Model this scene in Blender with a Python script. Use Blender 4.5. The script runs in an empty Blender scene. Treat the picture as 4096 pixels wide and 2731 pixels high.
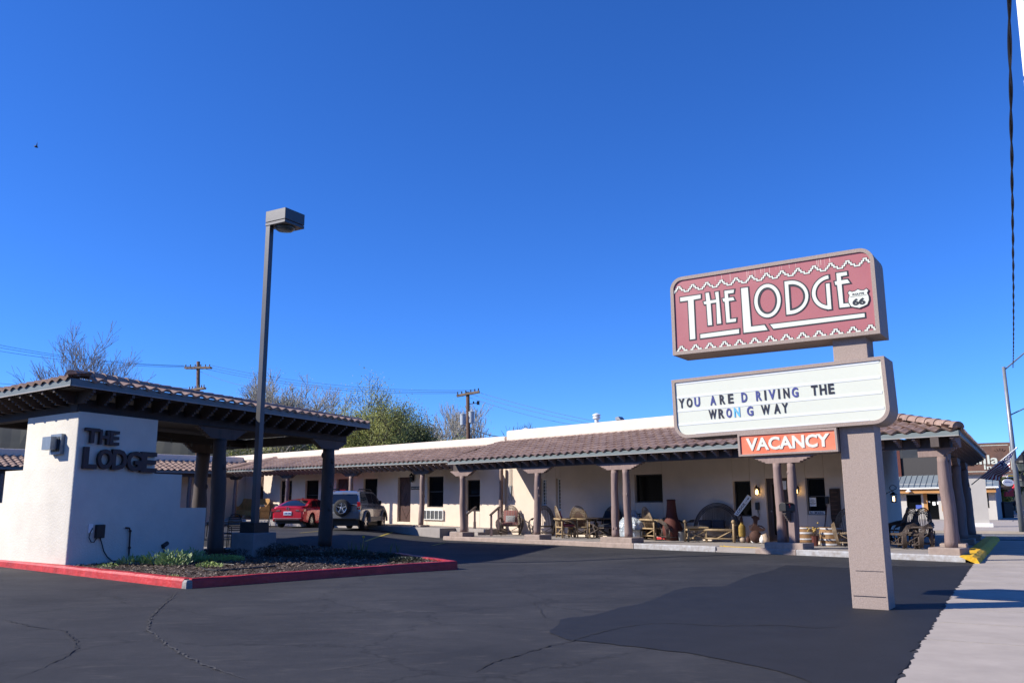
import bpy, bmesh, math, random
from math import sin, cos, tan, pi, radians, atan2, sqrt, exp
from mathutils import Vector, Matrix
random.seed(7)
# ------------------------------------------------------------------ camera
F = 3400.0; PITCH = math.atan(649.5/3400); ROLL = radians(-0.25); EYE = 1.42
O = Vector((0, 0, EYE))
FW = Vector((0, cos(PITCH), sin(PITCH))); UP0 = Vector((0, -sin(PITCH), cos(PITCH))); RT0 = Vector((1, 0, 0))
RT = RT0*cos(ROLL)+UP0*sin(ROLL); UP = UP0*cos(ROLL)-RT0*sin(ROLL)
scene = bpy.context.scene
cd = bpy.data.cameras.new('camera'); cam = bpy.data.objects.new('camera', cd); scene.collection.objects.link(cam)
cd.sensor_width = 36; cd.lens = F/4096*36; cd.clip_start = .05; cd.clip_end = 5000
cam.matrix_world = Matrix.Translation(O) @ Matrix((RT, UP, -FW)).transposed().to_4x4()
scene.camera = cam
scene.render.resolution_x = 1024; scene.render.resolution_y = 682
# ------------------------------------------------------------------ light
AZ = radians(8); EL = radians(32.6)
LD = Vector((cos(AZ)*cos(EL), sin(AZ)*cos(EL), -sin(EL)))          # direction light travels
SUNDIR = -LD
ld = bpy.data.lights.new('sun', 'SUN'); lo = bpy.data.objects.new('sun', ld); scene.collection.objects.link(lo)
ld.energy = 5.0; ld.angle = radians(.53); ld.color = (1, .93, .83)
lo.rotation_euler = LD.to_track_quat('-Z', 'Y').to_euler(); lo.location = (-40, -5, 40)
w = bpy.data.worlds.new('World'); scene.world = w; w.use_nodes = True
nt = w.node_tree; bg = nt.nodes['Background']
sk = nt.nodes.new('ShaderNodeTexSky'); sk.sky_type = 'NISHITA'; sk.sun_disc = False
sk.sun_elevation = EL; sk.sun_rotation = atan2(SUNDIR.x, SUNDIR.y)
sk.altitude = 2000; sk.air_density = 1.0; sk.dust_density = 0.0; sk.ozone_density = 6.0
hs = nt.nodes.new('ShaderNodeHueSaturation'); hs.inputs['Saturation'].default_value = 1.12; hs.inputs['Value'].default_value = 1.0
tint = nt.nodes.new('ShaderNodeMixRGB'); tint.blend_type = 'MULTIPLY'; tint.inputs[0].default_value = 1; tint.inputs[2].default_value = (.74, 1.06, 1.60, 1)
nt.links.new(sk.outputs[0], hs.inputs['Color']); nt.links.new(hs.outputs[0], tint.inputs[1]); nt.links.new(tint.outputs[0], bg.inputs[0]); bg.inputs[1].default_value = .092
scene.view_settings.view_transform = 'Standard'; scene.view_settings.look = 'None'; scene.view_settings.gamma = 1
scene.view_settings.exposure = 0.55
# ------------------------------------------------------------------ pixel helpers (photo pixels, 4096 wide -> points in the world)
def ray(x, y): return FW+RT*((x-2048)/F)-UP*((y-1365.5)/F)
def G(x, y, z=0):
    d = ray(x, y); return O+d*((z-EYE)/d.z)
def PLN(x, y, p, a):
    n = Vector((-a.y, a.x, 0)); d = ray(x, y); return O+d*((p-O).dot(n)/d.dot(n))
class Fr:
    """local frame: origin, a = along, b = inward, optional rise of z along a"""
    def __init__(s, o, ya, yb, k=0, u0=0):
        s.o = Vector((o[0], o[1], 0)); s.a = Vector((cos(radians(ya)), sin(radians(ya)), 0)); s.b = Vector((cos(radians(yb)), sin(radians(yb)), 0)); s.k = k; s.u0 = u0
    def p(s, u, v, z): return s.o+s.a*u+s.b*v+Vector((0, 0, z+s.k*(u-s.u0)))
    def uz(s, x, y, v):          # pixel -> (u, z) on the plane v
        q = PLN(x, y, s.o+s.b*v, s.a); n = Vector((-s.b.y, s.b.x, 0)); u = (q-s.o).dot(n)/s.a.dot(n); return u, q.z-s.k*(u-s.u0)
    def u(s, x, v, y=1950): return s.uz(x, y, v)[0]
    def z(s, x, y, v): return s.uz(x, y, v)[1]
    def vz(s, x, y, u):          # pixel -> (v, z) on the plane u
        q = PLN(x, y, s.o+s.a*u, s.b); n = Vector((-s.a.y, s.a.x, 0)); return (q-s.o).dot(n)/s.b.dot(n), q.z-s.k*(u-s.u0)
    def uv(s, x, y, z):
        q = G(x, y, z)-s.o; na = Vector((-s.a.y, s.a.x, 0)); nb = Vector((-s.b.y, s.b.x, 0)); return q.dot(nb)/s.a.dot(nb), q.dot(na)/s.b.dot(na)
W0 = Fr((0, 0), 0, 90)
# ------------------------------------------------------------------ mesh builder
COL = scene.collection
class MB:
    def __init__(s): s.v = []; s.f = []; s.mi = []; s.m = 0
    def add(s, vs, fs):
        n = len(s.v); s.v += [Vector(q) for q in vs]; s.f += [tuple(i+n for i in f) for f in fs]; s.mi += [s.m]*len(fs); return s
    def box(s, fr, u0, u1, v0, v1, z0, z1):
        P = [fr.p(u, v, z) for z in (z0, z1) for v in (v0, v1) for u in (u0, u1)]
        return s.add(P, [(0, 2, 3, 1), (4, 5, 7, 6), (0, 1, 5, 4), (2, 6, 7, 3), (0, 4, 6, 2), (1, 3, 7, 5)])
    def bar(s, p, q, w, h=None, up=Vector((0, 0, 1))):
        h = h or w; p = Vector(p); q = Vector(q); d = (q-p).normalized(); x = d.cross(up)
        if x.length < 1e-4: x = d.cross(Vector((0, 1, 0)))
        x.normalize(); y = x.cross(d)
        P = [c+x*(w/2)*i+y*(h/2)*j for c in (p, q) for i, j in ((-1, -1), (1, -1), (1, 1), (-1, 1))]
        return s.add(P, [(0, 3, 2, 1), (4, 5, 6, 7), (0, 1, 5, 4), (1, 2, 6, 5), (2, 3, 7, 6), (3, 0, 4, 7)])
    def tube(s, pts, r, n=6, closed=False, cap=True):
        pts = [Vector(p) for p in pts]; N = len(pts)
        if not hasattr(r, '__len__'): r = [r]*N
        base = len(s.v); ref = None
        for i, p in enumerate(pts):
            if closed: d = pts[(i+1) % N]-pts[i-1]
            else: d = pts[min(i+1, N-1)]-pts[max(i-1, 0)]
            if d.length < 1e-9: d = Vector((0, 0, 1))
            d.normalize()
            if ref is None: ref = d.orthogonal().normalized()
            x = (ref-d*ref.dot(d))
            if x.length < 1e-6: x = d.orthogonal()
            x.normalize(); ref = x; y = d.cross(x)
            for k in range(n):
                a = 2*pi*k/n; s.v.append(p+(x*cos(a)+y*sin(a))*r[i])
        M = N if closed else N-1
        for i in range(M):
            for k in range(n):
                a = base+i*n+k; b = base+i*n+(k+1) % n; c = base+((i+1) % N)*n+(k+1) % n; d_ = base+((i+1) % N)*n+k
                s.f.append((a, b, c, d_)); s.mi.append(s.m)
        if cap and not closed:
            s.f.append(tuple(base+k for k in reversed(range(n)))); s.f.append(tuple(base+(N-1)*n+k for k in range(n))); s.mi += [s.m, s.m]
        return s
    def lathe(s, c, prof, n=16, sx=1, sy=1, cap=True):
        c = Vector(c); base = len(s.v)
        for r, z in prof:
            for k in range(n): a = 2*pi*k/n; s.v.append(c+Vector((r*cos(a)*sx, r*sin(a)*sy, z)))
        for i in range(len(prof)-1):
            for k in range(n):
                s.f.append((base+i*n+k, base+i*n+(k+1) % n, base+(i+1)*n+(k+1) % n, base+(i+1)*n+k)); s.mi.append(s.m)
        if cap:
            s.f.append(tuple(base+k for k in reversed(range(n)))); s.f.append(tuple(base+(len(prof)-1)*n+k for k in range(n))); s.mi += [s.m, s.m]
        return s
    def prism(s, fr, poly, v0, v1, pl='uz'):
        """extrude polygon; pl uz: (u,z) extruded along v; uv: (u,v) extruded z0..z1; vz: (v,z) extruded along u"""
        g = {'uz': lambda a, b, t: fr.p(a, t, b), 'uv': lambda a, b, t: fr.p(a, b, t), 'vz': lambda a, b, t: fr.p(t, a, b)}[pl]
        n = len(poly); P = [g(a, b, v0) for a, b in poly]+[g(a, b, v1) for a, b in poly]
        return s.add(P, [tuple(range(n)), tuple(reversed(range(n, 2*n)))]+[(i, i+n, (i+1) % n+n, (i+1) % n) for i in range(n)])
    def sph(s, c, r, n=10, m=6, sx=1, sy=1, sz=1):
        prof = [(max(1e-4, r*sin(pi*i/m)), -r*cos(pi*i/m)*sz) for i in range(m+1)]
        return s.lathe(c, prof, n, sx, sy, False)
    def grid(s, rows, flip=False):
        n = len(rows[0]); base = len(s.v)
        for r in rows: s.v += [Vector(p) for p in r]
        for i in range(len(rows)-1):
            for k in range(n-1):
                f = (base+i*n+k, base+i*n+k+1, base+(i+1)*n+k+1, base+(i+1)*n+k)
                s.f.append(tuple(reversed(f)) if flip else f); s.mi.append(s.m)
        return s
    def build(s, name, mat, parent=None, smooth=False, fix=True, bevel=0):
        me = bpy.data.meshes.new(name); off = parent_loc(parent)
        me.from_pydata([p-off for p in s.v], [], s.f)
        mats = mat if isinstance(mat, (list, tuple)) else [mat]
        for m in mats: me.materials.append(m)
        if len(mats) > 1: me.polygons.foreach_set('material_index', s.mi)
        if fix:
            b = bmesh.new(); b.from_mesh(me); bmesh.ops.recalc_face_normals(b, faces=b.faces); b.to_mesh(me); b.free()
        if smooth: me.polygons.foreach_set('use_smooth', [True]*len(me.polygons))
        me.update()
        o = bpy.data.objects.new(name, me); COL.objects.link(o)
        if parent: o.parent = parent
        if bevel:
            md = o.modifiers.new('bevel', 'BEVEL'); md.width = bevel; md.segments = 2; md.limit_method = 'ANGLE'; md.angle_limit = radians(40)
        if smooth == 2:
            md = o.modifiers.new('es', 'EDGE_SPLIT'); md.split_angle = radians(40)
        return o
def parent_loc(p):
    v = Vector((0, 0, 0))
    while p: v = v+p.location; p = p.parent
    return v
def tag(o, label, cat, group=None, kind=None):
    o['label'] = label; o['category'] = cat
    if group: o['group'] = group
    if kind: o['kind'] = kind
    return o
def struct(o, label=None, cat=None):
    o['kind'] = 'structure'
    if label: o['label'] = label
    if cat: o['category'] = cat
    return o
def empty(name, loc, label, cat, group=None):
    o = bpy.data.objects.new(name, None); COL.objects.link(o); o.location = loc; o.empty_display_size = .1
    return tag(o, label, cat, group)
def dup(root, loc, rz, label=None, group=None):
    r = root.copy(); COL.objects.link(r); r.location = loc; r.rotation_euler = (0, 0, rz)
    if label: r['label'] = label
    if group: r['group'] = group
    for ch in list(root.children):
        c = ch.copy(); COL.objects.link(c); c.parent = r
        for g in list(ch.children):
            d = g.copy(); COL.objects.link(d); d.parent = c
    return r
# ------------------------------------------------------------------ materials
def mat(name, col, rough=.8, var=.15, scale=6, bump=.2, bscale=None, metal=0, col2=None, spec=.5, emit=None, stretch=None, bdist=.01, coat=0, trans=0):
    m = bpy.data.materials.new(name); m.use_nodes = True; t = m.node_tree; b = t.nodes['Principled BSDF']
    b.inputs['Roughness'].default_value = rough; b.inputs['Metallic'].default_value = metal
    b.inputs['Specular IOR Level'].default_value = spec
    if coat: b.inputs['Coat Weight'].default_value = coat; b.inputs['Coat Roughness'].default_value = .05
    if trans: b.inputs['Transmission Weight'].default_value = trans
    KK = 1 if max(col) > .6 else .72
    col = tuple(k*KK for k in col); col2 = tuple(k*KK for k in col2) if col2 else None
    c = tuple(col)+(1,)
    tc = t.nodes.new('ShaderNodeTexCoord'); mp = t.nodes.new('ShaderNodeMapping'); t.links.new(tc.outputs['Object'], mp.inputs[0])
    if stretch: mp.inputs['Scale'].default_value = stretch
    if var or col2:
        n = t.nodes.new('ShaderNodeTexNoise'); n.inputs['Scale'].default_value = scale; n.inputs['Detail'].default_value = 6; n.inputs['Roughness'].default_value = .65
        t.links.new(mp.outputs[0], n.inputs['Vector'])
        r = t.nodes.new('ShaderNodeValToRGB'); r.color_ramp.elements[0].position = .3; r.color_ramp.elements[1].position = .7
        c2 = tuple(col2)+(1,) if col2 else tuple(min(1, k*(1+var)) for k in col)+(1,)
        c1 = c if col2 else tuple(k*(1-var) for k in col)+(1,)
        r.color_ramp.elements[0].color = c1; r.color_ramp.elements[1].color = c2
        t.links.new(n.outputs['Fac'], r.inputs[0]); t.links.new(r.outputs[0], b.inputs['Base Color'])
    else: b.inputs['Base Color'].default_value = c
    if bump:
        n2 = t.nodes.new('ShaderNodeTexNoise'); n2.inputs['Scale'].default_value = bscale or scale*6; n2.inputs['Detail'].default_value = 5
        t.links.new(mp.outputs[0], n2.inputs['Vector'])
        bp = t.nodes.new('ShaderNodeBump'); bp.inputs['Strength'].default_value = bump; bp.inputs['Distance'].default_value = bdist
        t.links.new(n2.outputs['Fac'], bp.inputs['Height']); t.links.new(bp.outputs[0], b.inputs['Normal'])
    if emit: b.inputs['Emission Color'].default_value = tuple(emit[:3])+(1,); b.inputs['Emission Strength'].default_value = emit[3]
    return m
def nodes(m): return m.node_tree, m.node_tree.nodes['Principled BSDF']
M = {}
M['stucco'] = mat('tan_stucco', (.66, .545, .44), .9, .07, 1.3, .5, 30, bdist=.012)
M['parapet'] = mat('pale_stucco', (.70, .60, .50), .9, .05, 1.3, .5, 30, bdist=.012)
M['tower'] = mat('cream_stucco', (.61, .57, .49), .9, .07, 1.6, .6, 22, bdist=.015)
M['tile'] = mat('clay_tile', (.24, .145, .11), .75, .3, 2.2, .3, 40, col2=(.50, .35, .275))
M['fascia'] = mat('grey_green_trim', (.17, .21, .215), .55, .1, 3, .1)
M['drip'] = mat('pale_drip_edge', (.46, .43, .40), .6, .1, 3, .1)
M['wood'] = mat('dark_brown_wood', (.085, .06, .052), .7, .3, 4, .4, 18, stretch=(1, 1, .25))
M['post'] = mat('brown_painted_log', (.30, .21, .185), .7, .22, 5, .6, 14, stretch=(1, 1, .18), bdist=.02)
M['darkwood'] = mat('black_brown_wood', (.035, .026, .024), .75, .3, 4, .3)
M['concrete'] = mat('porch_concrete', (.40, .36, .33), .85, .15, 1.5, .3, 30)
M['pedestal'] = mat('pinkish_concrete', (.42, .325, .27), .9, .18, 6, .5, 40)
M['curbwhite'] = mat('worn_white_curb_paint', (.34, .30, .27), .85, 0, 7, .6, 25, col2=(.58, .59, .60))
M['curbyellow'] = mat('worn_yellow_curb_paint', (.62, .33, .01), .75, .25, 5, .8, 18, col2=(.85, .52, .02), bdist=.02)
M['curbred'] = mat('red_curb_paint', (.60, .03, .03), .5, .3, 3, .7, 14, bdist=.02)
M['glass'] = mat('dark_window_glass', (.004, .005, .006), .12, 0, 1, 0, spec=.18)
M['glassblock'] = mat('glass_block', (.10, .12, .12), .15, .4, 9, .6, 20)
M['frame'] = mat('dark_bronze_frame', (.03, .026, .024), .5, .1, 5, 0)
M['white'] = mat('white_paint', (.78, .78, .76), .5, .05, 4, .05)
M['black'] = mat('black_metal', (.012, .012, .013), .45, .2, 6, .1)
M['rust'] = mat('rusty_metal', (.05, .02, .014), .85, .4, 8, .4, col2=(.11, .045, .028))
M['signbody'] = mat('speckled_sign_metal', (.36, .28, .235), .7, .35, 70, .4, 90, col2=(.55, .435, .37))
M['signcream'] = mat('sign_cream', (.68, .70, .60), .4, .02, 3, 0)
M['marquee'] = mat('marquee_panel', (.64, .66, .555), .35, .025, 1, 0)
M['signred'] = mat('faded_maroon', (.50, .145, .16), .45, .1, 1.2, 0, col2=(.56, .19, .20))
M['signblack'] = mat('sign_outline', (.018, .024, .035), .5, 0, 1, 0)
M['letblack'] = mat('letter_black', (.012, .012, .03), .5, 0, 1, 0)
M['letblue'] = mat('faded_letter_blue', (.07, .085, .33), .5, .1, 3, 0)
M['letcyan'] = mat('faded_letter_cyan', (.12, .45, .80), .5, .1, 3, 0)
M['rail'] = mat('clear_rail', (.70, .72, .70), .25, 0, 1, 0)
M['orange'] = mat('vacancy_orange', (.82, .13, .05), .4, .12, 3, 0, col2=(.86, .28, .16))
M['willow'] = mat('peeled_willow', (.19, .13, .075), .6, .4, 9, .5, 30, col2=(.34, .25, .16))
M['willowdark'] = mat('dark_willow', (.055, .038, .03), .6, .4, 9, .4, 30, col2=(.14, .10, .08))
M['log'] = mat('pale_log', (.45, .32, .17), .65, .25, 8, .4, 25)
M['asphalt_dark'] = None
M['steel'] = mat('galvanised_steel', (.34, .36, .38), .45, .1, 6, .05, metal=.4)
M['bark'] = mat('pale_bark', (.30, .27, .23), .9, .25, 3, .3)
M['barkdark'] = mat('dark_bark', (.075, .06, .05), .9, .3, 3, .3)
M['leaf'] = mat('spring_leaf', (.44, .50, .12), .6, .35, .5, 0, col2=(.58, .60, .20))
M['leafdark'] = mat('deep_leaf', (.14, .18, .07), .6, .35, .6, 0, col2=(.26, .30, .13))
M['leafpale'] = mat('grey_green_leaf', (.55, .54, .40), .7, .3, .6, 0)
M['wire'] = mat('cable_black', (.02, .02, .022), .6, 0, 1, 0)
M['polewood'] = mat('creosoted_pole', (.12, .06, .035), .8, .35, 3, .3, stretch=(1, 1, .2))
M['pine'] = mat('varnished_pine', (.55, .30, .10), .5, .2, 5, .2)
def leafy(m, tr=.5):
    t, b = nodes(m); out = [n for n in t.nodes if n.type == 'OUTPUT_MATERIAL'][0]; tl = t.nodes.new('ShaderNodeBsdfTranslucent'); mx = t.nodes.new('ShaderNodeMixShader'); mx.inputs[0].default_value = tr
    src = b.inputs['Base Color'].links[0].from_socket; t.links.new(src, tl.inputs[0]); t.links.new(b.outputs[0], mx.inputs[1]); t.links.new(tl.outputs[0], mx.inputs[2]); t.links.new(mx.outputs[0], out.inputs[0]); return m
for k_ in ('leaf', 'leafdark', 'leafpale'): leafy(M[k_])
def textverts(body, h, bold=0, extr=0):
    cu = bpy.data.curves.new('t', 'FONT'); cu.body = body; cu.size = 1; cu.offset = bold; cu.align_x = 'LEFT'; cu.resolution_u = 3
    o = bpy.data.objects.new('t', cu); COL.objects.link(o)
    dg = bpy.context.evaluated_depsgraph_get(); me = bpy.data.meshes.new_from_object(o.evaluated_get(dg))
    vs = [Vector(v.co) for v in me.vertices]; fs = [tuple(p.vertices) for p in me.polygons]
    bpy.data.objects.remove(o); bpy.data.curves.remove(cu); bpy.data.meshes.remove(me)
    if not vs: return vs, fs
    x0 = min(v.x for v in vs); x1 = max(v.x for v in vs); y0 = min(v.y for v in vs); y1 = max(v.y for v in vs)
    return [Vector(((v.x-x0)/(x1-x0), (v.y-y0)/(y1-y0), 0)) for v in vs], fs
def text(mb, body, org, dx, dz, bold=.02, depth=.006, nrm=None):
    """fit the word into the box org..org+dx (width vector), +dz (height vector); raised by depth along nrm"""
    vs, fs = textverts(body, 1, bold)
    if not vs: return
    nrm = nrm or dx.cross(dz).normalized(); n = len(vs)
    top = [org+dx*v.x+dz*v.y+nrm*depth for v in vs]
    # front faces plus side walls along boundary edges
    mb.add(top, fs)
    cnt = {}
    for f in fs:
        for i in range(len(f)):
            e = (f[i], f[(i+1) % len(f)]); cnt[e] = 1
    bot = [org+dx*v.x+dz*v.y for v in vs]; b0 = len(mb.v); mb.v += bot
    for (a, b) in cnt:
        if (b, a) not in cnt:
            mb.f.append((b0-n+a, b0+a, b0+b, b0-n+b)); mb.mi.append(mb.m)
# ------------------------------------------------------------------ ground
def sm(a, b, x):
    t = max(0, min(1, (x-a)/(b-a))); return t*t*(3-2*t)
def zt(x, y):
    z = .30*sm(-3.0, -7.5, x)*sm(25, 32, y)
    z -= .13*exp(-((x-.2)**2+(y-24.2)**2)/14)
    z += .30*sm(60, 200, y)*0
    return z
def lin(a, b, n): return [a+(b-a)*i/(n-1) for i in range(n)]
def asphalt():
    m = bpy.data.materials.new('weathered_asphalt'); m.use_nodes = True; t, b = nodes(m)
    tc = t.nodes.new('ShaderNodeTexCoord')
    def noise(sc, det=6, rough=.6, dist=0, st=None):
        mp = t.nodes.new('ShaderNodeMapping'); t.links.new(tc.outputs['Object'], mp.inputs[0])
        if st: mp.inputs['Scale'].default_value = st
        n = t.nodes.new('ShaderNodeTexNoise'); n.inputs['Scale'].default_value = sc; n.inputs['Detail'].default_value = det; n.inputs['Roughness'].default_value = rough; n.inputs['Distortion'].default_value = dist
        t.links.new(mp.outputs[0], n.inputs['Vector']); return n
    n1 = noise(.45, 8, .7, .6, (1, 1.5, 1)); r1 = t.nodes.new('ShaderNodeValToRGB'); r1.color_ramp.elements[0].position = .34; r1.color_ramp.elements[1].position = .68
    r1.color_ramp.elements[0].color = (.021, .0215, .024, 1); r1.color_ramp.elements[1].color = (.044, .0435, .045, 1); t.links.new(n1.outputs['Fac'], r1.inputs[0])
    n2 = noise(5, 8, .75, 1.2, (.35, 1.3, 1)); r2 = t.nodes.new('ShaderNodeValToRGB'); r2.color_ramp.elements[0].position = .54; r2.color_ramp.elements[1].position = .82
    r2.color_ramp.elements[0].color = (0, 0, 0, 1); r2.color_ramp.elements[1].color = (1, 1, 1, 1); t.links.new(n2.outputs['Fac'], r2.inputs[0])
    mx = t.nodes.new('ShaderNodeMixRGB'); mx.inputs[2].default_value = (.095, .088, .080, 1); t.links.new(r2.outputs[0], mx.inputs[0]); t.links.new(r1.outputs[0], mx.inputs[1])
    n3 = noise(160, 3, .6); r3 = t.nodes.new('ShaderNodeValToRGB'); r3.color_ramp.elements[0].position = .3; r3.color_ramp.elements[1].position = .75
    r3.color_ramp.elements[0].color = (.7, .7, .7, 1); r3.color_ramp.elements[1].color = (1.35, 1.35, 1.35, 1); t.links.new(n3.outputs['Fac'], r3.inputs[0])
    mu = t.nodes.new('ShaderNodeMixRGB'); mu.blend_type = 'MULTIPLY'; mu.inputs[0].default_value = 1; t.links.new(mx.outputs[0], mu.inputs[1]); t.links.new(r3.outputs[0], mu.inputs[2])
    # hairline cracking
    vo = t.nodes.new('ShaderNodeTexVoronoi'); vo.feature = 'DISTANCE_TO_EDGE'; vo.inputs['Scale'].default_value = .38
    nd = noise(1.3, 5, .7); mixv = t.nodes.new('ShaderNodeMixRGB'); mixv.blend_type = 'ADD'; mixv.inputs[0].default_value = .9
    t.links.new(tc.outputs['Object'], mixv.inputs[1]); t.links.new(nd.outputs['Color'], mixv.inputs[2]); t.links.new(mixv.outputs[0], vo.inputs['Vector'])
    rc = t.nodes.new('ShaderNodeValToRGB'); rc.color_ramp.elements[0].position = .002; rc.color_ramp.elements[1].position = .012
    rc.color_ramp.elements[0].color = (.55, .55, .55, 1); rc.color_ramp.elements[1].color = (1, 1, 1, 1); t.links.new(vo.outputs['Distance'], rc.inputs[0])
    mc = t.nodes.new('ShaderNodeMixRGB'); mc.blend_type = 'MULTIPLY'; mc.inputs[0].default_value = 1; t.links.new(mu.outputs[0], mc.inputs[1]); t.links.new(rc.outputs[0], mc.inputs[2])
    n5 = noise(.16, 5, .6, 1.5, (1, .6, 1)); r5 = t.nodes.new('ShaderNodeValToRGB'); r5.color_ramp.elements[0].position = .35; r5.color_ramp.elements[1].position = .65; r5.color_ramp.elements[0].color = (.72, .72, .74, 1); r5.color_ramp.elements[1].color = (1.2, 1.18, 1.15, 1); t.links.new(n5.outputs['Fac'], r5.inputs[0])
    m5 = t.nodes.new('ShaderNodeMixRGB'); m5.blend_type = 'MULTIPLY'; m5.inputs[0].default_value = 1; t.links.new(mc.outputs[0], m5.inputs[1]); t.links.new(r5.outputs[0], m5.inputs[2])
    n6 = noise(38, 2, .5); r6 = t.nodes.new('ShaderNodeValToRGB'); r6.color_ramp.elements[0].position = .76; r6.color_ramp.elements[1].position = .80; r6.color_ramp.elements[0].color = (0, 0, 0, 1); r6.color_ramp.elements[1].color = (1, 1, 1, 1); t.links.new(n6.outputs['Fac'], r6.inputs[0])
    m6 = t.nodes.new('ShaderNodeMixRGB'); m6.inputs[2].default_value = (.22, .20, .18, 1); t.links.new(r6.outputs[0], m6.inputs[0]); t.links.new(m5.outputs[0], m6.inputs[1]); t.links.new(m6.outputs[0], b.inputs['Base Color'])
    b.inputs['Roughness'].default_value = .82; b.inputs['Specular IOR Level'].default_value = .35
    nb = noise(90, 4, .7); nb2 = noise(3, 6, .7); ad = t.nodes.new('ShaderNodeMath'); ad.operation = 'ADD'; sc = t.nodes.new('ShaderNodeMath'); sc.operation = 'MULTIPLY'; sc.inputs[1].default_value = 2.0
    t.links.new(nb2.outputs['Fac'], sc.inputs[0]); t.links.new(nb.outputs['Fac'], ad.inputs[0]); t.links.new(sc.outputs[0], ad.inputs[1])
    bp = t.nodes.new('ShaderNodeBump'); bp.inputs['Strength'].default_value = .55; bp.inputs['Distance'].default_value = .012
    t.links.new(ad.outputs[0], bp.inputs['Height']); t.links.new(bp.outputs[0], b.inputs['Normal'])
    return m
M['asphalt'] = asphalt()
M['seal'] = mat('fresh_sealcoat', (.017, .018, .0215), .72, .25, 2.0, .5, 120, bdist=.008, spec=.35)
M['crack'] = mat('crack_filler', (.014, .014, .015), .85, .3, 10, .4)
M['crackpale'] = mat('pale_crack_edge', (.085, .08, .075), .9, .3, 10, .4)
M['walk'] = mat('sidewalk_concrete', (.52, .45, .38), .9, .14, 1.2, .4, 70, bdist=.006)
M['earth'] = mat('far_ground', (.12, .10, .075), .95, .3, .05, 0)
xs = [-900, -300, -120, -60, -35]+lin(-25, 25, 61)+[35, 60, 120, 300, 900]; ys = [-60, -20, -5]+lin(0, 50, 61)+[60, 80, 120, 300, 900, 2500]
mb = MB(); mb.grid([[(x, y, zt(x, y)) for x in xs] for y in ys])
struct(mb.build('ground', M['asphalt'], smooth=True, fix=False))
def sheet(name, px, m, lift=.004, jit=0, sub=1, base=None, seed=1, kind='structure'):
    rr = random.Random(seed); pts = [G(x, y, 0) if not isinstance(x, Vector) else x for x, y in px]
    out = []
    for i, p in enumerate(pts):
        q = pts[(i+1) % len(pts)]; n = max(1, int((q-p).length/sub)) if sub < 1 else 1
        d = (q-p); nn = Vector((-d.y, d.x, 0)).normalized() if d.length else Vector((0, 0, 0))
        for k in range(n):
            c = p+d*(k/n); c = c+nn*(rr.gauss(0, jit) if k else 0); out.append(Vector((c.x, c.y, (zt(c.x, c.y) if base is None else base)+lift)))
    b = MB(); b.add(out, [tuple(range(len(out)))]); o = b.build(name, m, fix=False)
    if o.data.polygons[0].normal.z < 0: o.data.flip_normals()
    if kind: o['kind'] = kind
    return o
L0 = lambda a, b: (1900+a*.6803, 2150+b*.6803)
seal = [L0(*p) for p in [(440, 560), (480, 520), (500, 482), (560, 470), (640, 465), (760, 440), (850, 410), (1000, 385), (1080, 350), (1170, 310), (1270, 290), (1480, 285), (1560, 245), (1640, 215), (1740, 195), (1830, 160)]]
seal += [(3380, 2270), (3560, 2262), (3700, 2266), (3886, 2262), (3860, 2300), (3790, 2400), (3700, 2545), (3640, 2640), (3575, 2745)]+[(3450, 2870), (3300, 2850)]
seal += [L0(*p) for p in [(1980, 854), (1800, 790), (1650, 755), (1450, 715), (1300, 685), (1050, 655), (800, 625), (640, 610), (540, 600)]]
sheet('sealed_patch', seal, M['seal'], .006, .018, .12)
def crackline(pts, wd, m, name='crack', seed=3):
    rr = random.Random(seed); P = [G(x, y, 0) for x, y in pts]; fine = []
    for p, q in zip(P, P[1:]):
        n = max(2, int((q-p).length/.07)); dd = q-p; nn = Vector((-dd.y, dd.x, 0)).normalized()
        fine += [p+dd*(k/n)+nn*rr.gauss(0, .014) for k in range(n)]
    b = MB(); L = []; R = []
    for i, p in enumerate(fine):
        d = (fine[min(i+1, len(fine)-1)]-fine[max(0, i-1)]); nn = Vector((-d.y, d.x, 0)).normalized(); ww = wd*.55*(.2+rr.random()*.9)*min(1, (i+1)/8, (len(fine)-i)/8)
        for S, sg in ((L, 1), (R, -1)): c = p+nn*ww*sg; S.append((c.x, c.y, zt(c.x, c.y)+.010))
    b.grid([L, R]); o = b.build(name, m, fix=False); struct(o); return o
crackline([(712, 2362), (688, 2390), (650, 2420), (600, 2470), (592, 2520), (640, 2555), (700, 2600), (790, 2650), (880, 2680), (990, 2725)], .022, M['crackpale'], seed=1)
crackline([(700, 2368), (684, 2388), (646, 2424), (598, 2474), (590, 2516)], .018, M['crack'], seed=2)
crackline([L0(*p) for p in [(0, 790), (30, 770), (150, 715), (260, 690), (400, 645), (560, 608), (700, 568), (850, 530), (1000, 510), (1150, 505), (1450, 520), (1800, 515), (2000, 535), (2200, 520)]], .03, M['crack'], seed=4)
crackline([(0, 2432), (120, 2415), (330, 2402), (540, 2388)], .016, M['crack'], seed=5)
crackline([(0, 2475), (150, 2510), (250, 2520), (300, 2560), (310, 2590), (270, 2620), (120, 2690), (0, 2725)], .02, M['crack'], seed=6)
crackline([(120, 2700), (300, 2660), (560, 2655)], .014, M['crack'], seed=8)
crackline([L0(*p) for p in [(500, 360), (340, 385), (385, 420), (390, 455), (470, 495)]], .012, M['crack'], seed=7)
crackline([(1250, 2690), (1420, 2665), (1560, 2640), (1650, 2620)], .012, M['crackpale'], seed=9)
crackline([(900, 2372), (1150, 2352), (1400, 2340), (1600, 2325)], .012, M['crack'], seed=10)
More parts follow.
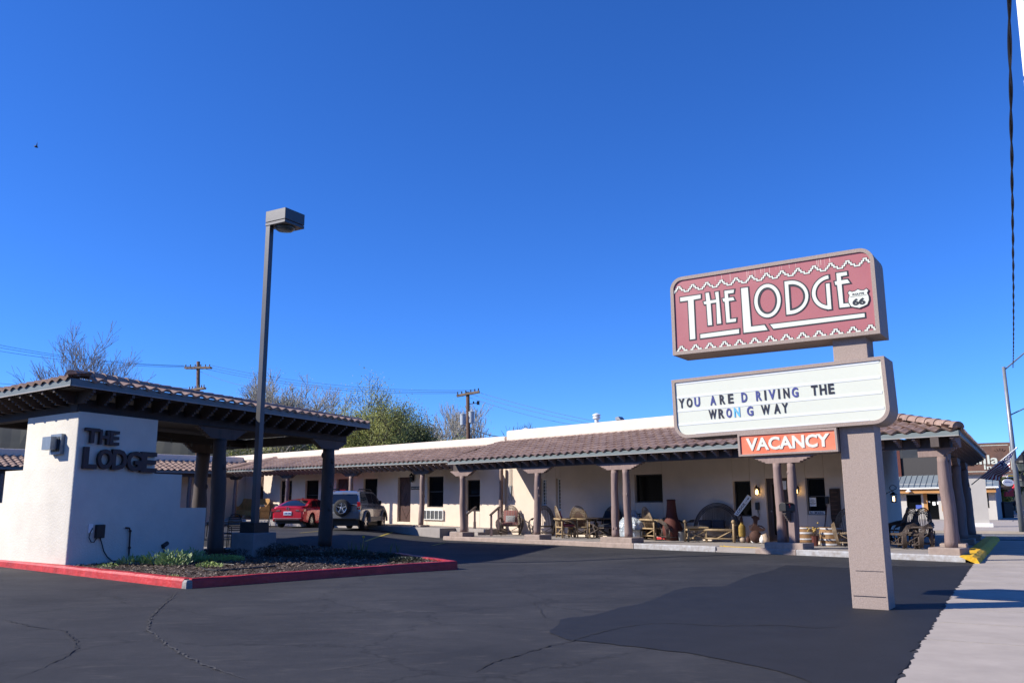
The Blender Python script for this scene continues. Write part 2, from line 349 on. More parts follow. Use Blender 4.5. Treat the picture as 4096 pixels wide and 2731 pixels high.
# pavement strip along the street on the right
wl = [(3560, 2776), (3589, 2731), (3640, 2640), (3704, 2540), (3760, 2450), (3820, 2360), (3870, 2290), (3893, 2258)]
far = G(3958, 2160, 0); near = G(3894, 2255, 0); sd = (far-near).normalized(); sr = Vector((sd.y, -sd.x, 0))
wpts = [G(*p, 0) for p in wl]; wpts = [wpts[0]-sd*14]+wpts+[near+sd*(far-near).length]
wpoly = wpts+[far+sr*4.2, wpts[0]+sr*4.2]
sheet('pavement', [(p, 0) for p in wpoly], M['walk'], .003, .02, .1, base=.0, seed=5)
b = MB()
for k in range(-8, 16):                                   # joints across the pavement
    c = near+sd*(k*1.52-.6); b.bar(c+Vector((0, 0, .004))-sr*(.35 if k < 0 else 0)+sr*.4, c+sr*4.1+Vector((0, 0, .004)), .018, .006)
struct(b.build('pavement_joints', mat('pale_joint', (.42, .38, .33), .9, .2, 3, 0)))
SD = Fr((near.x, near.y), math.degrees(atan2(sd.y, sd.x)), math.degrees(atan2(sr.y, sr.x)))   # street frame: a along, b toward the roadway
b = MB(); b.box(SD, -16, 13.2, 4.2, 4.36, -.12, .012); struct(b.build('street_kerb', M['concrete']))
b = MB(); b.box(SD, -40, 300, 4.36, 18, -.14, .006); o = struct(b.build('road', mat('road_asphalt', (.075, .075, .078), .9, .2, .8, .3, 60)))
# side street beyond the lodge and the pavement of the next block
LX = (far-near).length
b = MB(); b.box(SD, LX+.1, LX+7.5, -30, 4.3, -.02, .008); struct(b.build('side_street', mat('side_street_asphalt', (.10, .098, .095), .9, .2, .8, .3, 60)))
b = MB()
for k in range(5): b.box(SD, LX+1.1+k*1.15, LX+1.5+k*1.15, -2.2, 4.2, .012, .016)
struct(b.build('crossing_stripes', mat('worn_stripe_paint', (.42, .42, .42), .8, .3, 6, 0)))
b = MB(); b.box(SD, LX+7.5, LX+120, -40, 4.4, -.02, .13); struct(b.build('far_pavement', M['walk']))
# parking stall lines
def stripe(p, q, wd=.05, name='stall_line'):
    p, q = [G(x, y, .25 if x < 1500 else .12) for x, y in (p, q)]; n = 12; d = (q-p); nn = Vector((-d.y, d.x, 0)).normalized()*wd
    rows = [[], []]
    for i in range(n+1):
        c = p+d*(i/n)
        for r_, s in ((0, 1), (1, -1)): e = c+nn*s; rows[r_].append((e.x, e.y, zt(e.x, e.y)+.012))
    struct(MB().grid(rows).build(name, mat('yellow_line_paint', (.55, .42, .06), .8, .3, 8, 0), fix=False))
stripe((1730, 2167), (1782, 2157)); stripe((1462, 2152), (1570, 2133)); stripe((1200, 2136), (1275, 2129)); stripe((1055, 2113), (1100, 2110)); stripe((850, 2100), (970, 2094))
# ------------------------------------------------------------------ roof tiles
def tile_roof(P0, P1, Q0, Q1, nc, pitch=.36, amp=.062, ns=8, lip=.055):
    """bottom edge P0-P1, top edge Q0-Q1"""
    P0, P1, Q0, Q1 = map(Vector, (P0, P1, Q0, Q1)); a = (P1-P0).normalized(); up = (Q0-P0)-a*((Q0-P0).dot(a)); nrm = a.cross(up).normalized()
    if nrm.z < 0: nrm = -nrm
    P0 = P0-up.normalized()*.07; P1 = P1-up.normalized()*.07
    s1 = (P1-P0).length; qa = (Q0-P0).dot(a); qb = (Q1-P0).dot(a); b = MB(); rr = random.Random(5)
    for j in range(nc):
        t0, t1 = j/nc, (j+1)/nc+.02; tm = (j+.3)/nc
        sa = qa*tm; sb = s1+(qb-s1)*tm
        sa = round(sa/pitch)*pitch; sb = round(sb/pitch)*pitch
        n = int(round((sb-sa)/pitch))*ns+1
        if n < 3: continue
        r0 = []; r1 = []; r2 = []
        for i in range(n):
            s = sa+(sb-sa)*i/(n-1); ph = (s/pitch) % 1.0; h = amp*((.5+.5*cos(2*pi*ph))**.75)*1.3-amp*.4; jt = .004*sin(s*37+j*11)
            r0.append(P0+a*s+up*t0+nrm*(h+.035+jt)); r1.append(P0+a*s+up*t1+nrm*(h+jt)); r2.append(P0+a*s+up*(t0+.01)+nrm*(h+.035-lip+jt))
        b.grid([r2, [p.copy() for p in r0]]); b.grid([[p.copy() for p in r0], r1])
    return b
def deck(P0, P1, Q0, Q1, th=.05, drop=.03):
    b = MB(); d = Vector((0, 0, -drop)); e = Vector((0, 0, -drop-th)); V = [Vector(p)+d for p in (P0, P1, Q1, Q0)]+[Vector(p)+e for p in (P0, P1, Q1, Q0)]
    return b.add(V, [(0, 1, 2, 3), (7, 6, 5, 4)]+[(i, i+4, (i+1) % 4+4, (i+1) % 4) for i in range(4)])
def caps(b, p, q, r=.11, step=.38, flat=1.0):
    p = Vector(p); q = Vector(q); d = (q-p); L = d.length; d.normalize(); side = d.cross(Vector((0, 0, 1))).normalized(); up = side.cross(d); n = max(1, int(L/step))
    for k in range(n):
        rows = []
        for t, rr in ((k*L/n-.0, r*1.12), ((k+1)*L/n+.04, r*.92)):
            c = p+d*t; rows.append([c+side*(rr*cos(a))+up*(rr*flat*sin(a)) for a in [pi*i/8 for i in range(9)]])
        b.grid(rows)
        c0 = p+d*(k*L/n); b.add([c0+side*(r*1.12*cos(a))+up*(r*1.12*flat*sin(a)) for a in [pi*i/8 for i in range(9)]], [tuple(range(9))])
    return b
def wall(b, fr, u0, u1, v0, v1, z0, z1, ops=()):
    """wall panel with rectangular openings (ua, ub, za, zb)"""
    us = sorted({u0, u1, *[o[0] for o in ops], *[o[1] for o in ops]}); us = [u for u in us if u0 <= u <= u1]
    for a, c in zip(us, us[1:]):
        op = sorted([(o[2], o[3]) for o in ops if o[0] <= (a+c)/2 <= o[1]]); z = z0
        for za, zb in op:
            if za > z: b.box(fr, a, c, v0, v1, z, za)
            z = zb
        if z < z1: b.box(fr, a, c, v0, v1, z, z1)
def window(par, fr, u0, u1, z0, z1, v, mull=True, label=None, blocks=None, bars=0):
    """window set v metres in: frame with pane"""
    b = MB(); t = .05
    b.box(fr, u0, u1, v, v+.06, z0, z0+t); b.box(fr, u0, u1, v, v+.06, z1-t, z1); b.box(fr, u0, u0+t, v, v+.06, z0+t, z1-t); b.box(fr, u1-t, u1, v, v+.06, z0+t, z1-t)
    if mull: zm = (z0+z1)/2; b.box(fr, u0+t, u1-t, v+.004, v+.05, zm-.018, zm+.018)
    if blocks:
        for i in range(1, blocks[0]): u = u0+(u1-u0)*i/blocks[0]; b.box(fr, u-.008, u+.008, v+.005, v+.05, z0, z1)
        for i in range(1, blocks[1]): z = z0+(z1-z0)*i/blocks[1]; b.box(fr, u0, u1, v+.003, v+.05, z-.008, z+.008)
    o = b.build('window', M['white'] if blocks else M['frame'], par)
    g = MB(); g.box(fr, u0+.02, u1-.02, v+.03, v+.04, z0+.02, z1-.02); g.build('pane', M['glassblock'] if blocks else M['glass'], o)
    if label: o['label'] = label
    return o
def log(b, x, y, z0, z1, r, seed=0, n=14):
    rr = random.Random(seed); N = 16; prof = []; ph = [rr.random()*6 for _ in range(4)]
    pts = []; rad = []
    for i in range(N+1):
        t = i/N; z = z0+(z1-z0)*t
        pts.append(Vector((x+.018*sin(3*t+ph[0])+.008*sin(9*t+ph[1]), y+.018*sin(2.6*t+ph[2])+.008*sin(8*t+ph[3]), z)))
        rad.append(r*(1.04-.12*t)*(1+.05*sin(11*t+ph[0])+rr.uniform(-.03, .035)))
    b.tube(pts, rad, n)
    for _ in range(4):
        t = rr.random(); a = rr.random()*6.28; c = pts[int(t*N)]+Vector((cos(a), sin(a), 0))*r*.85; b.sph(c, r*.3, 7, 4, 1, 1, 1.6)
def corbel(fr, uc, half, z0, z1, v0, v1, steps=5, both=True, left=True, right=True):
    """stepped bolster, widest on top"""
    pl = []; wb = half*.45
    pts = []
    for i in range(steps+1):
        z = z0+(z1-z0)*i/steps; wdt = wb+(half-wb)*i/steps
        pts.append((wdt, z))
    R = [(uc+wb, z0)]
    for i in range(1, steps+1):
        R.append((uc+pts[i][0], pts[i-1][1]+(pts[i][1]-pts[i-1][1])*.12)) if right else None
        R.append((uc+pts[i][0], pts[i][1])) if right else None
    Lf = [(uc-wb, z0)]
    for i in range(1, steps+1):
        if left: Lf.append((uc-pts[i][0], pts[i-1][1]+(pts[i][1]-pts[i-1][1])*.12)); Lf.append((uc-pts[i][0], pts[i][1]))
    if not right: R.append((uc+wb, z1))
    if not left: Lf.append((uc-wb, z1))
    b = MB(); b.prism(fr, R+list(reversed(Lf)), v0, v1); return b
# ------------------------------------------------------------------ main lodge building
P = Fr(G(3848, 2247, 0), 133.5, 43.5)
O0 = P.p(0, 0, 0)
S = Fr(O0, 59, 133.5)                                    # side porch: a runs away along the street, b runs along the facade
UL = 19.75; UC = 4.03; VW = 3.4; ZE = 3.04; ZT = 4.06; SL = 13.6
lodge = empty('lodge_building', P.p(10, 2, 0), 'long tan stucco motel building with tiled porch roof on log posts', 'building')
ops = []
def PX(a, v=VW): u0, zb = P.uz(a[0], a[1], v); u1, za = P.uz(a[2], a[3], v); return (min(u0, u1), max(u0, u1), za, zb)
O_gb1 = (17.28, 17.62, 1.36, 2.45); O_gb2 = (16.47, 16.72, 1.17, 2.45)
O_win = PX((2537, 1898, 2651, 2008)); O_lw = PX((2930, 1924, 3007, 2064)); O_w4 = PX((3220, 1911, 3306, 2058)); O_dr = PX((3059, 1912, 3165, 2172)); O_dr = (O_dr[0], O_dr[1], .14, O_dr[3])
ops = [O_gb1, O_gb2, O_win, O_lw, O_w4, O_dr]
b = MB(); wall(b, P, UC, UL, VW, VW+.35, .0, ZT+.06, ops); b.box(P, UL-.35, UL, VW+.35, 12, .0, ZT+.06)
Sc = Fr(P.p(UC, VW, 0), 59, 133.5)
b.box(Sc, 0.37, SL-3.4, 0, .35, 0, ZT+.06)
b.build('wall', M['stucco'], lodge, bevel=.02)
b = MB(); b.box(P, UC+.2, UL-.1, VW-.06, VW+.36, ZT+.062, 4.60); b.box(P, UL-.46, UL-.1, VW+.36, 12, ZT+.062, 4.60)
b.build('parapet', M['parapet'], lodge, bevel=.07)
b = MB(); b.sph(P.p(UL-.28, VW+1.0, 4.56), .9, 16, 8, .28, 1.0, .22); b.build('parapet_mound', M['parapet'], lodge, smooth=True)
b = MB(); b.box(P, UC+.5, UL-.4, VW+.3, 12, 4.0, 4.1); b.build('flat_roof', M['concrete'], lodge)
window(lodge, P, *O_gb1, VW+.12, False, 'tall narrow glass block window, two blocks wide', (2, 8)); window(lodge, P, *O_gb2, VW+.12, False, 'tall narrow glass block window, one block wide', (1, 9))
window(lodge, P, *O_win, VW+.12, False, 'wide dark window above the wrapped barrel'); window(lodge, P, *O_lw, VW+.12, False); window(lodge, P, *O_w4, VW+.12, True)
# entrance door
b = MB(); u0, u1, z0, z1 = O_dr
b.box(P, u0, u0+.09, VW+.08, VW+.2, z0, z1); b.box(P, u1-.09, u1, VW+.08, VW+.2, z0, z1); b.box(P, u0+.09, u1-.09, VW+.08, VW+.2, z1-.1, z1)
b.box(P, u0+.09, u1-.09, VW+.1, VW+.16, z0, z0+.25); b.box(P, u0+.09, u0+.19, VW+.1, VW+.16, z0+.25, z1-.1); b.box(P, u1-.19, u1-.09, VW+.1, VW+.16, z0+.25, z1-.1); b.box(P, u0+.19, u1-.19, VW+.1, VW+.16, z1-.2, z1-.1)
d = b.build('door', M['wood'], lodge); g = MB(); g.box(P, u0+.19, u1-.19, VW+.125, VW+.135, z0+.25, z1-.2); g.build('door_glass', M['glass'], d)
g = MB(); g.sph(P.p(u1-.14, VW+.07, 1.15), .03); g.build('door_handle', M['steel'], d)
# porch floor
ER = S.p(SL, 0, 0)
def pl(pt): q = pt-P.o; return P.o+q
b = MB(); fl = [P.p(-.05, 0, 0), P.p(UL+.02, 0, 0), P.p(UL+.02, VW, 0), P.p(UC, VW, 0), Sc.p(SL-3.4, 0, 0), S.p(SL, 0, 0)]
def slab(b, poly, z0, z1):
    n = len(poly); V = [Vector((p.x, p.y, z)) for z in (z0, z1) for p in poly]
    return b.add(V, [tuple(reversed(range(n))), tuple(range(n, 2*n))]+[(i, (i+1) % n, (i+1) % n+n, i+n) for i in range(n)])
slab(b, fl, -.1, .14); porch = struct(b.build('porch_floor', M['concrete'], bevel=.012))
b = MB()
for u in (2.2, 6.4, 9.3, 12.4, 15.6): b.box(P, u-.006, u+.006, .16, VW, .1402, .1425)
struct(b.build('floor_joints', mat('joint_dark', (.08, .07, .065), .9, .2, 3, 0)))
def curbface(name, fr, u0, u1, m, z1=.152, v0=-.05, v1=.15, z0=-.16):
    n = max(2, int((u1-u0)/.25)); b = MB(); rr = random.Random(int(u0*10)); rows = []
    for i in range(n+1):
        u = u0+(u1-u0)*i/n; j = rr.uniform(-.008, .008); prof = [(v0-.012+j, z0), (v0+j, z1-.03), (v0+.025+j, z1+rr.uniform(-.004, .003)), (v1, z1), (v1, z0)]
        rows.append([fr.p(u, v, z) for v, z in prof])
    b.grid(rows); 
    for r in (rows[0], rows[-1]): b.add(r, [tuple(range(len(r)))])
    o = b.build(name, m); return struct(o)
curbface('kerb_plain', P, 10.0, UL+.05, M['pedestal'])
curbface('kerb_white', P, 6.9, 9.98, M['curbwhite']); curbface('kerb_under_post', P, 4.3, 5.55, M['pedestal']); curbface('kerb_white', P, -.1, 4.28, M['curbwhite'])
b = MB(); b.box(P, 5.56, 6.88, -.05, .02, -.1, .03); struct(b.build('kerb_drop', M['concrete']))
for v in (.10, .28):
    b = MB(); pts = [P.p(5.56, v, .147), P.p(6.5, v+.01, .147), P.p(6.85, v+.12, .147), P.p(7.1, v+.45, .147)]
    for p, q in zip(pts, pts[1:]): b.bar(p, q, .05, .006)
    struct(b.build('yellow_stripe', mat('yellow_floor_paint', (.66, .42, .05), .8, .2, 6, 0)))
# yellow side kerb
SO = Fr(S.p(0, 0, 0), 59, -31)
b = MB(); rr = random.Random(3); rows = []
for i in range(70):
    s = -.42+14.0*i/69; j = lambda: rr.uniform(-.018, .018); rows.append([SO.p(s, v+j()*k, z+j()*k*.6) for v, z, k in [(-.02, .15, 0), (.02, .165, .3), (.25, .165, 1), (.36, .11, 1), (.40, .02, 1), (.42, -.06, 1)]])
b.grid(rows); b.add(rows[0], [tuple(range(6))])
struct(b.build('kerb_yellow', M['curbyellow'], smooth=False))
# posts
zt_post, zb_post = 2.55, .32
def post(px, v=.35, r=.13, seed=0, frame=P, par=lodge, z0=zb_post, z1=zt_post, u=None):
    if u is None: u = frame.u(px, v, 2000)
    c = frame.p(u, v, 0); zz = frame.k*(u-frame.u0)
    b = MB(); log(b, c.x, c.y, z0+zz, z1+zz, r, seed); b.build('post', M['post'], par, smooth=True); return u
def pedestal(fr, u0, u1, v0=-.02, v1=.62, z0=.142, z1=.32, par=lodge):
    b = MB(); b.box(fr, u0, u1, v0, v1, z0, z1); b.build('pedestal', M['pedestal'], par, bevel=.02)
ua = post(3786, seed=1, r=.14); pedestal(P, ua-.33, ua+.42)
u2, u3 = post(3171, seed=2), post(3118, seed=3); pedestal(P, u2-.42, u3+.36)
u4, u5 = post(2508, seed=4), post(2461, seed=5); pedestal(P, u4-.45, u5+.4)
u6 = post(2150, seed=6); pedestal(P, u6-.45, u6+.35)
u7 = post(1852, seed=7); pedestal(P, u7-.42, u7+.4)
for uc, hf in ((ua+.28, .62), ((u2+u3)/2, .98), ((u4+u5)/2, .98), (u6, .78), (u7, .72)):
    corbel(P, uc, hf, zt_post, 2.765, .26, .44, 5, right=(hf != .62)).build('post_capital', M['post'], lodge)
sidep = []
for k, (px, seed) in enumerate(((3828, 11), (3860, 12), (3884, 13))):
    s = (2.8, 6.5, 10.2)[k]; c = S.p(s, .36, 0); b = MB(); log(b, c.x, c.y, zb_post, zt_post, .15, seed); b.build('post', M['post'], lodge, smooth=True)
    pedestal(S, s-.42, s+.42, .02, .7)
    corbel(S, s, .75, zt_post, 2.765, .26, .44, 5).build('post_capital', M['post'], lodge)
# beams
b = MB(); b.box(P, .1, UL-.2, .25, .45, 2.767, ZE-.02); b.build('porch_beam', M['wood'], lodge)
b = MB(); b.box(S, -.2, SL-.3, .25, .45, 2.768, ZE-.022); b.build('porch_beam', M['wood'], lodge)
# roof
VE = -.12; E0 = P.p(P.u(3836, VE, 1735), VE, ZE+.12); E1 = P.p(P.u(1792, VE, 1850), VE, ZE+.12); T1 = P.p(UL+.15, VW-.05, ZT+.06); T0 = P.p(UC-.1, VW-.05, ZT+.06)
tile_roof(E0, E1, T0, T1, 8).build('tile_roof', M['tile'], lodge, smooth=True, fix=False)
deck(E0, E1, T0, T1).build('porch_ceiling', M['darkwood'], lodge)
sv = Vector((cos(radians(59)), sin(radians(59)), 0)); F1 = E0+sv*(SL-.2); H1 = T0+sv*(SL-3.4)
tile_roof(E0, F1, T0, H1, 8).build('tile_roof', M['tile'], lodge, smooth=True, fix=False)
deck(E0, F1, T0, H1).build('porch_ceiling', M['darkwood'], lodge)
b = MB(); caps(b, E0+Vector((0, 0, .05)), T0+Vector((0, 0, .07)), .14, .42); b.build('ridge_tiles', M['tile'], lodge, smooth=True, fix=False)
def fascia(P0, P1, par, h=.13, out=.03, dripw=.02):
    P0 = Vector(P0); P1 = Vector(P1); d = (P1-P0).normalized(); h = h*.95
    b = MB(); b.bar(P0+Vector((0, 0, -h/2-.01)), P1+Vector((0, 0, -h/2-.01)), .04, h); b.build('fascia', M['fascia'], par)
    b = MB(); s = d.cross(Vector((0, 0, 1))).normalized(); b.bar(P0+Vector((0, 0, -h-.012)), P1+Vector((0, 0, -h-.012)), .050, .018); b.build('drip_edge', M['drip'], par)
fascia(E0, E1, lodge); fascia(E0, F1, lodge); fascia(E1, T1, lodge, .12)
def tails(fr, u0, u1, step, v0, z, par, ln=.75, h=.13, mtail='post'):
    """rafter tails with stepped undersides, each its own part"""
    n = int((u1-u0)/step); o0 = None
    b = MB(); tl = [(v0, z), (v0+ln, z), (v0+ln, z-h-.1)]+[(v0+.04+.09*i+.09, z-h*.35-.045*i-.045*0) for i in range(4, -1, -1)]
    prof = [(v0, z), (v0+ln, z), (v0+ln, z-.24)]
    for i in range(4, -1, -1): prof += [(v0+.07*(i+1), z-.05-.045*i-.0), (v0+.07*i, z-.05-.045*i)]
    prof = [(v0, z), (v0+ln, z), (v0+ln, z-.27)]
    for i in range(4, -1, -1): prof += [(v0+.09*i+.09 if i < 4 else v0+.45, z-.06-.05*i)] if 0 else [(v0+.09*(i+1), z-.05*(i+1)-.02), (v0+.09*i, z-.05*(i+1)-.02)]
    for k in range(n):
        u = u0+step*(k+.5); bb = MB()
        if o0 is None:
            bb.prism(fr, prof, u-.04, u+.04, 'vz'); o0 = bb.build('rafter_tail', M[mtail], par); uu = u
        else:
            c = o0.copy(); COL.objects.link(c); c.location = fr.a*(u-uu)+Vector((0, 0, fr.k*(u-uu)))
tails(P, -.3, UL-.5, .46, -.08, ZE-.01, lodge, ln=.5)
tails(S, .3, SL, .6, -.20, ZE-.01, lodge, ln=.5)
# ------------------------------------------------------------------ rear wing
Wg = Fr(P.o, 133.5, 43.5, .01, 20); VQ = VW; VP_ = 1.75; VE2 = 1.12; WU0 = 20.9; WU1 = Wg.u(905, VE2, 1883); F2 = .385
wing = empty('lodge_wing', Wg.p(30, 1, .3), 'lower tan stucco wing with a row of dark doors and windows behind the parked cars', 'building')
def WX(a, v=VQ): u0, zb = Wg.uz(a[0], a[1], v); u1, za = Wg.uz(a[2], a[3], v); return (min(u0, u1), max(u0, u1), za, zb)
wins = [WX(q) for q in ((1710, 1905, 1772, 2028), (1865, 1919, 1919, 2045), (1454, 1914, 1506, 2060), (1222, 1920, 1270, 2040), (1122, 1922, 1163, 2040))]
doors = [WX(q) for q in ((1592, 1908, 1640, 2087), (1346, 1915, 1391, 2080))]+[WX(q) for q in ((918, 1910, 950, 2065), (1034, 1900, 1050, 2030))]
b = MB(); wall(b, Wg, UL+.002, WU1+2, VQ, VQ+.35, .1, 4.0, wins+doors); b.build('wall', M['stucco'], wing, bevel=.02)
b = MB(); b.box(Wg, UL+.002, WU1+8, VQ-.05, VQ+.36, 4.002, 4.37); b.build('parapet', M['parapet'], wing, bevel=.06)
b = MB(); b.box(Wg, UL+.1, WU1+8, VQ+.3, 12, 3.9, 4.0); b.build('flat_roof', M['concrete'], wing)
for i, q in enumerate(wins): window(wing, Wg, *q, VQ+.12, True)
M['cardoor'] = mat('carved_door_wood', (.075, .03, .02), .55, .4, 7, .6, 14)
for i, (u0, u1, z0, z1) in enumerate(doors):
    b = MB(); b.box(Wg, u0, u1, VQ+.14, VQ+.2, z0, z1)
    um = (u0+u1)/2; zm = (z0+z1)/2
    for s in (-1, 1):
        b.bar(Wg.p(um, VQ+.135, z0+.15+.0), Wg.p(um+s*.38*(u1-u0), VQ+.135, z0+.75), .05, .02, Wg.b); b.bar(Wg.p(um, VQ+.135, z1-.15), Wg.p(um+s*.38*(u1-u0), VQ+.135, z1-.75), .05, .02, Wg.b)
        b.bar(Wg.p(um, VQ+.135, zm-.28), Wg.p(um+s*.15, VQ+.135, zm), .04, .02, Wg.b); b.bar(Wg.p(um, VQ+.135, zm+.28), Wg.p(um+s*.15, VQ+.135, zm), .04, .02, Wg.b)
    d = b.build('door', M['cardoor'], wing); g = MB(); g.sph(Wg.p(u0+.1, VQ+.1, z0+1.0), .035); g.build('door_handle', M['steel'], d)
b = MB(); b.box(Wg, 21.6, WU1+1, VE2+.1, VQ, -.1, F2); struct(b.build('walkway', M['concrete'], bevel=.02))
b = MB(); b.box(Wg, UL-.1, 21.6, 2.1, VQ, .0, F2-.001); struct(b.build('landing', M['concrete'], bevel=.015))
b = MB(); b.box(P, UL-.1, 21.6, 1.7, 2.095, .0, .26); struct(b.build('step', M['concrete'], bevel=.015))
for i, px in enumerate((1687, 1403, 1146, 938)):
    u = post(px, VP_, .12, 20+i, Wg, wing, .47, 2.74)
    pedestal(Wg, u-.28, u+.28, VP_-.27, VP_+.27, F2+.002, .47, wing)
    corbel(Wg, u, .85, 2.74, 2.945, VP_-.09, VP_+.09, 5).build('post_capital', M['wood'], wing)
b = MB(); log(b, *P.p(P.u(2006, 3.2), 3.2, 0)[:2], .38, 3.0, .09, 30); b.build('post', M['post'], wing, smooth=True)
b = MB(); b.box(Wg, WU0, WU1, VP_-.1, VP_+.1, 2.947, 3.15); b.build('porch_beam', M['wood'], wing)
a0 = Wg.p(WU0-.1, VE2, 3.30); a1 = Wg.p(WU1+.1, VE2, 3.30); c1 = Wg.p(WU1-2.0, VQ-.03, 3.97); c0 = Wg.p(WU0-.1, VQ-.03, 3.97)
tile_roof(a0, a1, c0, c1, 6).build('tile_roof', M['tile'], wing, smooth=True, fix=False); deck(a0, a1, c0, c1).build('porch_ceiling', M['darkwood'], wing)
fascia(a0, a1, wing, .10); tails(Wg, WU0, WU1, .46, VE2+.04, 3.17, wing, ln=.5)
b = MB(); wall_m = 0
# left wing running back toward the viewer
Lw = Fr(Wg.p(WU1, VE2, 0), 133.5-90-180, 133.5, 0, 0)   # a: toward the viewer along -n, b: further left
lw = empty('far_left_wing', Lw.p(8, 2, .3), 'tan stucco side wing with tile roof seen behind the entrance canopy', 'building')
b = MB(); wall(b, Lw, -3, 22, 2.4, 2.7, .3, 3.9, [(3, 4, .6, 2.6), (6, 7.2, 1.2, 2.5), (9, 10, .6, 2.6), (12, 13.2, 1.2, 2.5), (15, 16, .6, 2.6)]); b.build('wall', M['stucco'], lw)
for q in ((3, 4, .6, 2.6), (9, 10, .6, 2.6), (15, 16, .6, 2.6), (6, 7.2, 1.2, 2.5), (12, 13.2, 1.2, 2.5)): window(lw, Lw, *q, 2.5, q[2] > 1)
b = MB(); b.box(Lw, -3, 22, 2.35, 2.7, 3.9, 4.5); b.build('parapet', M['parapet'], lw, bevel=.05)
q0 = Lw.p(0, 0, 3.45); q1 = Lw.p(22, 0, 3.45); r1 = Lw.p(22, 2.4, 4.15); r0 = Lw.p(-2.3, 2.4, 4.15)
tile_roof(q0, q1, r0, r1, 6).build('tile_roof', M['tile'], lw, smooth=True, fix=False); deck(q0, q1, r0, r1).build('porch_ceiling', M['darkwood'], lw); fascia(q0, q1, lw)
b = MB(); caps(b, Wg.p(WU1+.1, VE2, 3.38), Wg.p(WU1-2.2, VQ+.2, 4.06), .16, .45); b.build('ridge_tiles', M['tile'], lw, smooth=True, fix=False)
for k in range(4):
    c = Lw.p(2+5*k, .5, 0); b = MB(); log(b, c.x, c.y, .42, 3.1, .12, 40+k); b.build('post', M['post'], lw, smooth=True)
b = MB(); b.box(Lw, -1, 22, .4, .6, 3.1, 3.35); b.build('porch_beam', M['wood'], lw)
b = MB(); b.box(Lw, .6, 22, .0, 2.4, -.1, .42); struct(b.build('walkway', M['concrete']))
# ------------------------------------------------------------------ roadside sign
YS = 146; FLp = G(3403, 2431.6, 0); sdv = Vector((-cos(radians(YS)), -sin(radians(YS)), 0)); snv = Vector((cos(radians(YS+90)), sin(radians(YS+90)), 0))
KO = FLp+snv*.09
Kf = Fr(KO, math.degrees(atan2(sdv.y, sdv.x)), math.degrees(atan2(-snv.y, -snv.x)))      # a: right along the face, b: into the sign
sign = empty('roadside_sign', Kf.p(.25, .3, 0), 'tall two cabinet motel sign on a square speckled pillar beside the pavement', 'sign')
b = MB(); b.box(Kf, .025, .49, .09, .53, -.05, 3.75); b.build('pillar', M['signbody'], sign, bevel=.006)
b = MB(); b.box(Kf, .05, .465, .086, .0895, .165, .175); b.box(Kf, .10, .46, .086, .0895, .50, .506); b.build('pillar_seam', M['letblack'], sign)
def rrect(x0, x1, z0, z1, r, corners, n=7):
    out = []
    for cx, cz, a0, key in ((x1, z1, 0, 'tr'), (x0, z1, 90, 'tl'), (x0, z0, 180, 'bl'), (x1, z0, 270, 'br')):
        if key in corners:
            sx = -1 if cx == x1 else 1; sz = -1 if cz == z1 else 1
            for i in range(n+1): a = radians(a0+90*i/n); out.append((cx+sx*r+r*cos(a), cz+sz*r+r*sin(a)))
        else: out.append((cx, cz))
    return out
def cabinet(par, fr, x0, x1, z0, z1, r, corners, th, fw, facem, name):
    b = MB(); b.prism(fr, rrect(x0, x1, z0, z1, r, corners), .02, th); c = b.build(name, M['signbody'], par)
    # raised rim
    o = rrect(x0, x1, z0, z1, r, corners); i = rrect(x0+fw, x1-fw, z0+fw, z1-fw, max(.02, r-fw), corners)
    n = len(o); V = [fr.p(u, -.02, z) for u, z in o]+[fr.p(u, -.02, z) for u, z in i]+[fr.p(u, .0195, z) for u, z in o]+[fr.p(u, .0195, z) for u, z in i]
    b = MB(); b.add(V, [(k, (k+1) % n, n+(k+1) % n, n+k) for k in range(n)]+[(k, 2*n+k, 2*n+(k+1) % n, (k+1) % n) for k in range(n)]+[(n+k, n+(k+1) % n, 3*n+(k+1) % n, 3*n+k) for k in range(n)])
    b.build('rim', M['signbody'], c)
    b = MB(); b.prism(fr, rrect(x0+fw, x1-fw, z0+fw, z1-fw, max(.02, r-fw), corners), .0, .0195); b.build('panel', facem, c)
    return c
upc = cabinet(sign, Kf, -2.405, .70, 3.735, 5.0, .20, ('tl', 'tr'), .60, .055, M['signred'], 'name_cabinet')
def Uc(a, b, v=0): q = Kf.uz(2640+a*.4252, 960+b*.4252, v); return q
def offs(poly, d):
    n = len(poly); A = sum(poly[i][0]*poly[(i+1) % n][1]-poly[(i+1) % n][0]*poly[i][1] for i in range(n)); s = 1 if A > 0 else -1; out = []
    for i in range(n):
        p0, p1, p2 = poly[i-1], poly[i], poly[(i+1) % n]
        def nr(a, b): dx, dy = b[0]-a[0], b[1]-a[1]; L = sqrt(dx*dx+dy*dy) or 1; return (dy/L*s, -dx/L*s)
        n1, n2 = nr(p0, p1), nr(p1, p2); mx, my = n1[0]+n2[0], n1[1]+n2[1]; L2 = mx*mx+my*my
        k = min(2*d/L2, d*1.8/sqrt(L2)) if L2 > 1e-6 else d; out.append((p1[0]+mx*k, p1[1]+my*k))
    return out
cream = MB(); blk = MB()
def poly(px, raw=False, d=.018):
    q = [Uc(*p) for p in px] if not raw else px
    cream.prism(Kf, q, -.010, -.004); blk.prism(Kf, offs(q, d), -.005, -.001)
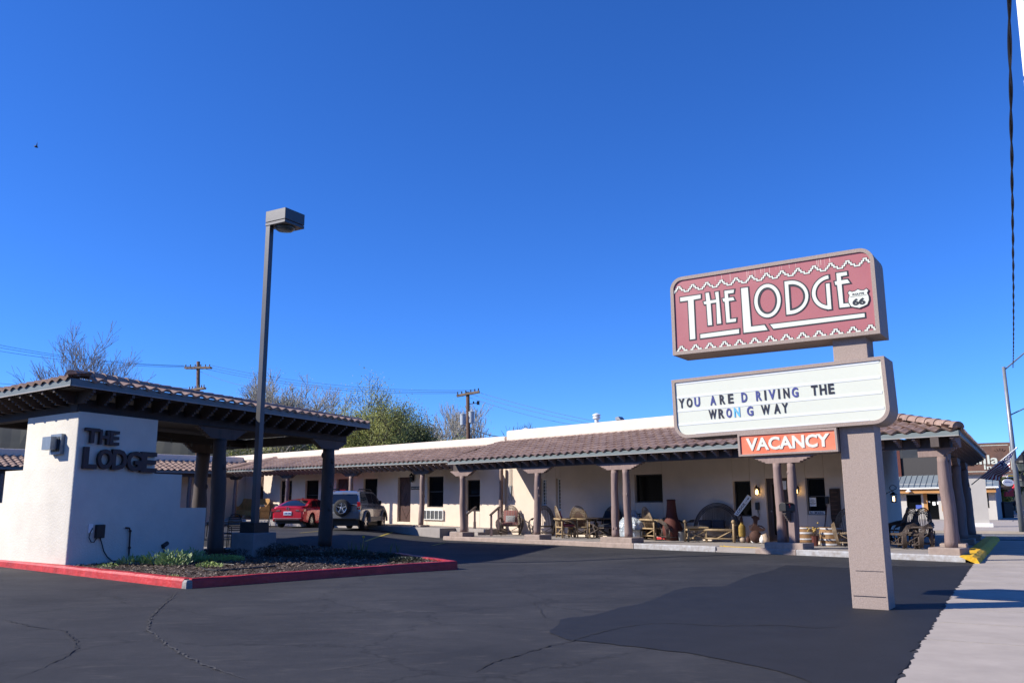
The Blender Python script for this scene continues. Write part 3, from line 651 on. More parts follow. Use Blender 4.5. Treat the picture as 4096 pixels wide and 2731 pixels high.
def ring(pts_o, pts_i, d=.018):
    for mb_, po, pi_, v0, v1 in ((cream, pts_o, pts_i, -.010, -.004), (blk, None, None, -.005, -.001)):
        if po is None: po, pi_ = offs(pts_o, d), offs(pts_i, -d)
        n = len(po); V = [Kf.p(u, v0, z) for u, z in po]+[Kf.p(u, v0, z) for u, z in pi_]+[Kf.p(u, v1, z) for u, z in po]+[Kf.p(u, v1, z) for u, z in pi_]
        mb_.add(V, [(k, (k+1) % n, n+(k+1) % n, n+k) for k in range(n)]+[(k, 2*n+k, 2*n+(k+1) % n, (k+1) % n) for k in range(n)]+[(n+k, n+(k+1) % n, 3*n+(k+1) % n, 3*n+k) for k in range(n)])
poly([(192, 543), (384, 515), (384, 550), (318, 562), (335, 930), (285, 937), (266, 570), (194, 580)])
poly([(430, 500), (462, 496), (475, 570), (530, 562), (520, 492), (552, 487), (578, 785), (540, 790), (532, 588), (478, 596), (492, 800), (454, 804), (440, 604), (420, 606), (412, 582), (437, 577)])
poly([(608, 480), (698, 468), (694, 498), (640, 506), (645, 546), (690, 539), (703, 566), (648, 575), (660, 746), (718, 738), (716, 768), (628, 779), (612, 582), (598, 580), (590, 552), (612, 549)])
poly([(764, 455), (828, 447), (858, 815), (985, 800), (1014, 846), (790, 873)])
def ell(cx, cy, rx, ry, n=32, rot=0): return [(cx+rx*cos(2*pi*i/n), cy+ry*sin(2*pi*i/n)) for i in range(n)]
oc, orr = Uc(1013, 572), 0
def conv(pts): return [Uc(*p) for p in pts]
def elluz(px0, px1, py0, py1, t, n=36):
    (u0, _), (u1, _) = Uc(px0, (py0+py1)/2), Uc(px1, (py0+py1)/2); _, z1 = Uc((px0+px1)/2, py0); _, z0 = Uc((px0+px1)/2, py1)
    cu, cz, ru, rz = (u0+u1)/2, (z0+z1)/2, (u1-u0)/2, (z1-z0)/2
    return [(cu+ru*cos(2*pi*i/n), cz+rz*sin(2*pi*i/n)) for i in range(n)], [(cu+(ru-t)*cos(2*pi*i/n), cz+(rz-t)*sin(2*pi*i/n)) for i in range(n)]
po, pi_ = elluz(888, 1138, 414, 730, .052); ring(po, pi_)
# D
(u0, z1) = Uc(1172, 392); (_, z0) = Uc(1197, 703); (u1, _) = Uc(1398, 530)
def dee(u0, u1, z0, z1, t, n=20):
    cu = u0+(u1-u0)*.22; o = [(u0, z0)]+[(cu+(u1-cu)*sin(pi*i/n), (z0+z1)/2-(z1-z0)/2*cos(pi*i/n)) for i in range(n+1)]+[(u0, z1)]
    i_ = [(u0+t, z0+t)]+[(cu+.01+(u1-cu-t)*sin(pi*i/n), (z0+z1)/2-((z1-z0)/2-t)*cos(pi*i/n)) for i in range(n+1)]+[(u0+t, z1-t)]
    return o, i_
a, c_ = dee(u0, u1, z0, z1, .055); ring(a, c_)
# G : open ring to the left plus stem
(ug, zg1) = Uc(1600, 330); (ul, _) = Uc(1430, 500); (us1, zg0) = Uc(1615, 650); (us0, zst) = Uc(1570, 412); t = .052
cu = us1; n = 22; oo = []; ii = []
for i in range(n+1):
    a_ = radians(92+178*i/n); oo.append((cu+(cu-ul)*cos(a_), (zg0+zg1)/2+(zg1-zg0)/2*sin(a_))); ii.append((cu+(cu-ul-t)*cos(a_), (zg0+zg1)/2+((zg1-zg0)/2-t)*sin(a_)))
gp = oo+[(us1, zg0), (us1, zst), (us1-t, zst), (us1-t, zg0+t)]+list(reversed(ii[:-1]))
ro = oo+[(us1, zg0)]; ri = ii[:-1]+[(us1, zg0+t)]
def strip(mb_, A_, B_, v0, v1):
    n_ = min(len(A_), len(B_)); V = [Kf.p(u, v0, z) for u, z in A_[:n_]]+[Kf.p(u, v0, z) for u, z in B_[:n_]]; mb_.add(V, [(k_, k_+1, n_+k_+1, n_+k_) for k_ in range(n_-1)])
strip(cream, oo, ii, -.010, -.004); cream.box(Kf, us1-t, us1, -.0102, -.004, zg0, zst)
cc_ = ((us1+ul)/2, (zg0+zg1)/2)
def sc_(L, k_): return [(us1+(x-us1)*(1+k_/abs(us1-ul)), cc_[1]+(z-cc_[1])*(1+k_/((zg1-zg0)/2))) for x, z in L]
strip(blk, sc_(oo, .018), sc_(ii, -.018), -.005, -.001); blk.box(Kf, us1-t-.018, us1+.018, -.0052, -.001, zg0-.018, zst+.018); blk.box(Kf, oo[0][0]-.01, oo[0][0]+.022, -.0051, -.001, ii[0][1]-.016, oo[0][1]+.016)
poly([(1660, 314), (1758, 300), (1762, 332), (1702, 342), (1706, 380), (1765, 371), (1788, 404), (1710, 416), (1726, 600), (1782, 594), (1788, 628), (1692, 638), (1668, 424), (1652, 424), (1644, 392), (1666, 388)])
poly([(382, 888), (745, 838), (746, 878), (383, 925)]); poly([(1038, 795), (1925, 690), (1928, 725), (1070, 835)])
# stepped borders
for zb in (4.752, 3.775):
    per = .2365; x = -2.345; ln = []
    while x < .64:
        for dx, dz in ((0, 0), (.07, 0), (.07, .028), (.10, .028), (.10, .058), (.125, .058), (.125, .09), (.165, .09), (.165, .058), (.19, .058), (.19, .028), (.2365, .028)):
            ln.append((x-.06+dx, zb+dz))
        x += per
    ln = [(max(-2.345, min(.635, a_)), z_) for a_, z_ in ln]
    for mb_, w_, v0, v1 in ((cream, .0095, -.007, -.0035), (blk, .0165, -.003, -.0008)):
        for (xa, za), (xb, zb_) in zip(ln, ln[1:]):
            if abs(xa-xb)+abs(za-zb_) < 1e-5: continue
            mb_.box(Kf, min(xa, xb)-w_, max(xa, xb)+w_, v0+random.random()*2e-4, v1, min(za, zb_)-w_, max(za, zb_)+w_)
# route shield
def shield(cx, cz, w_, h):
    pts = [(0, .5), (.14, .42), (.30, .40), (.42, .47), (.5, .38), (.43, .24), (.5, .05), (.5, -.14), (.40, -.36), (.2, -.44), (.1, -.46), (0, -.5)]
    full = [(cx+x*w_, cz+z*h) for x, z in pts]+[(cx-x*w_, cz+z*h) for x, z in reversed(pts[1:-1])]; return full
blk2 = MB(); blk2.prism(Kf, offs(shield(.452, 4.268, .27, .27), .012), -.013, -.011); blk2.build('shield_outline', M['signblack'], upc)
sh = MB(); sh.prism(Kf, shield(.452, 4.268, .27, .27), -.016, -.0132); sh.build('route_shield', M['signcream'], upc)
tx = MB(); nv = snv
def tk(mbx, s, x0, x1, z0, z1, v, bold=.03, fr=Kf, dep=.003): text(mbx, s, fr.p(x0, v, z0), fr.a*(x1-x0), Vector((0, 0, z1-z0)), bold, dep, -fr.b)
tk(tx, 'ROUTE', .375, .53, 4.322, 4.352, -.0165, .02); tk(tx, '66', .365, .54, 4.175, 4.275, -.0165, .05); tx.box(Kf, .345, .56, -.0185, -.0165, 4.305, 4.309)
tx.build('shield_lettering', M['signblack'], upc)
cream.build('lettering', M['signcream'], upc); blk.build('lettering_outline', M['signblack'], upc)
b = MB(); rr = random.Random(2)
for k in range(26):
    x = rr.uniform(-1.7, .1); L = rr.uniform(.03, .16); b.box(Kf, x, x+rr.uniform(.003, .009), -.0006, -.0003, 4.94-L, 4.94)
b.build('paint_runs', mat('runs', (.62, .42, .38), .6, .2, 5, 0), upc)
# marquee cabinet, hung slightly askew
tl = radians(1.2)
class FrT(Fr):
    def __init__(s, base, piv, ang): s.__dict__.update(base.__dict__); s.piv = piv; s.ang = ang
    def p(s, u, v, z):
        du, dz = u-s.piv[0], z-s.piv[1]; return Fr.p(s, s.piv[0]+du*cos(s.ang)-dz*sin(s.ang), v, s.piv[1]+du*sin(s.ang)+dz*cos(s.ang))
KT = FrT(Kf, (.25, 3.0), radians(1.35))
mq = cabinet(sign, KT, -2.44, .73, 2.475, 3.405, .22, ('bl', 'br'), .60, .05, M['marquee'], 'message_cabinet')
b = MB()
for z in (3.335, 3.118, 2.905, 2.69): b.box(KT, -2.37, .655, -.0045, -.0005, z-.018, z+.018)
b.box(KT, -2.1, .45, -.004, -.0005, 2.53, 2.545); b.build('letter_rail', M['rail'], mq)
Ml = {'k': 'letblack', 'b': 'letblue', 'c': 'letcyan'}
def row(spec, z0, z1):
    for ch, x0, x1, c in spec:
        q = MB(); text(q, ch, KT.p(x0, -.005, z0), (KT.p(x1, 0, z0)-KT.p(x0, 0, z0)), KT.p(x0, 0, z1)-KT.p(x0, 0, z0), .03, .003, -Kf.b); q.build('letter', M[Ml[c]], mq)
Lx = lambda a, y=1620: Kf.u(2640+a*.4252, 0, y)
r1 = [('Y', 178, 232, 'k'), ('O', 252, 305, 'k'), ('U', 325, 377, 'b'), ('A', 474, 527, 'b'), ('R', 564, 614, 'k'), ('E', 643, 693, 'k'), ('D', 770, 824, 'b'), ('R', 908, 960, 'b'), ('I', 988, 1004, 'k'), ('V', 1028, 1092, 'b'), ('I', 1118, 1134, 'k'), ('N', 1168, 1224, 'k'), ('G', 1248, 1308, 'b'), ('T', 1433, 1494, 'k'), ('H', 1512, 1576, 'k'), ('E', 1594, 1650, 'k')]
r2 = [('W', 452, 526, 'k'), ('R', 543, 597, 'k'), ('O', 617, 668, 'b'), ('N', 690, 746, 'c'), ('G', 812, 870, 'b'), ('W', 946, 1030, 'k'), ('A', 1066, 1126, 'k'), ('Y', 1142, 1200, 'k')]
row([(c, Lx(x0), Lx(x1), k) for c, x0, x1, k in r1], 2.948, 3.095); row([(c, Lx(x0), Lx(x1), k) for c, x0, x1, k in r2], 2.735, 2.88)
# vacancy box
KV = FrT(Kf, (.0, 2.3), radians(.9))
vb = cabinet(sign, KV, -1.42, .015, 2.125, 2.46, .01, (), .45, .03, M['orange'], 'vacancy_box')
q = MB(); text(q, 'VACANCY', KV.p(-1.30, -.004, 2.20), KV.p(-.09, 0, 2.2)-KV.p(-1.30, 0, 2.2), Vector((0, 0, .19)), .035, .006, -Kf.b); q.build('lettering', M['signcream'], vb)
# ------------------------------------------------------------------ entrance canopy
T = Fr(G(263, 2263, .13), 67, 143)
can = empty('entrance_canopy', T.p(3, 2, .13), 'dark timber canopy with clay tile edge over a stepped cream stucco wall', 'canopy')
TH = .42
b = MB(); lev = [(.1, 1.36, 4.2, 4.6), (1.36, 1.5, 3.26, 4.6), (1.5, 2.20, 3.26, 3.5), (2.20, 2.27, 2.33, 3.5), (2.27, 3.52, 2.33, 2.55)]
for z0_, z1_, ur, vl in lev:
    arc_ = [(.07-.07*cos(a_), .07-.07*sin(a_)) for a_ in [pi/2*i/6 for i in range(7)]]
    b.prism(T, arc_+[(ur-.03, 0), (ur, .03), (ur, TH-.03), (ur-.03, TH), (TH, TH), (TH, vl-.03), (TH-.03, vl), (.03, vl), (0, vl-.03)], z0_, z1_, 'uv')
b.build('stepped_wall', M['tower'], can, smooth=2)
RW = 11.75; RD = 8.5; ZF = 3.98
# beams, ceiling, posts
b = MB(); b.box(T, -.05, 10.7, .06, .36, 3.522, 3.82); b.build('beam', M['darkwood'], can)
b = MB(); b.box(T, .06, .36, .37, 8, 3.522, 3.82); b.build('beam', M['darkwood'], can)
b = MB(); b.box(T, 10.4, 10.65, .37, 8, 3.522, 3.82); b.build('beam', M['darkwood'], can)
b = MB(); b.box(T, .37, 10.39, 5.4, 5.7, 3.53, 3.82); b.build('beam', M['darkwood'], can)
b = MB(); b.box(T, -.55, RW-.55, -.55, RD-.4, 3.96, 4.02); b.build('ceiling', M['darkwood'], can)
b = MB(); b.box(T, -.4, RW-.8, -.4, RD-.6, 4.02, 4.1); b.build('flat_roof', M['concrete'], can)
def cpost(u, v, r, seed, z1=3.22, z0=.13):
    c = T.p(u, v, 0); b = MB(); log(b, c.x, c.y, z0, z1, r, seed, 16); b.build('post', M['wood'], can, smooth=True)
uA = T.u(870, .21, 2000); uC = T.u(1306, .21, 2000); cpost(uA, .21, .20, 51); cpost(uC, .21, .215, 52)
uB = T.u(804, 5.5, 1950); cpost(uB, 5.5, .24, 53); cpost(.21, 7.6, .2, 54)
for u, v in ((uA, .21), (uC, .21)): corbel(T, u, .95, 3.22, 3.521, v-.1, v+.1, 6).build('post_capital', M['wood'], can)
corbel(T, uB, .9, 3.22, 3.525, 5.45, 5.6, 6).build('post_capital', M['wood'], can)
# tiled edge
h = .16; e = [T.p(-.65, -.65, ZF+h), T.p(RW-.55, -.65, ZF+h), T.p(-.65, RD-.4, ZF+h)]
i0, i1, i2 = T.p(-.1, -.15, ZF+h+.13), T.p(RW-.55, -.15, ZF+h+.13), T.p(-.1, RD-.4, ZF+h+.13)
tile_roof(e[0], e[1], i0, i1, 1, .38, .055).build('tile_edge', M['tile'], can, smooth=True, fix=False)
tile_roof(e[2], e[0], i2, i0, 1, .38, .055).build('tile_edge', M['tile'], can, smooth=True, fix=False)
b = MB(); caps(b, T.p(RW-.5, -.12, ZF+h+.10), T.p(.6, -.12, ZF+h+.14), .12, .38); b.build('ridge_tiles', M['tile'], can, smooth=True, fix=False)
b = MB(); caps(b, T.p(-.60, -.52, ZF+h+.05), T.p(.1, -.16, ZF+h+.16), .13, .28); caps(b, T.p(.1, -.16, ZF+h+.15), T.p(2.4, -.12, ZF+h+.11), .135, .30); b.build('hip_tiles', M['tile'], can, smooth=True, fix=False)
b = MB(); caps(b, T.p(-.12, RD-.4, ZF+h+.10), T.p(-.12, .2, ZF+h+.10), .12, .38); b.build('ridge_tiles', M['tile'], can, smooth=True, fix=False)
fascia(e[0], e[1], can, .16); fascia(e[2], e[0], can, .16)
fascia(e[1], T.p(RW-.55, RD-.4, ZF+h), can, .19)
b = MB(); b.box(T, RW-.62, RW-.56, -.6, RD-.5, ZF+.0, ZF+.28); b.build('gable_board', M['darkwood'], can)
tails(T, -.3, RW-.8, .55, -.62, ZF-.02, can, mtail='wood')
TL = Fr(T.o, 143, 67); tails(TL, -.1, RD-.6, .55, -.62, ZF-.02, can, mtail='wood')
# string bulbs under canopy
for k in range(8):
    b = MB(); c = T.p(2.6+.85*k, 3.2, 3.3+.06*sin(k)); b.sph(c, .035, 8, 6); b.tube([c+Vector((0, 0, .03)), c+Vector((0, 0, .1))], .012, 6)
    tag(b.build('light_bulb', M['glassblock']), 'clear string light bulb hanging under the canopy', 'light bulb', 'string bulbs under the canopy')
b = MB(); b.tube([T.p(2.0, 3.2, 3.44)]+[T.p(2.6+.85*k, 3.2, 3.41+.06*sin(k)) for k in range(8)]+[T.p(9, 3.2, 3.48)], .008, 5); tag(b.build('string_lights', M['wire']), 'thin dark cord of the string lights under the canopy', 'cord')
# lettering on the shaded face
let = empty('wall_lettering', T.p(.9, -.05, 2.2), 'dark brown raised metal letters on the shaded side of the cream wall', 'lettering')
QL = lambda a, b_: T.uz(a*.2976, 1560+b_*.2976, -.1)
M['letbrown'] = mat('dark_brown_letter', (.06, .03, .028), .6, .25, 8, .2)
def wl_(s, xa, ya, xb, yb):
    (u0, z1_), (u1, z0_) = QL(xa, ya), QL(xb, yb); q = MB(); text(q, s, T.p(u0, -.02, z0_), T.a*(u1-u0), Vector((0, 0, z1_-z0_)), .035, .10, -T.b.normalized()); q.build('letter', M['letbrown'], let)
for s, a0, b0, a1, b1 in (('T', 1160, 500, 1330, 716), ('H', 1350, 528, 1462, 735), ('E', 1485, 542, 1597, 745), ('L', 1140, 757, 1295, 1058), ('O', 1325, 785, 1505, 1065), ('D', 1520, 790, 1695, 1075), ('G', 1715, 815, 1888, 1092), ('E', 1905, 825, 2095, 1108)): wl_(s, a0, b0, a1, b1)
# flood lamp / vent box on the sunny face
TV = lambda a, b_, u=-.02: T.vz(a*.2976, 1560+b_*.2976, u)
(v0, z1_), (v1, z0_) = TV(870, 585), TV(700, 870)
vt = empty('wall_light_box', T.p(-.1, (v0+v1)/2, (z0_+z1_)/2), 'louvred metal lamp housing on the sunlit face of the cream wall', 'lamp')
M['bluegrey'] = mat('bluish_grey_metal', (.30, .36, .42), .4, .1, 6, .05, metal=.3)
b = MB(); vm0, vm1 = min(v0, v1), max(v0, v1); b.box(T, -.10, -.002, vm0, vm1, z0_, z1_); b.build('housing', M['bluegrey'], vt)
b = MB()
for k in range(5): b.box(T, -.104, -.1005, vm0+.05+k*(vm1-vm0-.1)/5, vm0+.05+(k+.6)*(vm1-vm0-.1)/5, z0_+.06, z1_-.06)
b.build('louvre', M['black'], vt)
b = MB(); b.box(T, -.30, -.16, vm0+.12, vm1+.02, z0_+.10, z1_-.07); b.box(T, -.16, -.10, vm0+.16, vm1-.06, z0_+.13, z1_-.11); b.build('lamp_head', M['bluegrey'], vt)
# outlet, transformer box, rusty pipe on the shaded face
CW = lambda a, b_, v=-.02: T.uz(a*.4677, 1800+b_*.4677, v)
u, z = CW(775, 668); b = MB(); b.box(T, u-.06, u+.06, -.03, -.001, z-.1, z+.1); tag(b.build('outlet_box', M['white'], bevel=.005), 'small white electrical outlet on the shaded cream wall', 'outlet')
u, z = CW(848, 692); b = MB(); b.box(T, u-.115, u+.115, -.11, -.001, z-.15, z+.15)
tb = b.build('transformer_box', M['black'], bevel=.012); tag(tb, 'black low voltage transformer box on the shaded cream wall', 'electrical box')
b = MB(); pts = [CW(*p) for p in ((850, 735), (870, 800), (885, 860), (915, 910), (955, 945), (1010, 962))]; b.tube([T.p(a_, -.03, max(.16, c)) for a_, c in pts], .012, 6)
pts = [CW(*p) for p in ((790, 665), (770, 700), (757, 745), (775, 782), (800, 785), (830, 740))]; b.tube([T.p(a_, -.04, c) for a_, c in pts], .011, 6)
tag(b.build('power_cable', M['wire']), 'black cable looping from the transformer box down to the plants', 'cable')
b = MB(); pts = [CW(*p) for p in ((1070, 662), (1100, 664), (1108, 690), (1104, 760), (1100, 830), (1096, 905))]; b.tube([T.p(a_, -.05, max(.1, c)) for a_, c in pts], .02, 8)
for p in ((1108, 690), (1102, 832)): a_, c = CW(*p); b.sph(T.p(a_, -.05, c), .035)
tag(b.build('rusty_pipe', M['rust']), 'rusty standpipe with an elbow against the shaded cream wall', 'pipe')
# ------------------------------------------------------------------ island kerb and bed
isl = [G(-500, 2225, 0), G(0, 2265, 0), G(262, 2296, 0), G(744, 2354, 0), G(1829, 2271, 0), G(1600, 2234, 0), T.p(9.6, 1.2, 0), T.p(9.6, 7, 0), T.p(0, 8, 0)]
isl = [Vector((p.x, p.y, 0)) for p in isl]
KZ = .16
def kerb(name, pts, m, wd=.2, z1=KZ, seed=1):
    rr = random.Random(seed); b = MB(); rows = []; fine = []
    for p, q in zip(pts, pts[1:]): n = max(1, int((q-p).length/.3)); fine += [p+(q-p)*(i/n) for i in range(n)]
    fine.append(pts[-1])
    for i, p in enumerate(fine):
        d = (fine[min(i+1, len(fine)-1)]-fine[max(i-1, 0)]).normalized(); nn = Vector((-d.y, d.x, 0)); j = rr.uniform(-.006, .006)
        rows.append([Vector((p.x, p.y, 0))+nn*v+Vector((0, 0, z)) for v, z in ((-.015, -.1), (.0+j, z1-.04), (.03+j, z1+j), (wd, z1), (wd, 0))])
    b.grid(rows); b.add(rows[0], [tuple(range(5))]); b.add(rows[-1], [tuple(range(5))])
    return struct(b.build(name, m))
kc = G(728, 2352, 0); kd = G(768, 2352, 0)
kerb('kerb_red', [isl[0], isl[1], isl[2], kc], M['curbred'], .22); kerb('kerb_red', [kd, isl[4]], M['curbred'], .2, seed=2); kerb('kerb_red', [isl[4], isl[5]], M['curbred'], .2, seed=3)
M['chip'] = mat('chipped_kerb_corner', (.20, .18, .17), .9, 0, 9, .9, 12, col2=(.5, .48, .46), bdist=.03)
kerb('kerb_chipped_corner', [kc, G(744, 2354, 0), kd], M['chip'], .2, KZ-.015, 4)
M['mulch'] = mat('mulch_soil', (.035, .022, .015), .95, .5, 8, 1.0, 25, col2=(.10, .06, .04), bdist=.04)
bedp = [isl[2]+Vector((.15, .25, 0)), kc+Vector((.0, .2, 0)), kd+Vector((0, .2, 0)), isl[4]+Vector((-.25, .05, 0)), isl[5]+Vector((-.1, .0, 0)), T.p(9.5, .9, 0), T.p(4.3, .9, 0), T.p(4.2, .02, 0), T.p(0, 0, 0)]
b = MB(); slab(b, bedp, .0, .125); struct(b.build('planting_bed', M['mulch']))
b = MB(); slab(b, [T.p(.1, .45, 0), T.p(4.3, .92, 0), T.p(9.8, .92, 0), T.p(9.8, 9, 0), T.p(.1, 9, 0)], -.05, .118); struct(b.build('canopy_floor', M['concrete']))
# wood chips
cen = sum(bedp[:6], Vector((0, 0, 0)))/6
def inpoly(p, poly):
    c = False; n = len(poly)
    for i in range(n):
        a, d = poly[i], poly[i-1]
        if (a.y > p[1]) != (d.y > p[1]) and p[0] < (d.x-a.x)*(p[1]-a.y)/(d.y-a.y)+a.x: c = not c
    return c
b = MB(); rr = random.Random(4); k = 0
bx = [min(p.x for p in bedp), max(p.x for p in bedp), min(p.y for p in bedp), max(p.y for p in bedp)]
while k < 11000:
    x, y = rr.uniform(bx[0], bx[1]), rr.uniform(bx[2], bx[3])
    if not inpoly((x, y), bedp): continue
    k += 1; a_ = rr.random()*6.28; L = rr.uniform(.015, .05); w_ = rr.uniform(.005, .014); e_ = Vector((cos(a_), sin(a_), rr.uniform(-.5, .5)))*L; f_ = Vector((-sin(a_), cos(a_), rr.uniform(-.4, .4)))*w_; c = Vector((x, y, .125+rr.uniform(.004, .03)))
    b.m = 0 if rr.random() < .62 else 1; b.add([c-e_-f_, c+e_-f_, c+e_+f_, c-e_+f_], [(0, 1, 2, 3)])
tag(b.build('wood_chips', [mat('dark_chip', (.07, .042, .028), .9, .4, 20, 0), mat('pale_chip', (.34, .26, .19), .9, .3, 20, 0)], fix=False), 'bark and wood chip mulch covering the island bed', 'mulch', kind='stuff')
# ------------------------------------------------------------------ parking lot lamp
pu = T.uv(1012, 2218, .13); PC = G(1012, 2222, .13)
lp = empty('lot_lamp', (PC.x, PC.y, .12), 'tall square parking lot lamp post with shoebox head on a concrete base', 'lamp post')
LF = Fr((PC.x, PC.y), 60, 150)
dcam = PC.y
b = MB(); b.box(LF, -.40, .40, -.40, .40, .0, .72); b.build('concrete_base', mat('base_concrete', (.27, .25, .24), .9, .15, 3, .4, 40), lp, bevel=.02)
b = MB(); b.box(LF, -.26, .26, -.26, .26, .72, .98); b.build('base_cover', M['black'], lp, bevel=.01)
ptop = 9.05
M['lampmetal'] = mat('bronze_lamp_metal', (.10, .10, .105), .38, .08, 3, .05, metal=.35)
b = MB(); b.box(LF, -.075, .075, -.075, .075, .98, ptop); b.build('pole', M['lampmetal'], lp)
b = MB(); b.box(LF, -.09, .66, -.66, .09, ptop+.10, ptop+.42); b.box(LF, -.09, .66, -.66, .09, ptop-.0, ptop+.085); b.build('lamp_head', M['lampmetal'], lp, bevel=.01)
b = MB(); c = LF.p(.29, -.29, ptop-.0); b.lathe(c, [(.29, 0), (.27, -.05), (.2, -.10), (.001, -.13)], 24); b.build('lens', M['glassblock'], lp, smooth=True)
# ------------------------------------------------------------------ porch furniture
V3 = Vector
def arc(w, z0, z1, y0, tilt, n=18, squash=1.0):
    """horseshoe from (-w,z0) over the top (0,z1) to (w,z0); leans back by tilt*height"""
    P_ = []
    for i in range(n+1):
        a = pi*(-.12+1.24*i/n); x = -w*cos(a); z = z0+(z1-z0)*max(-.25, sin(a)); P_.append(V3((x, y0+tilt*(z-z0), z)))
    return P_
def chair_root(name, label, cat='chair', group=None): return empty(name, (0, 0, 0), label, cat, group)
def willow_chair(name, label, m='willow', w=.44, top=1.2, cushion=None, rocker=True, group=None, seatd=.5, cat='chair', hoops=4, pillow=None, nspin=9):
    r = chair_root(name, label, cat, group); rr = random.Random(len(label))
    b = MB()
    for k in range(hoops): b.tube(arc(w-.035*k, .46, top-.045*k, seatd/2, .26), .014+.004*(k == 0), 6)
    b.build('back_hoop', M[m], r, smooth=True)
    b = MB()
    for i in range(nspin):
        x = -w*.62+w*1.24*i/(nspin-1); zz = .46+(top-.08-.46)*sqrt(max(.1, 1-(x/w)**2)); b.tube([V3((x*.9, seatd/2-.02, .40)), V3((x, seatd/2+.26*(zz-.46)*.5+rr.uniform(-.01, .01), (.4+zz)/2)), V3((x*1.02, seatd/2+.26*(zz-.46), zz))], .011, 5)
    b.build('spindles', M[m], r, smooth=True)
    b = MB()
    for i in range(13):
        x = -w*.85+w*1.7*i/12; b.tube([V3((x, -seatd/2, .41+rr.uniform(-.006, .006))), V3((x, 0, .405)), V3((x, seatd/2, .40))], .015, 5)
    b.tube([V3((-w, -seatd/2+.02, .38)), V3((w, -seatd/2+.02, .38))], .022, 6); b.tube([V3((-w, seatd/2-.02, .38)), V3((w, seatd/2-.02, .38))], .022, 6)
    b.build('seat', M[m], r, smooth=True)
    for s in (-1, 1):
        b = MB()
        for k in range(5):
            o = .02*k; b.tube([V3((s*(w+.0+o*.5), seatd/2+.08, .72-o)), V3((s*(w+.06+o), .12, .70-o*.8)), V3((s*(w+.09+o), -.14, .62-o)), V3((s*(w+.08+o), -seatd/2-.02+o*.6, .46-o)), V3((s*(w+.03+o*.7), -seatd/2+.01+o, .2)), V3((s*(w+.0+o*.5), -seatd/2+.03+o, .05))], .012, 5)
        b.build('arm', M[m], r, smooth=True)
        for y in (-seatd/2+.04, seatd/2-.04):
            b = MB(); b.tube([V3((s*(w-.02), y, .03)), V3((s*(w-.03), y*.97, .25)), V3((s*(w-.04), y*.95, .42))], .024, 6); b.build('leg', M[m], r, smooth=True)
    b = MB(); b.tube([V3((-w, -seatd/2, .12)), V3((w, -seatd/2, .12))], .018, 6); b.tube([V3((-w*.9, -seatd/2, .34)), V3((0, -seatd/2, .14)), V3((w*.9, -seatd/2, .34))], .012, 5)
    b.tube([V3((-w, seatd/2, .16)), V3((w, seatd/2, .16))], .016, 6)
    for s in (-1, 1): b.tube([V3((s*w, -seatd/2, .14)), V3((s*w, seatd/2, .14))], .016, 6)
    b.build('stretcher', M[m], r, smooth=True)
    if rocker:
        for s in (-1, 1):
            b = MB(); b.tube([V3((s*w*.95, -seatd/2-.18, .06)), V3((s*w*.95, -.1, .018)), V3((s*w*.95, .2, .018)), V3((s*w*.95, seatd/2+.28, .08))], .018, 6); b.build('rocker', M[m], r, smooth=True)
    def pad(x0, x1, y0, y1, z0, z1, lean=0, nm='cushion', mt=None):
        b = MB(); n = 6; V = []
        for k in range(2):
            for i in range(n+1):
                row = []
                for j in range(n+1):
                    u, v = i/n, j/n; bulge = (1-(2*u-1)**4)*(1-(2*v-1)**4)*.035*(1 if k else -.4)
                    if lean: row.append(V3((x0+(x1-x0)*u, y0+(y1-y0)*v-(.05 if k else 0)-bulge, z0+(z1-z0)*v)))
                    else: row.append(V3((x0+(x1-x0)*u, y0+(y1-y0)*v, z0+((z1-z0) if k else 0)+bulge)))
                V.append(row)
        b.grid(V[:n+1]); b.grid(V[n+1:])
        e = [V[0], V[n], [q[0] for q in V[:n+1]], [q[n] for q in V[:n+1]]]; f = [V[n+1], V[2*n+1], [q[0] for q in V[n+1:]], [q[n] for q in V[n+1:]]]
        for p, q in zip(e, f): b.grid([[c.copy() for c in p], [c.copy() for c in q]])
        b.build(nm, mt, r, smooth=True)
    if cushion:
        pad(-w*.78, w*.78, -seatd/2, seatd/2-.03, .43, .50, 0, 'cushion', cushion); pad(-w*.72, w*.72, seatd/2-.04, seatd/2+.12, .48, .48+.56*(top-.48)*1.3, 1, 'back_cushion', cushion)
    if pillow: pad(-w*.45, w*.5, seatd/2-.17, seatd/2-.05, .52, .80, 1, 'pillow', pillow)
    return r
def stripes_mat(name, cols, scale=30):
    m = mat(name, cols[0], .9, 0, 1, .2, 40); t, b_ = nodes(m); tc = t.nodes.new('ShaderNodeTexCoord'); sp = t.nodes.new('ShaderNodeSeparateXYZ'); t.links.new(tc.outputs['Object'], sp.inputs[0])
    mu = t.nodes.new('ShaderNodeMath'); mu.operation = 'MULTIPLY'; mu.inputs[1].default_value = scale; t.links.new(sp.outputs[0], mu.inputs[0]); fr = t.nodes.new('ShaderNodeMath'); fr.operation = 'FRACT'; t.links.new(mu.outputs[0], fr.inputs[0])
    r = t.nodes.new('ShaderNodeValToRGB'); r.color_ramp.interpolation = 'CONSTANT'; el = r.color_ramp.elements
    while len(el) < len(cols): el.new(.5)
    for i, c in enumerate(cols): el[i].position = i/len(cols); el[i].color = tuple(c)+(1,)
    t.links.new(fr.outputs[0], r.inputs[0]); t.links.new(r.outputs[0], b_.inputs['Base Color']); return m
M['striped'] = stripes_mat('striped_fabric', [(.30, .12, .10), (.36, .2, .16), (.16, .10, .12), (.34, .16, .12), (.25, .09, .09)], 9)
M['redfab'] = mat('dusty_red_fabric', (.36, .09, .11), .9, .15, 8, .3)
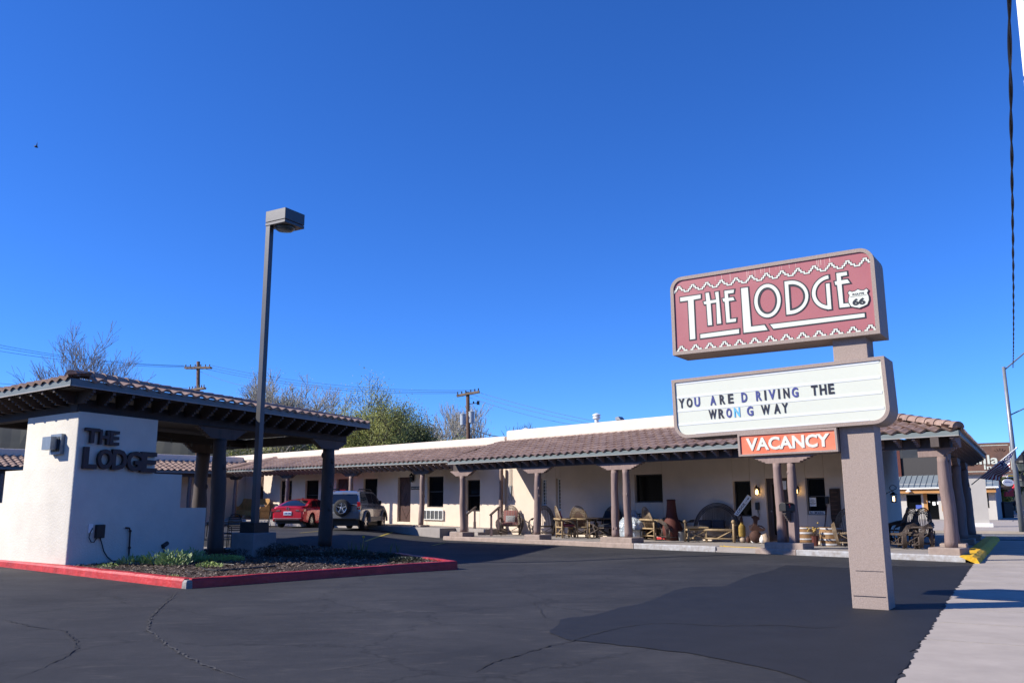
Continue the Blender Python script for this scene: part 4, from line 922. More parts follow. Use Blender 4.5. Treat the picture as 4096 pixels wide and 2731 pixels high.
M['patterned'] = mat('black_white_woven_fabric', (.06, .06, .07), .9, 0, 26, .2, col2=(.72, .72, .70), stretch=(1, 1, 2.2))
M['darkfab'] = mat('dark_blue_fabric', (.03, .035, .05), .9, .2, 8, .3)
def FG(x, y, z=.14, vm=2.75):
    u, v = P.uv(x, y, z)
    if v > vm and u > 4: v = vm; u = P.u(x, v, 2100)
    return P.p(u, v, z)
def faceto(o, x, y, face, z=.14):
    """put on the porch floor at photo pixel, front turned towards direction face (degrees)"""
    g = FG(x, y, z); o.location = (g.x, g.y, z); o.rotation_euler = (0, 0, radians(face+90)); return o
W1_ = 133.5+90                                          # facing out of the porch
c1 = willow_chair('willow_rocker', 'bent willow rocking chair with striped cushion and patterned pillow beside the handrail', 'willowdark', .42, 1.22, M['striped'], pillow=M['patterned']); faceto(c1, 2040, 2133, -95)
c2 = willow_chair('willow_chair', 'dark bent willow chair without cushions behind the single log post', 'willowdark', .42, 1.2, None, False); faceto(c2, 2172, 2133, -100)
c3 = willow_chair('log_armchair', 'log framed willow chair seen side on at the left of the porch table', 'willow', .36, 1.2, M['redfab'], False); faceto(c3, 2268, 2150, 12)
c4 = willow_chair('log_armchair', 'log framed willow chair with red cushion turned with its back to the car park', 'willow', .40, 1.2, M['redfab'], False, hoops=5, nspin=13); faceto(c4, 2330, 2150, 62)
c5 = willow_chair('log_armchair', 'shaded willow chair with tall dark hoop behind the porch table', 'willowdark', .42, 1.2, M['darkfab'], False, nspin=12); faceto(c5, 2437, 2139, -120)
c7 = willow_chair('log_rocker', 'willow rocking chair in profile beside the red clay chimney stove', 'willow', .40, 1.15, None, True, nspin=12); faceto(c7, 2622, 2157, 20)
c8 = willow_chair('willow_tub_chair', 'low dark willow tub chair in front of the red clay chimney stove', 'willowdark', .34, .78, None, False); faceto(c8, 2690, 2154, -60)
# log frame on the two pale chairs: arms and legs in peeled logs
for c in (c3, c4, c7):
    for s in (-1, 1):
        b = MB(); b.tube([V3((s*.44, -.34, .70)), V3((s*.44, 0, .69)), V3((s*.43, .36, .68))], .036, 8); b.v = [q+parent_loc(c) for q in b.v]; b.build('log_arm', M['log'], c, smooth=True)
        b = MB(); b.tube([V3((s*.44, -.30, .01)), V3((s*.44, -.29, .68))], .032, 8); b.tube([V3((s*.43, .30, .01)), V3((s*.43, .30, .67))], .032, 8); b.v = [q+parent_loc(c) for q in b.v]; b.build('log_leg', M['log'], c, smooth=True)
    for y in (-.31, .31):
        b = MB(); b.tube([V3((-.44, y, .40)), V3((.44, y, .40))], .03, 8); b.tube([V3((-.44, y, .15)), V3((.44, y, .15))], .026, 8); b.tube([V3((-.42, y, .36)), V3((.42, y, .10))], .02, 6); b.v = [q+parent_loc(c) for q in b.v]; b.build('log_rail', M['log'], c, smooth=True)
    b = MB(); b.tube([V3((-.48, .37, .70)), V3((.48, .37, .71))], .036, 8); b.v = [q+parent_loc(c) for q in b.v]; b.build('log_rail', M['log'], c, smooth=True)
def log_table(name, label, w, d, h, cat='table', top=True, m='log'):
    r = chair_root(name, label, cat)
    b = MB()
    if top: b.box(W0, -w/2, w/2, -d/2, d/2, h-.035, h)
    b.tube([V3((-w/2-.03, -d/2, h-.03)), V3((w/2+.03, -d/2, h-.03))], .028, 8); b.tube([V3((-w/2-.03, d/2, h-.03)), V3((w/2+.03, d/2, h-.03))], .028, 8)
    b.tube([V3((-w/2, -d/2, h-.03)), V3((-w/2, d/2, h-.03))], .028, 8); b.tube([V3((w/2, -d/2, h-.03)), V3((w/2, d/2, h-.03))], .028, 8); b.build('table_top', M[m], r)
    for sx in (-1, 1):
        for sy in (-1, 1):
            b = MB(); b.tube([V3((sx*(w/2-.04), sy*(d/2-.03), 0)), V3((sx*(w/2-.05), sy*(d/2-.04), h-.05))], .030, 8); b.build('leg', M[m], r, smooth=True)
    for sy in (-1, 1):
        b = MB(); b.tube([V3((-w/2, sy*(d/2-.01), .1)), V3((w/2, sy*(d/2-.01), h-.12))], .02, 6); b.tube([V3((-w/2, sy*(d/2+.02), h-.14)), V3((w/2, sy*(d/2+.02), .08))], .018, 6); b.build('cross_brace', M[m], r, smooth=True)
    for sx in (-1, 1):
        b = MB(); b.tube([V3((sx*(w/2-.02), -d/2, .1)), V3((sx*(w/2-.02), d/2, h-.12))], .018, 6); b.build('cross_brace', M[m], r, smooth=True)
    return r
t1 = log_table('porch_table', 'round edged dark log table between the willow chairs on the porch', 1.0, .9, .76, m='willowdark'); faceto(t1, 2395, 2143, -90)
t2 = log_table('side_table', 'small pale peeled log side table with crossed braces before the willow love seat', .68, .5, .50); faceto(t2, 2790, 2166, -100)
# love seat
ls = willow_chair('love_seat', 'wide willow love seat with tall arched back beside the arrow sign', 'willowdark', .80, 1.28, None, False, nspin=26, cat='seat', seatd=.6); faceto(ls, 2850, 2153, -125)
for s in (-1, 1):
    b = MB(); b.tube([V3((s*.86, -.34, .01)), V3((s*.86, -.33, .66))], .045, 8); b.sph(V3((s*.86, -.33, .67)), .07); b.v = [q+parent_loc(ls) for q in b.v]; b.build('log_leg', M['log'], ls, smooth=True)
b = MB(); b.tube([V3((-.84, -.33, .40)), V3((.84, -.33, .40))], .04, 8); b.tube([V3((-.84, -.33, .12)), V3((.84, -.33, .12))], .03, 8); b.tube([V3((.3, -.34, .14)), V3((.8, -.34, .38))], .02, 6); b.v = [q+parent_loc(ls) for q in b.v]; b.build('log_rail', M['log'], ls, smooth=True)
b = MB()
for x0, x1 in ((-.5, -.05), (-.02, .42)): b.box(W0, x0, x1, -.02, .12, .44, .72)
b.v = [q+parent_loc(ls) for q in b.v]; b.build('pillow', M['darkfab'], ls, bevel=.04)
# handrails
def rail(px0, y0, zb0, px1, y1, zb1, v0, v1, label):
    u0 = P.u(px0, v0, 2090); u1 = P.u(px1, v1, 2060); p0, p1 = P.p(u0, v0, 0), P.p(u1, v1, 0)
    r = empty('handrail', (p0.x, p0.y, zb0), label, 'handrail')
    b = MB(); b.bar(p0+V3((0, 0, zb0)), p0+V3((0, 0, .98)), .085); b.bar(p0+V3((0, 0, zb0)), p0+V3((0, 0, zb0+.32)), .11); b.build('rail_post', M['post'], r)
    b = MB(); b.bar(p1+V3((0, 0, zb1)), p1+V3((0, 0, 1.26)), .085); b.bar(p1+V3((0, 0, zb1)), p1+V3((0, 0, zb1+.3)), .11); b.build('rail_post', M['post'], r)
    d = (p1-p0); b = MB(); b.bar(p0-d*.12+V3((0, 0, .98)), p1+d*.12+V3((0, 0, 1.30)), .09, .05); b.build('rail', M['wood'], r)
rail(1869, 0, .1, 1899, 0, .38, 1.5, 2.2, 'brown wooden step handrail just right of the corner log post'); rail(1965, 0, .142, 1994, 0, .38, 1.5, 2.2, 'brown wooden step handrail beside the striped cushion chair')
# bell ropes
b = MB(); u = P.u(2045, VW, 1930); z1 = 2.95; z0 = P.z(2045, 1975, VW); 
b.tube([P.p(u+.05, VW-.04, z1), P.p(u+.05, VW-.04, z0+.35)], .012, 6); b.tube([P.p(u-.05, VW-.04, z1), P.p(u-.05, VW-.04, z0+.35)], .012, 6)
for s in (-1, 1): b.tube([P.p(u+s*.06, VW-.04, z0+.4), P.p(u+s*.13, VW-.05, z0-.1), P.p(u+s*.07, VW-.05, z0-.3), P.p(u+s*.02, VW-.05, z0+.1)], .008, 5)
b.box(P, u-.04, u+.04, VW-.06, VW-.02, z0-.1, z0+.35)
tag(b.build('hanging_rope', M['steel']), 'grey looped rope hanging on the sunlit wall above the rocking chair', 'rope')
# chiminea
g = FG(2688, 2150, .14); b = MB(); b.lathe(g, [(.20, 0), (.24, .05), (.33, .25), (.35, .42), (.30, .60), (.22, .75), (.18, .95), (.15, 1.35), (.165, 1.38), (.145, 1.42), (.12, 1.38)], 24, cap=False)
M['redclay'] = mat('red_clay', (.12, .026, .018), .8, .3, 5, .3)
cm = b.build('clay_stove', M['redclay'], smooth=True); tag(cm, 'tall dark red clay chimney stove against the shaded wall', 'stove')
# plastic wrapped pot
g = FG(2532, 2150, .14); r = empty('wrapped_urn', g, 'large urn wrapped in shiny clear plastic behind the paired log posts', 'urn')
M['plastic'] = mat('crumpled_clear_plastic', (.42, .52, .60), .16, 0, 6, 1.0, 14, col2=(.72, .76, .8), spec=.9, bdist=.05, coat=.6)
b = MB(); b.lathe(g, [(.42, 0), (.52, .15), (.55, .4), (.54, .6), (.42, .72), (.22, .86), (.14, .98), (.13, 1.02), (.01, 1.03)], 40)
rr = random.Random(3); b.v = [q+V3((rr.uniform(-.02, .02), rr.uniform(-.02, .02), rr.uniform(-.012, .012))) for q in b.v]; b.build('wrapping', M['plastic'], r, smooth=False)
b = MB(); b.lathe(g+V3((.28, .1, 0)), [(.3, 0), (.42, .2), (.44, .45), (.36, .62), (.3, .64)], 28); b.build('urn_body', M['rust'], r, smooth=True)
# slatted metal back chair beyond it
g = FG(2562, 2138, .14); b = MB(); fr = Fr((g.x, g.y), 140, 50)
for k in range(9): x = -.28+.07*k; b.bar(fr.p(x, 0, .5), fr.p(x*1.15, .1, .98+.06*cos(x*5)), .016)
b.bar(fr.p(-.3, 0, .5), fr.p(.3, 0, .5), .03); b.tube([fr.p(-.33+.066*k, .1, .98+.07*cos((-.33+.066*k)*4.5)) for k in range(11)], .018, 6); b.box(fr, -.3, .3, -.5, 0, .46, .5)
for x in (-.28, .28):
    for v in (-.48, 0): b.bar(fr.p(x, v, .14), fr.p(x, v, .48), .03)
tag(b.build('metal_chair', M['black']), 'black slatted metal chair behind the wrapped urn', 'chair')
# red wagon parts under rocker
g = FG(2640, 2160, .14); b = MB(); fr = Fr((g.x, g.y), 133.5, 43.5); b.box(fr, -.45, .45, .2, .75, .1, .24); 
r = empty('red_crate', g, 'low red wooden crate behind the profile rocking chair', 'crate'); b.build('crate_side', M['curbred'], r, bevel=.01)
b = MB(); b.box(fr, -.4, .4, .25, .7, .242, .26); b.build('crate_lid', M['white'], r)
# bucket
g = FG(2724, 2140, .14); b = MB(); b.lathe(g, [(.10, 0), (.13, .3), (.14, .31), (.12, .31), (.10, .05)], 18, cap=False); tag(b.build('tin_bucket', M['steel'], smooth=True), 'grey tin bucket on the floor left of the love seat', 'bucket')
# painted bottle figure
g = FG(2967, 2160, .14); r = empty('painted_bottle', g, 'yellow painted wooden bottle figure standing left of the rooster', 'ornament')
M['yellowwood'] = mat('yellow_painted_wood', (.42, .27, .05), .7, .35, 8, .4)
b = MB()
for s in (-1, 1): b.bar(g+V3((s*.06, 0, 0)), g+V3((s*.06, 0, .22)), .014)
b.build('leg', M['rust'], r)
b = MB(); b.lathe(g, [(.10, .2), (.115, .25), (.115, .5), (.09, .56), (.05, .60), (.045, .66)], 16, 1, .6); b.build('bottle_body', M['yellowwood'], r)
b = MB(); b.lathe(g, [(.045, .661), (.048, .68), (.048, .78), (.03, .82), (.012, .86), (.01, .93)], 12, 1, .6); b.build('bottle_neck', M['rust'], r)
# rooster sculpture
g = FG(3020, 2160, .14); r = empty('metal_rooster', g, 'rusty metal rooster sculpture standing on a ball beside the entrance door', 'sculpture')
fr = Fr((g.x, g.y), -8, 82)
b = MB(); b.sph(g+V3((0, 0, .21)), .20, 16, 10); b.build('ball', M['rust'], r, smooth=True)
b = MB(); b.prism(fr, [(-.03, .42), (.0, .38), (.05, .42), (.06, .5), (.26, .53), (.34, .58), (.22, .6), (.12, .66), (.07, .72), (.09, .86), (.16, .90), (.13, .97), (.02, 1.03), (-.05, 1.0), (-.12, .96), (-.06, .92), (-.04, .82), (-.06, .72), (-.13, .64), (-.16, .55), (-.08, .50)], -.03, .03)
b.build('rooster_body', M['rust'], r, bevel=.01)
b = MB(); b.tube([fr.p(.1, .0, .7), fr.p(.2, 0, .68), fr.p(.30, 0, .60)], .02, 6); b.tube([fr.p(-.08, 0, .72), fr.p(-.17, 0, .68), fr.p(-.16, 0, .56)], .018, 6); b.build('wing', M['rust'], r)
M['gourd'] = mat('pale_gourd', (.55, .42, .30), .6, .3, 6, .2)
for k, (px, py, rad, hh, lab, mt) in enumerate(((2968, 2163, .10, .9, 'round brown clay pot in front of the painted bottle', 'gourd'), (2990, 2162, .08, 1.3, 'small dark pot between the bottle and the rooster', 'rust'), (3046, 2161, .10, 1.2, 'bleached shell shaped stone right of the rooster ball', 'white'), (3010, 2165, .07, .8, 'small white stone in front of the rooster ball', 'white'))):
    g = FG(px, py, .14); b = MB(); b.sph(g+V3((0, 0, rad*hh)), rad, 10, 7, 1, 1, hh); b.lathe(g+V3((0, 0, rad*hh*1.8)), [(rad*.5, 0), (rad*.35, rad*.3), (rad*.45, rad*.45)], 10); tag(b.build('porch_pot', M[mt], smooth=True), lab, 'pot')
g = FG(3064, 2162, .14); b = MB(); b.tube([g, g+V3((-.02, 0, .15)), g+V3((-.08, .02, .30))], [.085, .10, .07], 12); tag(b.build('log_stump', M['gourd'], smooth=True), 'pale cut log stump leaning beside the door frame', 'log')
# wall lanterns
M['glow'] = mat('lamp_glow', (.8, .5, .15), .4, 0, 1, 0, emit=(1, .62, .22, 6))
def lantern(fr, u, v, z, label, lit=True, sc=1.0):
    q = fr.p(u, v, z); r = empty('wall_lantern', q, label, 'lantern'); s = sc
    b = MB(); b.box(fr, u-.03*s, u+.03*s, v+.09, v+.16, z-.05*s, z+.12*s); b.bar(q+V3((0, 0, .17*s)), q+fr.b*.14+V3((0, 0, .10*s)), .015); b.build('bracket', M['black'], r)
    b = MB(); b.lathe(q, [(.001, .24*s), (.02*s, .19*s), (.085*s, .13*s), (.085*s, .12*s), (.06*s, .119*s)], 6, cap=False)
    for k in range(6): a = pi/3*k; b.bar(q+V3((.065*s*cos(a), .065*s*sin(a), -.10*s)), q+V3((.075*s*cos(a), .075*s*sin(a), .12*s)), .010*s)
    b.lathe(q, [(.07*s, -.11*s), (.07*s, -.095*s)], 6); b.build('lantern_frame', M['black'], r)
    b = MB(); b.lathe(q, [(.035*s, -.09*s), (.05*s, -.03*s), (.045*s, .03*s), (.02*s, .08*s)], 10); b.build('lantern_glass', M['glow'] if lit else M['glassblock'], r, smooth=True)
u, z = P.uz(3027, 1966, VW-.15); lantern(P, u, VW-.15, z, 'small lit black wall lantern left of the entrance door')
u, z = P.uz(3184, 1962, VW-.15); lantern(P, u, VW-.15, z, 'small lit black wall lantern right of the entrance door')
u, z = Wg.uz(1645, 1915, VQ-.15); lantern(Wg, u, VQ-.15, z, 'unlit black coach lantern beside the carved door of the rear wing', False, 1.4)
# door phone
u, z = P.uz(3030, 2023, VW-.04); b = MB(); b.box(P, u-.06, u+.06, VW-.09, VW-.001, z-.12, z+.12); b.tube([P.p(u, VW-.05, z-.12), P.p(u-.02, VW-.06, z-.3), P.p(u-.05, VW-.06, z-.42), P.p(u-.07, VW-.05, z-.3), P.p(u-.02, VW-.05, z-.13)], .01, 5)
tag(b.build('wall_telephone', M['black'], bevel=.01), 'black wall telephone with hanging cord below the left lantern', 'telephone')
# arrow sign leaning at the window
A = [P.uz(2850+a*.3189, 1750+b_*.3189, VW-.25) for a, b_ in ((268, 958), (318, 985), (492, 752), (440, 712))]
mid0 = A[0]; du = (A[1][0]-A[0][0], A[1][1]-A[0][1]); dl = (A[3][0]-A[0][0], A[3][1]-A[0][1])
r = empty('arrow_sign', P.p(A[1][0], VW-.25, A[1][1]), 'white board reading LODGE with an arrow leaning across the window', 'sign')
b = MB(); b.prism(P, A, VW-.25, VW-.235); b.build('board', M['white'], r)
o_ = P.p(A[1][0], VW-.252, A[1][1]); dx = P.p(A[2][0], 0, A[2][1])-P.p(A[1][0], 0, A[1][1]); dz = P.p(A[0][0], 0, A[0][1])-P.p(A[1][0], 0, A[1][1])
b = MB(); text(b, 'LODGE', o_+dx*.06+dz*.22, dx*.58, dz*.56, .015, .003, -P.b)
ar = [(.70, .46), (.86, .46), (.86, .32), (.96, .5), (.86, .68), (.86, .54), (.70, .54)]; V = [o_+dx*a+dz*c-P.b*.003 for a, c in ar]; b.add(V, [tuple(range(7))]); b.build('lettering', M['letblack'], r)
# entrance door papers, board sign, shovel, window papers
u, z = P.uz(3140, 1940, VW+.1); b = MB(); b.box(P, u-.10, u+.10, VW+.09, VW+.095, z-.14, z+.14); tag(b.build('door_notice', M['white']), 'white paper notice high on the entrance door', 'notice')
u0, z1 = P.uz(3237.5, 1989, VW+.11); u1, z0 = P.uz(3266, 2024, VW+.11); b = MB(); b.box(P, u1, u0, VW+.105, VW+.11, z0, z1); q = b.build('window_notice', M['white']); tag(q, 'white sheet of paper stuck inside the right hand window', 'notice')
b = MB()
for k in range(5): zz = z1-.07-(z1-z0-.12)*k/4.5; w_ = (.05, .09, .04, .1, .08)[k]; b.box(P, (u0+u1)/2-w_, (u0+u1)/2+w_, VW+.1035, VW+.1045, zz-.006, zz+.006)
b.build('print', M['letblack'], q)
u0, z1 = P.uz(3236, 2043, VW+.10); u1, z0 = P.uz(3300, 2053, VW+.10); b = MB(); b.box(P, u1, u0, VW+.098, VW+.104, z0-.02, z1+.0); q = b.build('window_strip_sign', M['white']); tag(q, 'narrow NO SMOKING strip sign at the foot of the right hand window', 'sign')
b = MB(); text(b, 'NO SMOKING', P.p(u0-.04, VW+.0975, z0-.01), -P.a*(u0-u1-.08), V3((0, 0, z1-z0)), .02, .002, -P.b); b.build('lettering', M['letblack'], q)
pts = [P.uz(2850+a*.3189, 1750+b_*.3189, VW-.03) for a, b_ in ((1465, 640), (1592, 635), (1595, 720), (1618, 1050), (1580, 1120), (1520, 1122), (1488, 1000), (1472, 745), (1466, 700))]
M['oldwood'] = mat('weathered_brown_plank', (.085, .045, .025), .8, .4, 5, .5)
b = MB(); b.prism(P, pts, VW-.05, VW-.005); q = b.build('plank_sign', M['oldwood'], bevel=.006); tag(q, 'long weathered dark wooden plank sign hung on the shaded wall', 'sign')
b = MB(); rr = random.Random(8)
zz = max(p[1] for p in pts); uu = sum(p[0] for p in pts)/len(pts)
for k in range(7): b.bar(P.p(uu-.12+rr.uniform(0, .02), VW-.053, zz-.12-.13*k), P.p(uu+.12-rr.uniform(0, .05), VW-.053, zz-.12-.13*k), .028, .006, P.b)
b.build('carving', mat('dull_carving', (.16, .08, .05), .8, .3, 8, 0), q)
u0, z1 = P.uz(3306, 2011, VW-.1); u1, z0 = P.uz(3297, 2150, VW-.35)
r = empty('leaning_shovel', P.p(u1, VW-.3, .14), 'long handled dark red shovel leaning on the wall beside the window', 'shovel')
b = MB(); b.tube([P.p(u1, VW-.35, .45), P.p(u0, VW-.06, z1)], .016, 6); b.build('handle', M['redclay'], r); b = MB(); b.box(P, u0-.05, u0+.05, VW-.09, VW-.03, z1-.02, z1+.2); b.build('grip', M['black'], r)
b = MB(); b.box(P, u1-.12, u1+.12, VW-.4, VW-.37, .15, .46); b.build('blade', M['steel'], r)
# mailbox on the right paired post
mu_ = u2; u, z = P.uz(3152, 2026, .1)
r = empty('mailbox', P.p(u, .1, z-.15), 'black mailbox with red flag on a bracket fixed to the paired log post', 'mailbox')
b = MB(); sec = [(-.115, -.12), (.115, -.12), (.115, .04), (.08, .10), (0, .125), (-.08, .10), (-.115, .04)]; b.prism(P, [(u+a, z+c) for a, c in sec], -.2, .28); b.build('box', M['black'], r, bevel=.008)
b = MB(); b.box(P, u-.10, u+.10, -.215, -.2015, z-.11, z+.06); b.build('box_door', M['black'], r)
b = MB(); b.box(P, u-.13, u-.118, -.05, 0, z-.02, z+.07); b.build('flag', M['curbred'], r)
b = MB()
for k in range(4): b.box(P, u-.05, u+.05, -.14+.07*k, .28, z-.20-.06*k, z-.13-.06*k)
b.build('bracket', M['wood'], r)
b = MB(); b.box(P, u2-.11, u2+.07, .14, .235, .33, 1.15); b.build('backing_board', M['post'], r)
# barrel planters
def barrel(px0, px1, yb, label, h=.55, r0=None):
    g = FG((px0+px1)/2, yb, .14); rad = (px1-px0)/2/F*(g-O).dot(FW)*.98; r = empty('barrel_planter', g, label, 'planter')
    b = MB(); n = 32; prof = [(rad*.86, 0), (rad*.93, h*.2), (rad*.985, h*.5), (rad, h*.8), (rad*.985, h), (rad*.9, h), (rad*.9, h-.08)]
    b.lathe(g, prof, n, cap=False); b.build('staves', M['oak'], r, smooth=True)
    for t0, t1 in ((.04, .14), (.30, .38), (.62, .72), (.90, .97)):
        b = MB(); f = lambda t: rad*(.86+.15*sin(min(1, t)*pi/1.7))+.008; b.lathe(g, [(f(t0), h*t0), (f(t1), h*t1), (f(t1)-.02, h*t1), (f(t0)-.02, h*t0)], n, cap=False); b.build('hoop', M['hoop'], r, smooth=True)
    b = MB(); b.lathe(g, [(.001, h-.1), (rad*.9, h-.09)], 20, cap=False); b.build('soil', M['mulch'], r)
M['oak'] = mat('weathered_oak', (.28, .14, .05), .75, .4, 6, .5, 25, col2=(.42, .26, .13), stretch=(1, 1, .12)); M['hoop'] = mat('pale_steel_hoop', (.50, .50, .52), .5, .2, 6, .1)
barrel(3187, 3262, 2172, 'half barrel planter partly hidden by the paired posts'); barrel(3276, 3366, 2176, 'half barrel planter nearest the sign pillar')
g = FG(3262, 2183, .14); r = empty('flower_pot', g, 'tall red pot of dry yellow flowers between the two barrels', 'flower pot')
b = MB(); b.lathe(g, [(.08, 0), (.115, .30), (.12, .30), (.10, .28)], 8, cap=False); b.build('pot', M['redclay'], r)
rr = random.Random(6); b = MB(); f = MB()
for k in range(15):
    a, d = rr.random()*6.28, rr.uniform(.02, .24); h = rr.uniform(.38, .55)+(.22 if k == 0 else 0); t = g+V3((d*cos(a), d*sin(a), h)); b.tube([g+V3((0, 0, .25)), (g+t)/2+V3((0, 0, .12)), t], .004, 4); f.sph(t, .032, 7, 5, 1, 1, .8)
b.build('stems', M['willowdark'], r); f.build('flowers', mat('dry_yellow_flower', (.55, .36, .10), .7, .3, 20, .2), r)
# chair just left of the sign pillar
c9 = willow_chair('willow_chair', 'willow chair mostly hidden behind the sign pillar', 'willow', .4, 1.1, None, False); faceto(c9, 3404, 2168, -100)
# shaded corner porch furniture
gp_ = 'dark willow chairs on the shaded corner porch'
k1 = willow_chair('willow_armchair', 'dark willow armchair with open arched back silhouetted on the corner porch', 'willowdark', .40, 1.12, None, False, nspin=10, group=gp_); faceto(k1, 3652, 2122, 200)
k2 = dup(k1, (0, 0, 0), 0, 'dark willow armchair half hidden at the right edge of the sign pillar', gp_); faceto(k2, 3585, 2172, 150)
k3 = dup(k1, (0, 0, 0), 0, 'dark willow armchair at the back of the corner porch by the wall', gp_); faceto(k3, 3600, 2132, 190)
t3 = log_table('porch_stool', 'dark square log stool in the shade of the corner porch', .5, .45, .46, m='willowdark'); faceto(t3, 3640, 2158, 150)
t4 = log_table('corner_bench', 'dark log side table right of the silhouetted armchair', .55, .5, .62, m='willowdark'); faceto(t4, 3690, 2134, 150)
# hanging lantern on side wall
q = PLN(3575, 1990, Sc.p(2, -.4, 0), Sc.a); r = empty('corner_lantern', q, 'lit black lantern on a curled bracket at the corner of the building', 'lantern')
b = MB(); cc = q+V3((0, 0, .32)); w_ = -Sc.b
b.tube([q+V3((0, 0, .20))]+[cc+w_*(.12*cos(a))*-1+V3((0, 0, .12*sin(a))) for a in [pi*i/10 for i in range(11)]]+[q-w_*.35+V3((0, 0, .1))], .012, 6)
b.lathe(q, [(.001, .22), (.13, .12), (.13, .10), (.10, .10)], 4, cap=False); b.lathe(q, [(.10, -.16), (.10, -.14)], 4)
for k in range(4): a = pi/2*k; b.bar(q+V3((.09*cos(a), .09*sin(a), -.15)), q+V3((.10*cos(a), .10*sin(a), .11)), .014)
b.build('lantern_frame', M['black'], r); b = MB(); b.lathe(q, [(.03, -.12), (.045, -.05), (.04, .02), (.01, .06)], 10); b.build('lantern_glass', M['glow'], r, smooth=True)
# ------------------------------------------------------------------ rear wing details
for nm, a, lab in (('ac_unit', (1696, 2038, 1777, 2079), 'white louvred air conditioner below the window right of the carved door'),):
    u0, u1, z0, z1 = WX(a); r = empty(nm, Wg.p((u0+u1)/2, VQ, z0), lab, 'air conditioner')
    b = MB(); b.box(Wg, u0, u1, VQ-.10, VQ-.002, z0, z0+.03); b.box(Wg, u0, u1, VQ-.10, VQ-.002, z1-.03, z1)
    for k in range(6): u = u0+(u1-u0-.03)*k/5; b.box(Wg, u, u+.03, VQ-.098, VQ-.003, z0+.031, z1-.031)
    b.build('grille_frame', M['white'], r); b = MB()
    for k in range(12): zz = z0+.04+(z1-z0-.08)*k/12; b.bar(Wg.p(u0+.02, VQ-.05, zz), Wg.p(u1-.02, VQ-.05, zz), .03, .012)
    b.build('louvre', M['steel'], r)
def wing_plate(px0, py0, px1, py1, txt, lab):
    u0, u1, z0, z1 = WX((px0, py0, px1, py1), VQ-.02); b = MB(); b.box(Wg, u0, u1, VQ-.03, VQ-.002, z0, z1); q = b.build('room_sign', M['black']); tag(q, lab, 'sign')
    b = MB(); text(b, txt, Wg.p(u1-.04, VQ-.031, z0+.05), -Wg.a*(u1-u0-.08), V3((0, 0, z1-z0-.10)), .01, .004, -Wg.b); b.build('lettering', M['marquee'], q)
wing_plate(1645, 1945, 1686, 1957, 'SANTA MONICA', 'small dark SANTA MONICA name plate right of the carved door')
wing_plate(953, 1936, 989, 1947, 'ROUTE STOP', 'small dark name plate above the pine settle') if 0 else None
# pine settle
u0, u1, z0, z1 = WX((948, 1986, 1062, 2068), 2.6); r = empty('pine_settle', Wg.p((u0+u1)/2, 2.6, .39), 'carved yellow pine settle bench by the rear wing wall', 'bench')
za = Wg.k*0; zf = .39; V_ = 1.4; uL, uR = u0+.25, u1-.1
b = MB(); b.prism(Wg, [(uL, zf+.5), (uR, zf+.5), (uR, zf+1.15), (uR-.2, zf+1.22), ((uL+uR)/2+.5, zf+1.18), ((uL+uR)/2, zf+1.36), ((uL+uR)/2-.5, zf+1.18), (uL+.2, zf+1.22), (uL, zf+1.15)], 2.95, 3.0); b.build('backrest', M['pine'], r, bevel=.01)
b = MB(); b.box(Wg, uL, uR, 2.35, 2.95, zf+.44, zf+.50); b.build('seat', M['pine'], r)
b = MB(); b.prism(Wg, [(uL, zf), (uL+.12, zf), (uL+.3, zf+.16), ((uL+uR)/2-.2, zf+.2), ((uL+uR)/2, zf+.12), ((uL+uR)/2+.2, zf+.2), (uR-.3, zf+.16), (uR-.12, zf), (uR, zf), (uR, zf+.44), (uL, zf+.44)], 2.35, 2.39); b.build('apron', M['pine'], r)
for u in (uL, uR-.05): b = MB(); b.prism(Wg, [(2.35, zf), (2.95, zf), (3.0, zf+1.15), (2.9, zf+.95), (2.7, zf+.72), (2.4, zf+.74), (2.33, zf+.6)], u, u+.05, 'vz'); b.build('side_panel', M['pine'], r)
for u in (uL+.25, uL+.75, uL+1.25): b = MB(); b.box(Wg, u, u+.42, 2.75, 2.9, zf+.505, zf+.85); b.build('seat_cushion', mat('cream_cushion', (.62, .45, .28), .9, .1, 5, .2), r, bevel=.04)
g = Wg.p(uR-.5, 2.1, 0); b = MB(); b.lathe(V3((g.x, g.y, .63)), [(.10, 0), (.14, .24), (.15, .25), (.12, .24)], 14, cap=False); tag(b.build('tin_pail', M['steel'], smooth=True), 'small tin pail standing in front of the pine settle', 'pail')
